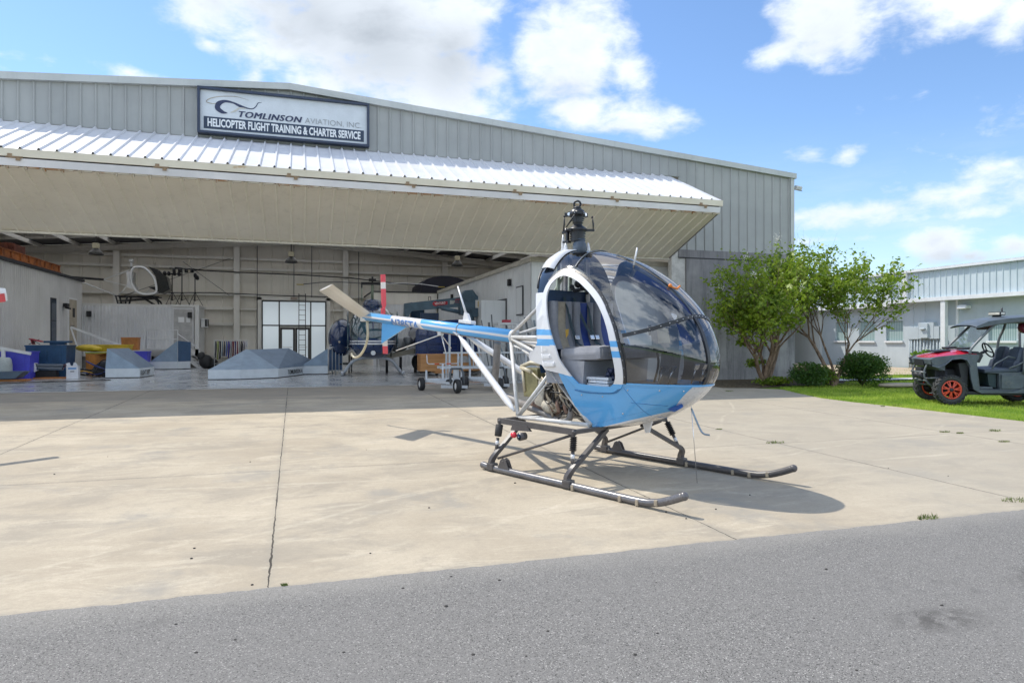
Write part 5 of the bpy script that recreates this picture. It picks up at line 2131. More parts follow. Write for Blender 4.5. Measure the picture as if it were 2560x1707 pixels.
# rack of leaning white tubes ---------------------------------------------------------
rk = thing('tube_rack', 'rack of many leaning pale metal tubes seen behind the helicopter tail struts', 'rack', (6.6, 21.6, 0))
b = MB()
b.bar((4.3, 21.3, .52), (8.6, 21.3, .52), .08, .08)
b.bar((4.3, 21.8, .52), (8.6, 21.8, .52), .08, .08)
b.bar((4.4, 21.3, 1.0), (8.6, 21.3, 1.0), .05, .05)
for x in (4.6, 5.0, 7.2, 8.5):
    b.bar((x, 21.3, .05), (x, 21.3, 1.95 if x < 5.2 else 1.1), .06, .06)
    b.bar((x, 21.8, .05), (x, 21.8, 1.0), .06, .06)
wb(b, 'frame', M_ALU, rk)
rq = random.Random(11)
for i in range(26):
    x = 5.3 + i * .125 + rq.uniform(-.03, .03)
    b = MB()
    lean = rq.uniform(-.35, .15)
    zt = rq.uniform(1.75, 2.3)
    if i % 3 == 0:
        b.bar((x, 21.35, .55), (x + lean, 21.7, zt), .07, .03)
    else:
        b.tube([(x, 21.4, .55), (x + lean, 21.7 + rq.uniform(-.1, .1), zt)], rq.choice((.016, .022, .03)), 6)
    wb(b, 'tube', rq.choice((M_ALU, M_GRYM, paint('tube_dark', (.10, .11, .12), .4), paint('tube_blue', (.20, .25, .29), .4))), rk)
wc = thing('work_cart', 'metal table with a red box by the right office wall behind the helicopter struts', 'cart', (7.0, 22.6, 0))
b = MB()
b.span((6.5, 22.2, 1.95), (7.5, 23.0, 2.02))
for x in (6.55, 7.45):
    for y in (22.25, 22.95):
        b.span((x - .03, y - .03, 0), (x + .03, y + .03, 1.95))
b.span((6.5, 22.2, 1.2), (7.5, 23.0, 1.24))
wb(b, 'table', M_GRYM, wc)
b = MB()
b.span((6.75, 22.3, 2.02), (7.0, 22.6, 2.12))
wb(b, 'red_box', M_RED, wc)
# ================================================================== the light blue helicopter
# local frame: x forward, y to its left (away from the camera), z up from the ground under the skids
_nr, _nf = None, None


def on_apron(px, py):
    r = ray(px, py)
    t_ = (CAM_Z + SLOPE * YS) / (SLOPE * r.y - r.z)
    return Vector((0, 0, CAM_Z)) + r * t_


_nr, _nf = on_apron(1212, 1172), on_apron(1606, 1268)
_d = Vector((.43, -.90, 0))
_d.z = SLOPE * _d.y
_d.normalize()
_up = Vector((0, -SLOPE, 1)).normalized()
_l = _up.cross(_d)
_O = (_nr + _nf) / 2 + _l * 1.01
_O.z = gz(_O.y)
HM = Matrix((_d, _l, _up)).transposed().to_4x4()
HM.translation = _O
HE = thing('helicopter', 'light blue and white bubble-cabin helicopter without rotor blades standing on the sunlit apron', 'helicopter', M=HM)

M_HB = paint('heli_light_blue', (.105, .385, .745), .22, var=.03, coat=.7, scale=1.2)
M_HW = paint('heli_white', (.70, .70, .71), .28, var=.03, coat=.4, scale=2, dirt=(.40, .37, .32, .25))
M_TUBE = paint('frame_silver', (.60, .595, .58), .35, var=.08, scale=5, dirt=(.33, .29, .23, .35))
M_SKID = paint('skid_grey', (.085, .078, .078), .38, var=.12, scale=6, dirt=(.20, .17, .14, .4))
M_SKIDL = paint('skid_grey_light', (.16, .155, .16), .30, var=.15, scale=6, dirt=(.28, .24, .2, .35), metal=.3)
M_HBLK = paint('trim_black', (.018, .020, .024), .4)
M_NAVI = paint('cabin_navy', (.022, .055, .125), .55, var=.15)
M_SEATG = paint('seat_grey', (.27, .275, .30), .65, var=.1)
M_SEATT = paint('seat_tan', (.44, .38, .29), .8, var=.15)
M_BELT = paint('belt_dark', (.02, .045, .055), .6)
M_CHR = paint('chrome', (.65, .65, .66), .18, .9, var=.03)
M_OLIVE = paint('oil_tank_olive', (.26, .235, .12), .38, var=.18, metal=.35, scale=5)
M_ENG = paint('engine_cream', (.52, .48, .40), .5, var=.2, scale=7, dirt=(.12, .08, .05, .6))
M_ENGD = paint('engine_dark', (.06, .05, .042), .6, var=.4, scale=12, dirt=(.25, .17, .10, .5))
M_EXH = paint('exhaust_grey', (.21, .20, .195), .5, var=.15, dirt=(.20, .13, .09, .5))
M_EXR = paint('exhaust_rust', (.20, .12, .085), .6, var=.25, scale=8)
M_RUBB = paint('rubber', (.03, .028, .028), .7)
M_RTR = paint('rotor_black', (.012, .014, .019), .38, var=.3, scale=12, dirt=(.06, .06, .07, .4))

# white paint carrying the two blue cheat lines at fixed heights
def striped(name, bands):
    t = NT(name)
    z = t.n('ShaderNodeSeparateXYZ', {0: t.co.outputs['Object']}).outputs[2]
    z0 = z
    if name == 'door_frame_paint':
        z = t.math('SUBTRACT', z, t.math('MULTIPLY', t.math('LESS_THAN', t.n('ShaderNodeSeparateXYZ', {0: t.co.outputs['Object']}).outputs[0], 0.0), .12))
    f = None
    for lo, hi in bands:
        q = t.math('MULTIPLY', t.math('GREATER_THAN', z, lo), t.math('LESS_THAN', z, hi))
        f = q if f is None else t.math('MAXIMUM', f, q)
    xx = t.n('ShaderNodeSeparateXYZ', {0: t.co.outputs['Object']}).outputs[0]
    lim = t.math('ADD', 1.13, t.math('MULTIPLY', t.math('LESS_THAN', xx, 0.0), t.math('SUBTRACT', .05, t.math('MULTIPLY', xx, .14))))
    f = t.math('MAXIMUM', f, t.math('LESS_THAN', z0, lim)) if name == 'door_frame_paint' else f
    w = t.mix(t.math('MULTIPLY', t.ramp(t.noise(9, 5, .7), .55, .75), .3), (.70, .70, .71), (.45, .42, .38))
    c = t.mix(f, w, (.105, .385, .745))
    t.bsdf(c, .28, coat=.4)
    return t.m


M_FRAME = striped('door_frame_paint', [(1.535, 1.60), (1.42, 1.49)])
M_PANEL = striped('side_panel_paint', [(1.655, 1.725), (1.53, 1.61)])
t = NT('bubble_tint')
tr = t.n('ShaderNodeBsdfTransparent', {'Color': (.58, .595, .62, 1)})
gl = t.n('ShaderNodeBsdfGlossy', {'Color': (.92, .92, .92, 1), 'Roughness': .03})
fr = t.n('ShaderNodeFresnel', {'IOR': 1.62})
fac = t.math('ADD', t.math('MULTIPLY', fr.outputs[0], 1.0), .04, clamp=True)
ms = t.n('ShaderNodeMixShader', {0: fac})
t.t.links.new(tr.outputs[0], ms.inputs[1])
t.t.links.new(gl.outputs[0], ms.inputs[2])
t.t.links.new(ms.outputs[0], t.out.inputs[0])
M_BUB = t.m

NSE = 2.2
BP = (-.5, 1.351, 1.353, 2.705, .524, 1.819, 1.994, .702, 2.329)


def prof(tt):
    t0, L, zn, zt0, zb0, a1, a2, W_, a3 = BP
    if tt <= t0:
        f = (t0 - tt) / .65
        return zt0 - .55 * f ** 2.2, zb0 + .548 * f, W_ * (1 - .16 * f ** 2)
    u = min((tt - t0) / (L - t0), 1.0)
    q = lambda a: max(0.0, 1 - u ** a) ** (1 / a)
    return zn + (zt0 - zn) * q(a1), zn + (zb0 - zn) * q(a2), W_ * q(a3) + .001


def skin_y(tt, z, grow=0.0):
    """half width of the cabin skin at (x, z)"""
    zt, zb, w = prof(tt)
    zc, hh_ = (zt + zb) / 2, (zt - zb) / 2 + grow
    q = (z - zc) / hh_
    k = 1 - min(1.0, abs(q)) ** NSE
    y = (w + grow) * max(k, 0.0) ** (1 / NSE)
    if q < -.42 and tt < 1.0:                  # painted belly: flat flanks leaning in to a sharp chine
        f = min(1.0, (1.0 - tt) / .65)
        f = f * f * (3 - 2 * f)
        y0 = (w + grow) * (1 - .42 ** NSE) ** (1 / NSE)
        e = (-q - .42) / .55
        yb = y0 + (.66 * w + grow - y0) * e if e < 1 else (.66 * w + grow) * max(0.0, (1 + q) / .03)
        y += (yb - y) * f
    return y


def skin_pt(tt, a, grow=0.0):
    zt, zb, w = prof(tt)
    zc, hh_ = (zt + zb) / 2, (zt - zb) / 2
    c, s = cos(a), sin(a)
    z = zc + (hh_ + grow) * math.copysign(abs(s) ** (2 / NSE), s)
    if s < -.2:
        y = math.copysign(skin_y(tt, max(z, zc - hh_ * .99999), grow), c)
    else:
        y = (w + grow) * math.copysign(abs(c) ** (2 / NSE), c)
    return Vector((tt, y, z))


INNER = [(-.48, 2.18), (-.45, 2.275), (-.377, 2.346), (-.286, 2.367), (-.178, 2.341), (-.048, 2.284), (.084, 2.197), (.198, 2.106), (.29, 2.009), (.371, 1.892),
         (.431, 1.768), (.468, 1.655), (.502, 1.502), (.525, 1.38), (.534, 1.278), (.520, 1.173), (.461, 1.10), (.369, 1.083), (.05, 1.095), (-.011, 1.124),
         (-.112, 1.228), (-.224, 1.366), (-.273, 1.485), (-.346, 1.648), (-.408, 1.814), (-.448, 1.959), (-.480, 2.10)]
IN_S = [(p.x, p.z) for p in smooth_curve([(a, 0, c) for a, c in INNER], 4, True)]


def inside(poly, x, z):
    c = False
    n = len(poly)
    j = n - 1
    for i in range(n):
        xi, zi = poly[i]
        xj, zj = poly[j]
        if (zi > z) != (zj > z) and x < (xj - xi) * (z - zi) / (zj - zi) + xi:
            c = not c
        j = i
    return c


def offset_curve(pts, w):
    n = len(pts)
    out = []
    for i, p in enumerate(pts):
        a, b_ = pts[i - 1], pts[(i + 1) % n]
        dx, dz = b_[0] - a[0], b_[1] - a[1]
        L = sqrt(dx * dx + dz * dz) + 1e-9
        ww = w(p) if callable(w) else w
        out.append((p[0] - dz / L * ww, p[1] + dx / L * ww))
    return out


# clockwise in (x, z) seen from the right side: check which way is outwards
_ar = sum(IN_S[i][0] * IN_S[(i + 1) % len(IN_S)][1] - IN_S[(i + 1) % len(IN_S)][0] * IN_S[i][1] for i in range(len(IN_S)))
_sg = 1 if _ar < 0 else -1


def fwidth(p):
    x, z = p
    if z < 1.13:
        return .055
    if x < -.2 and z < 2.15:
        return .055
    if x > .35:
        return .048 + .030 * max(0, min(1, (1.9 - z) / .5))
    return .052


OUTC = offset_curve(IN_S, lambda p: _sg * fwidth(p))
MIDC = offset_curve(IN_S, lambda p: _sg * fwidth(p) * .5)

# ---- skin of the cabin as one fine grid, then split into glass and painted belly
NT_, NA_ = 120, 176
tts = []
for i in range(NT_ + 1):
    u = i / NT_
    tts.append(-.87 + (1.351 + .87) * (1 - (1 - u) ** 1.6))
full = bmesh.new()
ring = [[full.verts.new(skin_pt(tt, 2 * pi * (k + .5) / NA_)) for k in range(NA_)] for tt in tts[:-1]]
tip = full.verts.new((1.3515, 0, 1.353))
for i in range(len(ring) - 1):
    for k in range(NA_):
        full.faces.new((ring[i][k], ring[i][(k + 1) % NA_], ring[i + 1][(k + 1) % NA_], ring[i + 1][k]))
for k in range(NA_):
    full.faces.new((ring[-1][k], ring[-1][(k + 1) % NA_], tip))


def cut(bmm, co, no):
    bmesh.ops.bisect_plane(bmm, geom=list(bmm.verts) + list(bmm.edges) + list(bmm.faces), plane_co=co, plane_no=no, dist=1e-5)


ZB = 1.137
cut(full, (0, 0, ZB), (0, 0, 1))
cut(full, (0, 0, 2.16), (0, 0, 1))
cut(full, (0, 0, 1.18), (.14, 0, 1))
cut(full, (.10, 0, 0), (1, 0, -1))
cut(full, (.15, 0, .60), (-.31, 0, 1))
cut(full, (-.60, 0, 0), (1, 0, 0))
rd_ = Vector((-.16, 0, .40)).normalized()
rn_ = Vector((rd_.z, 0, -rd_.x))          # rear edge of the glass leans back towards the top
cut(full, (-.655, 0, 2.18), rn_)
bd = Vector((.12 + .46, 0, .56 - 1.24)).normalized()
bn = Vector((-bd.z, 0, bd.x))
cut(full, (-.46, 0, 1.24), bn)


def part_of(f):
    c = f.calc_center_median()
    if c.z < 2.16 and c.x < -.60:
        return None
    if (c - Vector((-.46, 0, 1.24))).dot(bn) < 0:
        return None
    if (c - Vector((-.655, 0, 2.18))).dot(rn_) < 0:
        return None
    if inside(MIDC, c.x, c.z) and abs(c.y) > .3:
        return None
    if c.z < ZB or (c.x < 0 and c.z < 1.18 - .14 * c.x):
        return 'belly'
    return 'glass'


def keep(which, name, m, parent, pred=None):
    bmm = full.copy()
    bmm.faces.ensure_lookup_table()
    kill = [f for f in bmm.faces if part_of(f) != which or (pred and not pred(f.calc_center_median()))]
    bmesh.ops.delete(bmm, geom=kill, context='FACES')
    bmesh.ops.recalc_face_normals(bmm, faces=bmm.faces)
    me = bpy.data.meshes.new(name)
    for f in bmm.faces:
        f.smooth = True
    bmm.to_mesh(me)
    bmm.free()
    me.materials.append(m)
    o = bpy.data.objects.new(name, me)
    COL.objects.link(o)
    o.parent = parent
    return o


HOODX = lambda z: -.50
glass = keep('glass', 'bubble_canopy', M_BUB, HE, lambda c: c.x > -.50)
keep('glass', 'rear_quarter_glass', paint('quarter_tint', (.012, .020, .032), .08, var=.05, coat=.8), HE, lambda c: c.x <= -.50)
# painted belly: blue flanks, white keel towards the nose
def belly_white(c):
    return c.x - c.z > .10 or (c.z - .60) - (c.x - .15) * .31 < 0


body_blue = keep('belly', 'lower_fuselage', M_HB, HE, lambda c: not belly_white(c))
keep('belly', 'nose_panel', M_HW, body_blue, belly_white)
full.free()


def skin_strip(curve, w0, w1, name, m, parent, grow=.006, th=.012, closed=False, both=True, n=None):
    """band lying on the skin between two (x,z) curves, on one or both sides"""
    for s in ((-1, 1) if both else (-1,)):
        b = MB()
        rows = []
        for (a, c_) in zip(w0, w1):
            pts = []
            for q, g in ((0, grow), (0, grow + th), (1, grow + th), (1, grow)):
                x, z = (a, c_)[q]
                pts.append(Vector((x, s * (skin_y(x, z) + g), z)))
            rows.append(pts)
        if closed:
            rows.append(rows[0])
        b.grid(rows, smooth=False, close_u=True)
        b.build(name, m, parent)


skin_strip(None, offset_curve(IN_S, lambda p: -_sg * .012), OUTC, 'door_frame', M_FRAME, HE, .0, .022, True)
# black rubber trim with screws along the front of the door frame
lo = [p for p in OUTC]
hi = offset_curve(OUTC, _sg * .030)
sel = [i for i, p in enumerate(IN_S) if (p[1] > 1.16 and p[0] > -.46) and not (p[0] < .1 and p[1] < 2.1)]
seq = sorted(sel, key=lambda i: (i - sel[0]) % len(IN_S))
# keep the run continuous
runs, cur = [], [sel[0]]
for a_, b_ in zip(sel, sel[1:]):
    if b_ - a_ == 1:
        cur.append(b_)
    else:
        runs.append(cur)
        cur = [b_]
runs.append(cur)
for rn in runs:
    if len(rn) > 3:
        skin_strip(None, [lo[i] for i in rn], [hi[i] for i in rn], 'canopy_trim', M_HBLK, HE, .004, .010)
b = MB()
for rn in runs:
    for i in rn[::3]:
        x = (lo[i][0] + hi[i][0]) / 2
        z = (lo[i][1] + hi[i][1]) / 2
        b.ball((x, -(skin_y(x, z) + .015), z), .006, 6, 4)
b.build('screws', M_CHR, HE)


def band3(path, w, name, m, grow=.004, th=.010, parent=None):
    """strip along a 3-D path on the skin; path of (x, y, z) snapped by caller"""
    b = MB()
    rows = []
    P = [Vector(p) for p in path]
    for i, p in enumerate(P):
        dd = (P[min(i + 1, len(P) - 1)] - P[max(i - 1, 0)]).normalized()
        nn = (p - Vector((-.1, 0, 1.5))).normalized()
        sd = dd.cross(nn).normalized()
        rows.append([p + sd * w / 2 + nn * grow, p + sd * w / 2 + nn * (grow + th), p - sd * w / 2 + nn * (grow + th), p - sd * w / 2 + nn * grow])
    b.grid(rows, smooth=False, close_u=True)
    return b.build(name, m, parent or HE)


def skin_from_yz(y, z):
    """largest x with the point on the skin"""
    lo_, hi_ = -.5, 1.351
    for _ in range(40):
        mid = (lo_ + hi_) / 2
        zt, zb, w = prof(mid)
        zc, hh_ = (zt + zb) / 2, (zt - zb) / 2
        v = (abs(y) / w) ** NSE + abs((z - zc) / max(hh_, 1e-4)) ** NSE
        if v > 1:
            hi_ = mid
        else:
            lo_ = mid
    return lo_


# brow seam across the nose, dipping to the door frames
brow = []
for i in range(61):
    y = -.60 + i * .02
    z = 1.868 - .21 * (abs(y + .02) / .58) ** 2.0
    brow.append((skin_from_yz(y, z), y, z))
band3(brow, .040, 'brow_seam', M_HBLK)
b = MB()
for p in brow[2:-2:3]:
    b.ball(Vector(p) + (Vector(p) - Vector((-.1, 0, 1.5))).normalized() * .016, .006, 6, 4)
b.build('screws', M_CHR, HE)
# centre seam: thin above the brow, broad below
YC = -.10
cpath = [(skin_from_yz(YC, z), YC, z) for z in [1.15 + i * .02 for i in range(37)]]
band3(cpath, .045, 'centre_seam', M_HBLK)
up_path = [(skin_from_yz(YC, z), YC, z) for z in [1.87 + i * .02 for i in range(37)]]
band3(up_path, .022, 'centre_seam', paint('seam_grey', (.06, .075, .09), .35))
for z_ in (1.20,):
    pass
# roof seam hoop near the hood
hoop = [skin_pt(-.19, a) for a in [radians(50 + i * 2) for i in range(41)]]
band3(hoop, .018, 'roof_seam', paint('seam_grey', (.06, .075, .09), .35))
# belt line bead where glass meets paint
belt = []
for i in range(63):
    y = -.545 + i * (1.09 / 62)
    belt.append((skin_from_yz(y, ZB), y, ZB))
band3(belt, .022, 'belt_bead', M_HB, .002, .008)

# white hood over the rear of the roof
b = MB()
rows = []
for i in range(45):
    a = radians(47 + i * 86 / 44)
    e = abs(i - 22) / 22
    ta_, tb_ = -.80 + .10 * e ** 1.5, -.50 - .02 * (1 - e)
    row = []
    for tt, g in ((ta_, .015), (ta_ + .02, .055), ((ta_ + tb_) / 2, .055), (tb_, .022), (tb_, .010)):
        row.append(skin_pt(tt, a, g))
    rows.append(row)
b.grid(rows)
b.build('roof_hood', M_HW, HE)
b = MB()                                   # black edge hoop at the very back of the glass
def rear_t(z):
    return -.655 - (z - 2.18) * .4


hoop2 = []
for i in range(33):
    a = radians(31 + i * 118 / 32)
    tt = -.7
    for _ in range(6):
        tt = rear_t(skin_pt(tt, a).z)
    hoop2.append(skin_pt(tt, a, .002))
b.tube(hoop2, .014, 6)
b.build('rear_trim', M_HBLK, HE)
# roof antenna stub and yaw string knob
b = MB()
p0 = skin_pt(.42, radians(103))
b.tube([p0 - Vector((0, 0, .03)), p0 + Vector((.05, 0, .19))], [.012, .009], 8)
b.build('roof_antenna', M_HW, HE)
b = MB()
yz = Vector((skin_from_yz(-.12, 2.18), -.12, 2.18))
b.tube(smooth_curve([yz + Vector((.0, .0, .02)), yz + Vector((.03, .05, .0)), yz + Vector((.02, .12, .0)), yz + Vector((.03, .16, .03))], 4), .012, 6)
b.ball(yz + Vector((.01, 0, .025)), .022, 10, 6)
b.build('yaw_string', paint('orange_tape', (.75, .22, .03), .5), HE)

# white panels behind the doors, both sides
pan = [(-.655, 2.16), (-.50, 2.165), (-.475, 2.06), (-.455, 1.93), (-.42, 1.80), (-.365, 1.63), (-.30, 1.46), (-.245, 1.35), (-.15, 1.205), (-.46, 1.247), (-.50, 1.30), (-.715, 1.35), (-.72, 1.43), (-.62, 1.49), (-.565, 1.56), (-.575, 1.68), (-.582, 1.816), (-.613, 1.975), (-.645, 2.10)]
for s in (-1, 1):
    b = MB()
    n = len(pan)
    vs = [Vector((x, s * (skin_y(max(x, -.6), max(z, 1.2)) + .004), z)) for x, z in pan] + [Vector((x, s * (skin_y(max(x, -.6), max(z, 1.2)) + .020), z)) for x, z in pan]
    b.add(vs, [tuple(range(n)), tuple(reversed(range(n, 2 * n)))] + [(i, (i + 1) % n, n + (i + 1) % n, n + i) for i in range(n)])
    sp = b.build('side_panel', M_PANEL, HE)
    for k, (x0, x1, z0, z1) in enumerate(((-.50, -.40, 1.455, 1.53), (-.49, -.35, 1.375, 1.435), (-.47, -.29, 1.285, 1.35))):
        b = MB()
        yy = s * (skin_y(-.45, 1.4) + .016)
        b.tube([(x0, yy, z1), (x0 + .005, yy, z0), (x1, yy - s * .003, z0 + .01), (x1 - .012, yy, z1)], .010, 6)
        b.box(((x0 + x1) / 2, yy, (z0 + z1) / 2), (x1 - x0 - .03, .016, z1 - z0 - .02), bev=.006)
        b.build('louvre', M_HW, sp)
    b = MB()
    b.lathe([(.0, 0), (.026, .0), (.028, .01), (0, .012)], 14, Matrix.Translation((-.62, s * .69, 1.42)) @ Matrix.Rotation(s * pi / 2, 4, 'X'))
    b.build('filler_plate', paint('brass', (.30, .24, .12), .4, .6), sp)
# raised sill line under the door and fasteners
b = MB()
sl = []
for x, z in ((-.06, 1.03), (.1, 1.01), (.42, 1.02), (.52, 1.06), (.575, 1.12)):
    sl.append((x, -(skin_y(x, z) + .004), z))
b.tube(smooth_curve(sl, 4), .006, 6)
b.build('sill_bead', paint('blue_shadow_line', (.04, .18, .42), .3), HE)
b = MB()
for x, z in ((.30, .98), (.02, .98), (.62, 1.07), (.95, 1.08), (1.15, 1.08), (.5, .80)):
    b.ball((x, -(skin_y(x, z) + .002), z), .010, 8, 5)
b.build('fasteners', M_CHR, HE)
b = MB()
for i in range(34):
    x = .60 + i * .019
    b.ball((x, -(skin_y(x, 1.105) + .001), 1.105), .0035, 5, 3)
for i in range(26):
    u = i / 25
    x, z = -.40 + .50 * u, 1.205 - .585 * u
    b.ball((x + .03, -(skin_y(x + .03, z) + .001), z), .0035, 5, 3)
for i in range(40):
    x = .16 + i * .02
    z = .66 + (x - .16) * .31
    b.ball((x, -(skin_y(x, z) + .001), z), .0035, 5, 3)
b.build('rivets', paint('rivet_blue', (.06, .22, .46), .35), HE)
b = MB()
b.tube([(x, -(skin_y(x, z) + .001), z) for x, z in [(.58 + .012 * i, 1.09 - .022 * i) for i in range(17)]], .0028, 5)
b.tube([(x, -(skin_y(x, z) + .001), z) for x, z in [(.62 + .03 * i, .93 - .002 * i) for i in range(12)]], .0028, 5)
b.build('panel_lines', paint('blue_shadow_line', (.04, .18, .42), .3), HE)
# closing bulkheads
b = MB()
b.prism([(-.46, 0, 1.24), (.12, 0, .56), (.14, 0, .58), (-.44, 0, 1.25)], (0, .01, 0))
for s in (-1, 1):
    pass
rows = []
for k in range(13):
    u = k / 12
    x, z = -.46 + .58 * u, 1.24 - .68 * u
    w = skin_y(x, z) * .985
    rows.append([Vector((x + .012, -w, z)), Vector((x + .012, 0, z)), Vector((x + .012, w, z))])
b = MB()
b.grid(rows, smooth=False)
b.build('firewall', M_TUBE, HE)
b = MB()
rows = []
for k in range(15):
    z = 1.2 + k * (2.13 - 1.2) / 14
    w = skin_y(-.58, z) * .975
    rows.append([Vector((-.585, -w, z)), Vector((-.585, w, z))])
b.grid(rows, smooth=False)
b.prism([(-.59, -.60, 2.06), (-.59, -.60, 2.20), (-.53, -.60, 2.20), (-.53, -.60, 2.06)], (0, 1.2, 0))
b.build('bulkhead', M_NAVI, HE)
# cabin floor
b = MB()
rows = []
for k in range(21):
    x = -.34 + k * 1.42 / 20
    w = skin_y(x, 1.09) * .97
    rows.append([Vector((x, -w, 1.085)), Vector((x, w, 1.085))])
b.grid(rows, smooth=False)
b.build('cabin_floor', paint('floor_grey', (.10, .11, .13), .6), HE)
# seats: bench box, three cushions, three backs
b = MB()
b.prism([(-.50, -.61, 1.09), (.06, -.61, 1.09), (.08, -.61, 1.365), (-.56, -.61, 1.365)], (0, 1.22, 0))
b.build('seat_box', paint('bench_grey', (.24, .25, .28), .45, var=.08), HE)
b = MB()
b.box((.0, 0, 1.445), (.62, 1.22, .16), (0, -.07, 0), .07)
cush = b.build('seat_cushion', M_SEATG, HE)
b = MB()
for i in range(11):
    y = -.56 + i * .112
    b.tube([(-.26, y, 1.508), (0, y, 1.526), (.25, y, 1.543), (.305, y, 1.50), (.307, y, 1.43)], .005, 5)
b.build('piping', paint('seat_seam', (.34, .34, .35), .6), cush)
for y in (-.38, .02, .42):
    b = MB()
    rows = []
    for i in range(9):
        z = 1.49 + i * .072
        x = -.42 - (z - 1.5) * .20 - .03 * sin((z - 1.5) * 8)
        rows.append([Vector((x - .05, y - .17, z)), Vector((x + .035, y - .165, z)), Vector((x + .05, y - .10, z)), Vector((x + .012, y - .07, z)), Vector((x + .012, y + .07, z)), Vector((x + .05, y + .10, z)), Vector((x + .035, y + .165, z)), Vector((x - .05, y + .17, z))])
    b.grid(rows)
    b.f.append(tuple(range(len(b.v) - 8, len(b.v))))
    b.sm.append(False)
    sb = b.build('seat_back', M_SEATG, HE)
    b = MB()
    rows = []
    for i in range(9):
        z = 1.49 + i * .071
        x = -.42 - (z - 1.5) * .20 - .03 * sin((z - 1.5) * 8) + .018
        rows.append([Vector((x, y - .066, z)), Vector((x + .006, y, z)), Vector((x, y + .066, z))])
    b.grid(rows)
    b.build('seat_centre', M_SEATT if y < 0 else paint('seat_blue', (.015, .05, .26), .6), sb)
for y0, y1 in ((-.30, -.22), (.10, .13), (-.12, .16)):
    b = MB()
    b.grid([[Vector((x, y - .026, z)), Vector((x + .004, y, z)), Vector((x, y + .026, z))] for x, y, z in
            [(-.52, y0, 2.12), (-.46, y0 * .95 + y1 * .05, 1.98), (-.43, (y0 + y1) / 2, 1.75), (-.37, y1, 1.56), (-.28, y1 + .01, 1.515)]])
    be = b.build('seat_belt', M_BELT, HE)
    b = MB()
    b.box((-.365, (y0 + y1) / 2 + .03, 1.63), (.015, .075, .05), (0, -.3, 0), .006)
    b.build('buckle', M_CHR, be)
b = MB()
b.prism([(-.34, -.47, 1.72), (-.33, -.43, 1.73), (-.33, -.44, 1.66), (-.34, -.46, 1.63)], (.01, 0, 0))
b.build('seat_tag', paint('tag_orange', (.60, .36, .05), .6), HE)
# controls, instrument pod, checklist card, headset
b = MB()
b.box((.80, .0, 1.30), (.16, .16, .42), (0, .15, 0), .02)
b.box((.74, .0, 1.62), (.14, .36, .30), (0, -.1, 0), .05)
b.build('instrument_pod', paint('pod_grey', (.075, .085, .10), .5), HE)
b = MB()
for y in (-.1, .0, .1):
    for z in (1.57, 1.68):
        b.lathe([(.038, 0), (.042, .006), (.0, .007)], 12, Matrix.Translation((.665, y, z)) @ Matrix.Rotation(-pi / 2, 4, 'Y'))
b.build('gauges', M_CHR, HE)
b = MB()
b.box((.90, -.27, 1.66), (.006, .135, .165), (0, -.3, -.5))
b.build('checklist_card', paint('card_cream', (.62, .56, .40), .6, var=.05), HE)
for y in (-.30, .34):
    b = MB()
    b.tube(smooth_curve([(.36, y, 1.10), (.42, y, 1.35), (.34, y, 1.62), (.30, y, 1.72)], 4), .014, 7)
    b.tube([(.30, y - .0, 1.66), (.29, y, 1.78)], .022, 7)
    b.build('cyclic_stick', M_HBLK, HE)
    b = MB()
    for q in (-.09, .09):
        b.tube([(.92, y + q, 1.12), (.98, y + q, 1.30)], .010, 6)
        b.box((.985, y + q, 1.31), (.02, .09, .06), (0, .4, 0))
    b.build('pedals', M_CHR, HE)
b = MB()
rq = random.Random(2)
for i in range(10):
    b.ball((-.48 + rq.uniform(-.03, .05), -.08 + rq.uniform(-.10, .12), 2.24 + rq.uniform(-.06, .09)), rq.uniform(.025, .05), 8, 5)
b.tube([(-.45, -.2, 2.2), (-.45, .05, 2.24)], .022, 8)
b.build('cyclic_mixer', M_HBLK, HE)
b = MB()
for i in range(16):
    b.ball((.30 + rq.uniform(-.05, .12), -.42 + rq.uniform(-.06, .08), 1.17 + rq.uniform(-.02, .12)), rq.uniform(.018, .035), 7, 4)
b.build('wiring', paint('wire_navy', (.012, .02, .06), .4), HE)
# white frame seen through the back window
b = MB()
for x, y in ((-.78, -.13), (-.78, .10), (-.62, .22)):
    b.tube([(x, y, 1.95), (x, y, 2.68)], .024, 8)
b.tube([(-.9, -.25, 2.0), (-.72, -.05, 2.45)], .018, 8)
b.build('mast_struts', paint('strut_green_white', (.45, .52, .42), .4), HE)

# binders lying on the cabin floor: a thing of their own
bk = thing('binder_stack', 'stack of grey-white ring binders on the cabin floor inside the open helicopter door', 'binders', M=HM @ Matrix.Translation((.22, -.44, 1.09)))
b = MB()
for i, (dx, w_, rz) in enumerate(((0, .30, .05), (.01, .29, -.04), (-.01, .30, .08))):
    z = .012 + i * .036
    b.box((dx, 0, z), (w_, .22, .030), (0, 0, rz), .004)
b.build('binder', paint('binder_grey', (.50, .53, .57), .35, var=.1), bk)
b = MB()
for i, (dx, w_, rz) in enumerate(((0, .30, .05), (.01, .29, -.04), (-.01, .30, .08))):
    b.box((dx - .075, -.102, .012 + i * .036), (.10, .02, .018), (0, 0, rz))
b.build('pages', M_HW, bk)

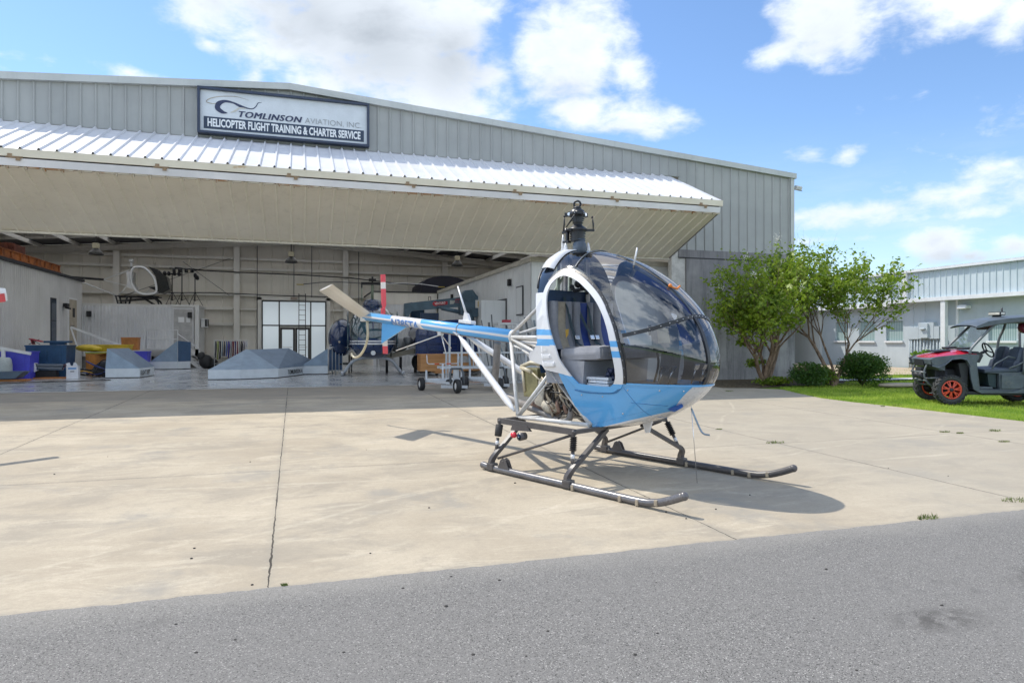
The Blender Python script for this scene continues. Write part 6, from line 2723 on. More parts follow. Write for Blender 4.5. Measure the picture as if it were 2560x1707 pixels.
# ---- mast and rotor head
MX = -.60
b = MB()
b.lathe([(.085, 2.60), (.085, 2.80), (.07, 2.82), (.07, 2.86)], 18, Matrix.Translation((MX + .06, 0, 0)))
b.build('mast', paint('mast_slate', (.07, .095, .13), .4, var=.2), HE)
b = MB()
b.lathe([(.092, 2.83), (.102, 2.84), (.080, 2.85), (.102, 2.865), (.080, 2.88), (.102, 2.895), (.082, 2.91), (.104, 2.925), (.09, 2.94), (.118, 2.965), (.122, 2.985), (.10, 3.0), (.075, 3.02), (.055, 3.035), (.050, 3.05), (.070, 3.06), (.055, 3.075), (.078, 3.09), (.058, 3.10), (.090, 3.115), (.062, 3.125), (.095, 3.14), (.09, 3.15)], 22, Matrix.Translation((MX + .03, 0, 0)))
b.build('swashplate', M_RTR, HE)
hub = MB()
hub.lathe([(.08, 3.145), (.105, 3.15), (.10, 3.19), (.08, 3.225), (.055, 3.24)], 20, Matrix.Translation((MX + .02, 0, 0)))
for k in range(3):
    a = radians(-35 + 120 * k)
    c = Vector((MX + .02 + .09 * cos(a), .09 * sin(a), 3.175))
    tdir = Vector((-sin(a), cos(a), 0))
    hub.tube([c - tdir * .048, c + tdir * .048], .032, 12)
    hub.box((c.x + .04 * cos(a), c.y + .04 * sin(a), c.z), (.06, .06, .05), (0, 0, a), .01)
hub.lathe([(.035, 3.23), (.05, 3.245), (.05, 3.26), (.02, 3.275)], 14, Matrix.Translation((MX + .02, 0, 0)))
hubo = hub.build('rotor_hub', M_RTR, HE)
b = MB()
rg = [Vector((MX + .02 + .042 * cos(q) * .9, .042 * cos(q) * .44, 3.30 + .042 * sin(q))) for q in [2 * pi * i / 16 for i in range(17)]]
b.tube(rg, .013, 7)
b.build('lifting_eye', M_RTR, hubo)
b = MB()
for k in range(3):
    a = radians(-35 + 120 * k)
    tdir = Vector((-sin(a), cos(a), 0))
    c = Vector((MX + .02 + .09 * cos(a), .09 * sin(a), 3.175))
    b.tube([c - tdir * .06, c - tdir * .056], .022, 10)
    b.tube([c + tdir * .056, c + tdir * .06], .022, 10)
b.build('damper_caps', M_CHR, hubo)
for k, (ax_, ay_, top) in enumerate(((MX - .20, -.02, 3.17), (MX + .20, .10, 3.13), (MX + .02, -.16, 3.16))):
    b = MB()
    base = Vector((ax_, ay_, 2.965))
    ctr = Vector((MX + .03, 0, 2.97))
    b.bar(ctr, base, .034, .028)
    b.ball(base, .018, 8, 6)
    b.build('pitch_arm', M_RTR, HE)
    b = MB()
    tp_ = Vector((ax_ + (.02 if k == 0 else -.02), ay_, top)) if k < 2 else Vector((MX + .10, -.13, 3.16))
    st_ = base if k < 2 else Vector((MX - .03, -.15, 3.0))
    b.tube([st_, (st_ + tp_) / 2 + Vector((.008, 0, 0)), tp_], [.007, .011, .007], 8)
    b.ball(tp_, .015, 8, 6)
    b.build('pitch_link', M_RTR, HE)
b = MB()
b.box((MX - .08, -.07, 2.91), (.03, .04, .15), bev=.006)
b.lathe([(.0, 0), (.026, 0), (.026, .02), (.0, .02)], 12, Matrix.Translation((MX - .08, -.09, 2.975)) @ Matrix.Rotation(pi / 2, 4, 'X'))
b.box((MX - .09, -.07, 2.83), (.10, .06, .03), bev=.006)
b.build('scissor_link', M_RTR, HE)
for x, y, zt in ((MX - .20, -.02, 2.94), (MX - .09, -.09, 2.82), (MX + .10, .12, 2.82)):
    b = MB()
    b.tube([(x, y, 2.0), (x, y, 2.74), (x, y, 2.86 if zt > 2.9 else 2.78), (x, y, zt)], [.028, .028, .020, .008], 10)
    b.build('push_rod', M_HW, HE)

# ---- tail boom
BF, BR = Vector((-1.73, 0, 1.625)), Vector((-5.66, 0, 1.955))
b = MB()
bdir = (BR - BF).normalized()
bu = bdir.cross(Vector((0, -1, 0))).normalized()
if bu.z < 0:
    bu = -bu
b.tube([BF, BR], [.092, .078], 28)
t = NT('boom_paint')
ob = t.co.outputs['Object']
sx = t.n('ShaderNodeSeparateXYZ', {0: ob})
# height above the boom axis
ax_z = t.math('ADD', t.math('MULTIPLY', t.math('SUBTRACT', sx.outputs[0], BF.x), (BR.z - BF.z) / (BR.x - BF.x)), BF.z)
hgt = t.math('SUBTRACT', sx.outputs[2], ax_z)
line = t.math('LESS_THAN', t.math('ABSOLUTE', t.math('SUBTRACT', hgt, .0)), .017)
bandx = t.math('MULTIPLY', t.math('GREATER_THAN', t.math('ADD', sx.outputs[0], t.math('MULTIPLY', hgt, .5)), -4.72), t.math('LESS_THAN', t.math('ADD', sx.outputs[0], t.math('MULTIPLY', hgt, .5)), -3.84))
wht = t.math('MAXIMUM', line, bandx)
c = t.mix(wht, (.105, .385, .745), (.72, .72, .73))
c = t.mix(t.math('MULTIPLY', t.ramp(t.noise(14, 5, .7), .60, .78), .35), c, (.45, .42, .38))
t.bsdf(c, .25, coat=.5)
boom = b.build('tail_boom', t.m, HE)
# registration wrapped on the side of the boom
vs, fs = text_mesh('N385TA', .185, 0, .005)
x0_, x1_ = min(v.x for v in vs), max(v.x for v in vs)
bmt = bmesh.new()
_vv = [bmt.verts.new(v) for v in vs]
for f in fs:
    try:
        bmt.faces.new([_vv[i] for i in f])
    except ValueError:
        pass
for k in range(12):
    bmesh.ops.bisect_plane(bmt, geom=list(bmt.verts) + list(bmt.edges) + list(bmt.faces), plane_co=(0, .005 + k * .0115, 0), plane_no=(0, 1, 0), dist=1e-6)
bmt.verts.index_update()
vs = [v.co.copy() for v in bmt.verts]
fs = [tuple(v.index for v in f.verts) for f in bmt.faces]
bmt.free()
b = MB()
out = []
for v in vs:
    s_ = -4.70 + (v.x - x0_) / (x1_ - x0_) * .80
    r_ = .092 + (.078 - .092) * (s_ - BF.x) / (BR.x - BF.x) + .003
    a = (v.y - .066) / r_ - .38
    cz = BF.z + (s_ - BF.x) * (BR.z - BF.z) / (BR.x - BF.x)
    out.append(Vector((s_, -r_ * cos(a), cz + r_ * sin(a))))
b.add(out, fs)
b.build('registration', paint('reg_blue', (.07, .20, .50), .3), boom, fix=False)
b = MB()
for s_ in (-2.91,):
    cz = BF.z + (s_ - BF.x) * (BR.z - BF.z) / (BR.x - BF.x)
    b.tube([Vector((s_, .094 * cos(q), cz + .094 * sin(q))) for q in [2 * pi * i / 24 for i in range(25)]], .006, 6)
b.build('clamp_ring', paint('clamp_steel', (.30, .28, .26), .4, .5), boom)
b = MB()
b.lathe([(.095, -.02), (.098, 0), (.095, .03), (.06, .04)], 24, Matrix.Translation(BF) @ Vector((1, 0, 0)).rotation_difference(Vector((0, 0, 1))).inverted().to_matrix().to_4x4())
b.build('boom_socket', M_TUBE, HE)
b = MB()                                   # weathered underside strip of the boom
b.tube([(x, -.02, BF.z + (x - BF.x) * (BR.z - BF.z) / (BR.x - BF.x) - .09) for x in (-1.8, -2.4, -3.0, -3.5)], .008, 6)
b.tube([(x, -.035, BF.z + (x - BF.x) * (BR.z - BF.z) / (BR.x - BF.x) - .088) for x in (-2.2, -2.7, -3.2)], .006, 6)
b.build('cable_run', paint('cable_tan', (.30, .21, .15), .6), boom)
# top blade antenna
b = MB()
b.box((-2.76, 0, 1.835), (.30, .10, .05), (0, .085, 0), .012)
b.prism([(-2.85, -.02, 1.84), (-2.68, -.02, 1.84), (-2.74, -.02, 1.96), (-2.81, -.02, 1.98)], (0, .04, 0))
b.tube([(-2.77, 0, 1.92), (-2.99, 0, 2.38)], [.020, .010], 8)
b.build('blade_antenna', M_HW, HE)
# whip aerials below
b = MB()
b.box((-3.42, 0, 1.66), (.09, .06, .07), bev=.012)
b.tube([(-3.42, 0, 1.64), (-4.60, -.05, 1.36)], [.010, .008], 7)
b.tube([(-3.40, 0, 1.64), (-3.15, -.10, 1.36)], [.010, .007], 7)
b.tube([(-3.43, .02, 1.64), (-3.60, .35, 1.42)], [.009, .007], 7)
b.build('vee_aerial', M_TUBE, HE)
# stabiliser (slanting panel on the right side), ventral fin, tail rotor, bow
t = NT('stabiliser_paint')
c = t.mix(t.ramp(t.noise(3, 4), .3, .7), (.56, .54, .50), (.66, .64, .60))
t.bsdf(c, .3, coat=.3)
b = MB()
root = [Vector((-5.80, -.05, 1.93)), Vector((-5.62, -.05, 1.975)), Vector((-5.42, -.05, 2.01))]
tipp = [Vector((-5.76, -.87, 2.385)), Vector((-5.56, -.87, 2.44)), Vector((-5.28, -.87, 2.475))]
nrm = (tipp[2] - root[0]).cross(tipp[0] - root[2]).normalized()
rows = []
for u in (0, 1):
    A_, B_, C_ = [root[i].lerp(tipp[i], u) for i in range(3)]
    rows.append([A_, A_.lerp(C_, .3) + nrm * .022, A_.lerp(C_, .7) + nrm * .026, C_, A_.lerp(C_, .7) - nrm * .014, A_.lerp(C_, .3) - nrm * .014])
b.grid(rows, smooth=False, close_u=True)
n_ = len(b.v)
b.f += [tuple(range(6)), tuple(range(6, 12))]
b.sm += [False, False]
b.build('stabiliser', t.m, HE)
b = MB()
b.prism([(-5.10, -.012, 1.85), (-5.125, -.012, 1.475), (-4.33, -.012, 1.77)], (0, .024, 0))
b.build('ventral_fin', M_HB, HE)
b = MB()
b.box((-5.68, .0, 1.93), (.16, .14, .14), bev=.03)
b.tube([(-5.50, .06, 1.96), (-5.46, .20, 1.96)], .03, 8)
b.build('tail_gearbox', M_TUBE, HE)
t = NT('tail_rotor_bands')
z = t.n('ShaderNodeSeparateXYZ', {0: t.co.outputs['Object']}).outputs[2]
rr_z = t.math('ABSOLUTE', t.math('SUBTRACT', z, 2.0))
wb_ = t.math('MULTIPLY', t.math('GREATER_THAN', rr_z, .46), t.math('LESS_THAN', rr_z, .58))
c = t.mix(wb_, (.60, .055, .07), (.66, .60, .54))
c = t.mix(t.math('MULTIPLY', t.ramp(t.noise(20, 4, .7), .58, .8), .4), c, (.55, .45, .42))
t.bsdf(c, .4)
b = MB()
for s in (1, -1):
    rows = []
    for r_, w_ in ((.10, .055), (.18, .115), (.72, .115)):
        zc = 2.0 + s * r_
        xx = -5.45 - s * r_ * .06
        tw = .35
        rows.append([Vector((xx + q[0] * w_ * cos(tw), .25 + q[0] * w_ * sin(tw) + q[1] * .01, zc)) for q in ((-.5, 0), (-.1, .9), (.5, 0), (-.1, -.9))])
    b.grid(rows, smooth=False, close_u=True)
    m4 = len(b.v)
    b.f.append((m4 - 4, m4 - 3, m4 - 2, m4 - 1))
    b.sm.append(False)
b.box((-5.45, .23, 2.0), (.07, .06, .22), bev=.015)
b.build('tail_rotor', t.m, HE)
b = MB()
b.tube(smooth_curve([(-5.62, 0, 1.88), (-5.60, 0, 1.72), (-5.60, 0, 1.58), (-5.66, 0, 1.44), (-5.76, 0, 1.32), (-5.90, 0, 1.225), (-6.05, 0, 1.195), (-6.14, 0, 1.225), (-6.17, 0, 1.27)], 4), .022, 8)
b.build('tail_bow', paint('bow_cream', (.50, .45, .32), .4), HE)

# ---- struts and tubes
def tb(pts, r, name='frame_tube', m=None, n=10):
    b = MB()
    b.tube(pts, r, n)
    return b.build(name, m or M_TUBE, HE)


ND = {s: Vector((-1.06, s * .56, .63)) for s in (-1, 1)}
for s in (-1, 1):
    # boom struts with flattened ends
    a0 = Vector((-2.88, s * .07, 1.635))
    b = MB()
    e = ND[s] + Vector((-.06, 0, .06))
    L_ = e - a0
    b.tube([a0, a0 + L_ * .05, a0 + L_ * .12, a0 + L_ * .90, a0 + L_ * .96, e], [.012, .022, .045, .045, .028, .014], 14)
    b.tube([(-3.12, s * .05, 1.735), a0], [.010, .026], 8)
    b.build('boom_strut', M_HW, HE)
    tb([(-1.74, s * .05, 1.56), ND[s] + Vector((0, 0, .02))], .026)
    tb([(-1.72, s * .06, 1.66), (-.66, s * .56, 2.02)], .021)
    tb([(-1.72, s * .06, 1.62), (-.62, s * .55, 1.62)], .026)
    tb([(-1.72, s * .06, 1.60), (-.68, s * .48, 1.38)], .022)
    tb([(-1.70, s * .03, 1.58), (-.62, s * .40, 1.22)], .018)
    tb([ND[s], (-.52, s * .54, 1.20)], .024)
    tb([(-.40, s * .50, 1.08), (.07, s * .48, .63)], .026)
    tb([ND[s] + Vector((0, 0, -.01)), (.06, s * .50, .63)], .026)
    tb([ND[s] + Vector((.03, 0, 0)), (-.66, s * .55, .98), (-.40, s * .52, 1.26)], .012)
tb([(-1.06, -.56, .62), (.06, .50, .63)], .018)
tb([(-.62, -.40, 1.62), (-.62, .40, 1.62)], .02)
tb([(-1.5, -.1, 1.56), (-.9, .25, 1.5), (-.6, .3, 1.1)], .016)
# dark cross members carrying the dampers
b = MB()
b.bar((-1.06, -.88, .60), (-1.06, .88, .60), .055, .05)
b.bar((.15, -.88, .595), (.15, .88, .595), .055, .045)
for s in (-1, 1):
    b.bar((-1.08, s * .86, .60), (.17, s * .86, .595), .045, .065)
b.build('cross_member', M_SKID, HE)
# belly fittings
b = MB()
b.prism([(.44, -.012, .67), (.58, -.012, .69), (.54, -.012, .55), (.49, -.012, .54)], (0, .024, 0))
b.build('belly_antenna', M_HW, HE)
b = MB()
rows = []
for i in range(7):
    tt = .93 + i * .025
    rows.append([skin_pt(tt, radians(a_), .006 + .02 * i / 6) for a_ in (247, 250, 253, 256, 259, 262)])
b.grid(rows)
b.build('landing_light_bay', paint('bay_deep_blue', (.025, .13, .52), .3), HE)
b = MB()
b.tube(smooth_curve([(1.12, -.06, .88), (1.20, -.06, .72), (1.26, -.06, .63), (1.34, -.06, .62)], 4), .010, 7)
b.build('pitot_tube', paint('pitot', (.20, .26, .32), .3, .6), HE)
b = MB()
b.tube([(1.08, .0, .90), (1.10, .1, .05)], .004, 5)
b.build('ground_wire', M_CHR, HE)
# tail light bracket on the near rear beam
b = MB()
b.prism([(-.80, -.89, .60), (-.56, -.89, .59), (-.50, -.89, .53), (-.84, -.89, .51)], (0, .03, 0))
b.lathe([(.0, -.05), (.045, -.05), (.048, .04), (.0, .05)], 14, Matrix.Translation((-.63, -.90, .46)) @ Matrix.Rotation(pi / 2, 4, 'X'))
br_ = b.build('lamp_bracket', M_SKID, HE)
b = MB()
b.ball((-.75, -.92, .465), (.045, .035, .035), 10, 7)
b.build('red_lamp', paint('lamp_red', (.60, .03, .05), .25), br_)
b = MB()
b.lathe([(.0, 0), (.036, 0), (.0, .012)], 14, Matrix.Translation((-.63, -.952, .46)) @ Matrix.Rotation(pi / 2, 4, 'X'))
b.build('lens', M_DGLS, br_)

# ---- engine
b = MB()
b.box((-.99, -.32, 1.05), (.25, .18, .37), bev=.02)
tk = b.build('oil_cooler_duct', M_OLIVE, HE)
b = MB()
b.tube([(-1.15, -.42, 1.245), (-1.04, -.36, 1.30), (-.81, -.36, 1.28)], .026, 8)
b.tube([(-1.15, -.42, 1.235), (-.92, -.46, 1.19)], .026, 8)
b.tube([(-1.12, -.42, 1.21), (-1.08, -.42, .93)], .018, 8)
b.tube([(-.92, -.46, 1.19), (-.70, -.46, 1.05)], .010, 8)
b.build('bracket', paint('bracket_cream', (.52, .46, .33), .45), tk)
b = MB()
b.lathe([(.12, -.22), (.20, -.18), (.22, 0), (.20, .14), (.10, .18)], 20, Matrix.Translation((-.80, -.10, .90)) @ Matrix.Rotation(pi / 2, 4, 'Y') @ Matrix.Rotation(.2, 4, 'X'))
b.box((-.80, -.33, .93), (.20, .16, .36), (0, .25, 0), .06)
b.ball((-.66, -.36, .78), (.16, .10, .10), 14, 8)
b.build('blower_housing', M_ENG, HE)
b = MB()
b.box((-.45, -.05, .88), (.55, .50, .28), (0, .2, 0), .04)
for i in range(4):
    for s in (-1, 1):
        b.box((-.68 + i * .16, s * .30 - .02, .93 - i * .03), (.11, .22, .17), (0, .2, 0), .02)
for i in range(14):
    b.box((-.70 + i * .038, -.36, .95 - i * .008), (.010, .16, .19), (0, .2, 0))
b.build('engine_block', M_ENGD, HE)
b = MB()
rq = random.Random(21)
for i in range(16):
    x0 = rq.uniform(-.80, -.30)
    z0 = rq.uniform(.75, 1.12)
    p = [(x0, -.40 + rq.uniform(-.05, .04), z0)]
    for k in range(3):
        q = p[-1]
        p.append((q[0] + rq.uniform(-.12, .16), -.40 + rq.uniform(-.07, .05), q[2] + rq.uniform(-.12, .08)))
    b.tube(smooth_curve(p, 4), rq.choice((.006, .008, .012)), 6)
b.build('engine_hoses', M_HBLK, HE)
b = MB()
for i in range(9):
    x0 = rq.uniform(-.72, -.35)
    z0 = rq.uniform(.80, 1.12)
    b.tube(smooth_curve([(x0, -.42, z0), (x0 + rq.uniform(.02, .1), -.45, z0 - rq.uniform(.02, .1)), (x0 + rq.uniform(.08, .2), -.42, z0 - rq.uniform(.08, .2))], 4), rq.choice((.010, .016, .020)), 7)
b.tube([(-.80, -.40, 1.13), (-.62, -.42, .98), (-.45, -.42, .82)], .012, 6)
b.tube([(-.75, -.38, 1.18), (-.55, -.42, 1.05), (-.38, -.42, .90)], .016, 6)
b.build('intake_pipes', paint('pipe_tan', (.34, .29, .22), .45, .3, var=.25, scale=8), HE)
b = MB()
b.tube(smooth_curve([(-.60, -.42, 1.02), (-.55, -.45, .90), (-.60, -.46, .82), (-.70, -.44, .84), (-.72, -.42, .92)], 5), .006, 6)
b.tube(smooth_curve([(-.42, -.42, .98), (-.35, -.46, .85), (-.28, -.45, .78)], 5), .006, 6)
b.build('ignition_leads', M_HBLK, HE)
b = MB()
b.tube(smooth_curve([(-1.12, -.28, .760), (-.90, -.30, .735), (-.72, -.32, .70), (-.62, -.33, .70)], 4), .040, 12)
b.tube(smooth_curve([(-.64, -.33, .70), (-.56, -.35, .72), (-.50, -.38, .80), (-.48, -.38, .90)], 4), .034, 10)
b.build('exhaust_pipe', M_EXR, HE)
b = MB()
b.tube(smooth_curve([(-1.10, -.32, .715), (-.80, -.36, .675), (-.55, -.40, .625), (-.42, -.42, .615), (-.32, -.42, .65), (-.285, -.42, .74), (-.29, -.40, .84)], 5), .038, 12)
b.build('exhaust_pipe', M_EXH, HE)
for x in (-.40, -.52, -.64):
    b = MB()
    b.tube(smooth_curve([(x, -.38, .90), (x + .02, -.43, .82), (x + .05, -.42, .72)], 4), .026, 9)
    b.build('exhaust_stub', M_EXR, HE)
b = MB()
b.tube(smooth_curve([(-1.05, -.20, .755), (-1.5, -.02, .70), (-1.85, .08, .74), (-2.12, .10, .80), (-2.24, .10, .92), (-2.21, .09, 1.15), (-2.14, .06, 1.54)], 6), .052, 14)
b.build('tail_pipe', M_EXH, HE)
# mid belt drive, rods between cabin and boom
b = MB()
b.box((-.92, .10, 1.35), (.26, .12, .50), (0, .35, 0), .05)
b.lathe([(.13, -.06), (.14, -.03), (.14, .03), (.13, .06)], 20, Matrix.Translation((-.86, .1, 1.52)) @ Matrix.Rotation(pi / 2, 4, 'Y'))
b.build('belt_drive', M_ENGD, HE)
b = MB()
b.tube([(-1.7, .0, 1.60), (-.85, .1, 1.56)], .03, 8)
b.tube([(-1.6, -.12, 1.50), (-1.1, -.22, 1.40), (-.7, -.30, 1.42)], .012, 6)
b.tube([(-1.5, -.15, 1.56), (-.75, -.42, 1.52)], .010, 6)
b.tube([(-1.3, -.25, 1.45), (-.72, -.40, 1.30)], .012, 6)
b.build('control_rods', M_TUBE, HE)

# ---- undercarriage
def skid_pts(s):
    o = 0.0 if s < 0 else .11
    return smooth_curve([(-1.20 + o, s * 1.01, .055), (-.9 + o, s * 1.01, .045), (.3 + o, s * 1.01, .045), (1.10 + o, s * 1.01, .045), (1.32 + o, s * 1.01, .065), (1.48 + o, s * 1.01, .115), (1.64 + o, s * 1.01, .185)], 5)


for s in (-1, 1):
    o = 0.0 if s < 0 else .11
    b = MB()
    b.tube(skid_pts(s), .040, 14)
    b.ball((1.645 + o, s * 1.01, .187), .043, 12, 8)
    b.ball((-1.20 + o, s * 1.01, .055), .042, 12, 8)
    sk = b.build('skid', M_SKIDL if s < 0 else M_SKID, HE)
    for x in (.30, .93, 1.14, 1.36):
        zz = .045 if x < 1.2 else .085
        b = MB()
        b.box((x + o, s * 1.01 - .022, zz - .01), (.035, .05, .058), (0, 0, 0), .008)
        b.build('wear_shoe', paint('shoe_tan', (.36, .30, .22), .6), sk)
    b = MB()
    for dy in (-.028, .028):
        b.prism([(-.90 + o, s * 1.01 + dy - .005, .06), (-.70 + o, s * 1.01 + dy - .005, .06), (-.76 + o, s * 1.01 + dy - .005, .175), (-.81 + o, s * 1.01 + dy - .005, .195), (-.85 + o, s * 1.01 + dy - .005, .17)], (0, .010, 0))
    b.tube([(-.81 + o, s * 1.01 - .04, .15), (-.81 + o, s * 1.01 + .04, .15)], .012, 8)
    b.build('wheel_lug', M_SKID, sk)
    for nm, xb, xk, xt, yt, zt in (('leg', .21, .24, .16, .30, .575), ('leg', -1.03, -1.0, -1.05, .46, .575)):
        b = MB()
        # swept forging rising from the skid, then slender arm to the hull
        P = smooth_curve([(xb + o, s * 1.01, .03), (xb + o - .015, s * 1.01, .12), (xk + o - .01, s * .985, .20), (xk + o, s * .93, .255)], 5)
        for a_, c_ in zip(P, P[1:]):
            pass
        b.tube(P, [.050 - .018 * i / (len(P) - 1) for i in range(len(P))], 4, flat=(1, .6, 0), smooth=False)
        b.bar((xk + o, s * .95, .235), (xt + o * .5, s * yt, zt), .050, .046)
        b.build(nm, M_SKID, HE)
        b = MB()
        b.box((xb + o, s * 1.01, .06), (.11, .095, .09), bev=.015)
        b.build('saddle', M_SKID, sk)
        # damper
        top = Vector((.16 if xb > 0 else -1.05, s * .87, .605))
        bot = Vector((xk + o - .03, s * .95, .235))
        ax3 = bot - top
        b = MB()
        b.tube([top, top + ax3 * .14], .016, 8)
        b.ball(top + ax3 * .02, .026, 10, 7)
        b.ball(bot - ax3 * .02, .026, 10, 7)
        b.tube([top + ax3 * .56, bot], .020, 10)
        dm = b.build('damper', M_SKID, HE)
        b = MB()
        if xb > 0:
            pts, rs_ = [], []
            for k in range(17):
                pts.append(top + ax3 * (.14 + .42 * k / 16))
                rs_.append(.046 if k % 2 else .027)
            b.tube(pts, rs_, 14, smooth=False)
        else:
            b.tube([top + ax3 * .12, top + ax3 * .14, top + ax3 * .50, top + ax3 * .52], [.03, .046, .044, .03], 14)
        b.build('boot', M_RUBB, dm)
        b = MB()
        b.tube([top + ax3 * .66, top + ax3 * .78], .023, 10)
        b.build('label_band', M_HW, dm)
    tb([(-.96 + o, s * .98, .165), (.13, s * .82, .565)], .016, 'drag_brace', M_SKID)

# ---- second machine, out of frame to the left: only one blade and its shadow reach the picture
OH = thing('tail_rotor_stand', 'white rotor blade with a red tip poking in at the left edge of the picture', 'rotor blade', (-5.9, 9.75, gz(9.75)))
b = MB()
tip_ = Vector((-4.08, 11.55, 2.05))
back = Vector((-5.55, 10.05, 1.62))
dd_ = (tip_ - back).normalized()
sid = Vector((.16, .05, 1.0))
sid = (sid - dd_ * sid.dot(dd_)).normalized()
nn_ = dd_.cross(sid)
rows = []
for u in (0, .5, .97, 1):
    p = back.lerp(tip_, u)
    w_ = .105 if u < 1 else .09
    rows.append([p + sid * w_, p + nn_ * .012 + sid * w_ * .3, p - sid * w_, p - nn_ * .008])
b.grid(rows, smooth=False, close_u=True)
b.f.append((len(b.v) - 4, len(b.v) - 3, len(b.v) - 2, len(b.v) - 1))
b.sm.append(False)
bl_ = wb(b, 'blade', M_HW, OH)
b = MB()
q0, q1 = back.lerp(tip_, .90), back.lerp(tip_, .985)
b.prism([tuple(q0 + sid * -.10 - nn_ * .013), tuple(q1 + sid * -.10 - nn_ * .013), tuple(q1 + sid * .02 - nn_ * .013), tuple(back.lerp(tip_, .87) + sid * .03 - nn_ * .013)], tuple(nn_ * .004))
b.prism([tuple(q0 + sid * -.10 + nn_ * .013), tuple(q1 + sid * -.10 + nn_ * .013), tuple(q1 + sid * .02 + nn_ * .015), tuple(back.lerp(tip_, .87) + sid * .03 + nn_ * .015)], tuple(nn_ * .004))
wb(b, 'red_tip', paint('tip_red', (.60, .07, .08), .4), OH, bl_)
b = MB()
b.tube([tuple(back - dd_ * .1), tuple(back + dd_ * .1)], .06, 10)
b.tube([(-5.75, 9.85, 1.58), (-5.75, 9.85, gz(9.8))], .05, 10)
b.tube([(-6.3, 9.85, gz(9.8) + .04), (-5.2, 9.85, gz(9.8) + .04)], .04, 8)
b.tube([(-5.75, 9.3, gz(9.8) + .04), (-5.75, 10.4, gz(9.8) + .04)], .04, 8)
wb(b, 'stand', M_SKID, OH)
# ================================================================== red and grey off-road buggy
_ud = Vector((-.897, .442, 0))
_ud.z = SLOPE * _ud.y
_ud.normalize()
_uu = Vector((0, -SLOPE, 1)).normalized()
_ul = _uu.cross(_ud)
_uo = on_apron(2380, 1011)
UM = Matrix((_ud, _ul, _uu)).transposed().to_4x4()
UM.translation = _uo
UT = thing('buggy', 'grey and red off-road buggy with red wheels parked on the grass at the right edge', 'buggy', M=UM)
# local: x forward, y to its left (towards the camera), z up; origin under the near front wheel
M_UPL = paint('buggy_grey_plastic', (.085, .105, .125), .42, var=.15, scale=4, dirt=(.22, .20, .16, .35))
M_UDK = paint('buggy_dark', (.022, .024, .030), .55, var=.2)
M_URED = paint('buggy_red', (.48, .02, .045), .22, coat=.8, var=.05)
M_UTUB = paint('buggy_tube', (.12, .135, .15), .35)
M_UTYRE = paint('buggy_tyre', (.040, .042, .046), .75, var=.2, scale=8, dirt=(.16, .13, .09, .5))
M_URIM = paint('buggy_rim', (.62, .060, .03), .35, coat=.3, var=.15, scale=9, dirt=(.30, .16, .10, .35))
W_ = 1.30                                   # overall width: body spans y = -1.35 .. 0
AXY = Matrix.Rotation(pi / 2, 4, 'X')


def buggy_wheel(x, y):
    R, w = .35, .26
    r = MB()
    r.lathe([(.22, -w * .3), (.24, -w * .46), (.29, -w * .5), (.335, -w * .42), (R * .965, -w * .25), (R * .965, w * .25), (.335, w * .42), (.29, w * .5), (.24, w * .46), (.22, w * .3)], 36, Matrix.Translation((x, y, R)) @ AXY, caps=False)
    for k in range(18):                      # chevron lugs
        a = 2 * pi * k / 18
        for s in (-1, 1):
            for j in range(3):
                aa = a + s * .05 + j * .07 + (0.17 if s > 0 else 0)
                yy = y + s * (.025 + j * .042)
                rr = R * (.985 - .015 * j)
                r.box((x + rr * cos(aa), yy, R + rr * sin(aa)), (.034, .05, .040), Matrix.Rotation(-aa, 3, 'Y') @ Matrix.Rotation(s * .4, 3, 'X'))
        for s in (-1, 1):
            aa = a + .22
            r.box((x + .315 * cos(aa), y + s * w * .47, R + .315 * sin(aa)), (.055, .018, .03), Matrix.Rotation(-aa, 3, 'Y'))
    wh = r.build('wheel', M_UTYRE, UT)
    b = MB()
    Mr = Matrix.Translation((x, y, R)) @ AXY
    b.lathe([(.195, -.10), (.225, -.115), (.225, -.10), (.205, -.06), (.205, .06), (.225, .10), (.225, .115), (.195, .10), (.185, .05), (.185, -.05)], 30, Mr, caps=False)
    s = 1 if y > -.6 else -1
    for k in range(7):
        a = 2 * pi * k / 7 + .3
        for q in (-.14, .14):
            p0 = Vector((x + .05 * cos(a), y + s * .095, R + .05 * sin(a)))
            p1 = Vector((x + .195 * cos(a + q), y + s * .085, R + .195 * sin(a + q)))
            b.bar(p0, p1, .026, .030, (0, 1, 0))
    b.lathe([(.0, .05), (.07, .05), (.075, .09), (.0, .09)], 16, Matrix.Translation((x, y, R)) @ Matrix.Rotation(-s * pi / 2, 4, 'X'))
    b.build('rim', M_URIM, wh)
    b = MB()
    b.lathe([(.0, .09), (.045, .09), (.04, .12), (.0, .125)], 14, Matrix.Translation((x, y, R)) @ Matrix.Rotation(-s * pi / 2, 4, 'X'))
    b.lathe([(.0, 0), (.17, 0), (.17, .01), (.0, .01)], 20, Matrix.Translation((x, y, R)) @ AXY)
    b.build('hub', M_UDK, wh)


for x in (.0, -1.98):
    for y in (-.13, -1.17):
        buggy_wheel(x, y)


def side_prism(pts, y0, y1, name, m, parent=None):
    b = MB()
    b.prism([(x, y0, z) for x, z in pts], (0, y1 - y0, 0))
    return b.build(name, m, parent or UT)


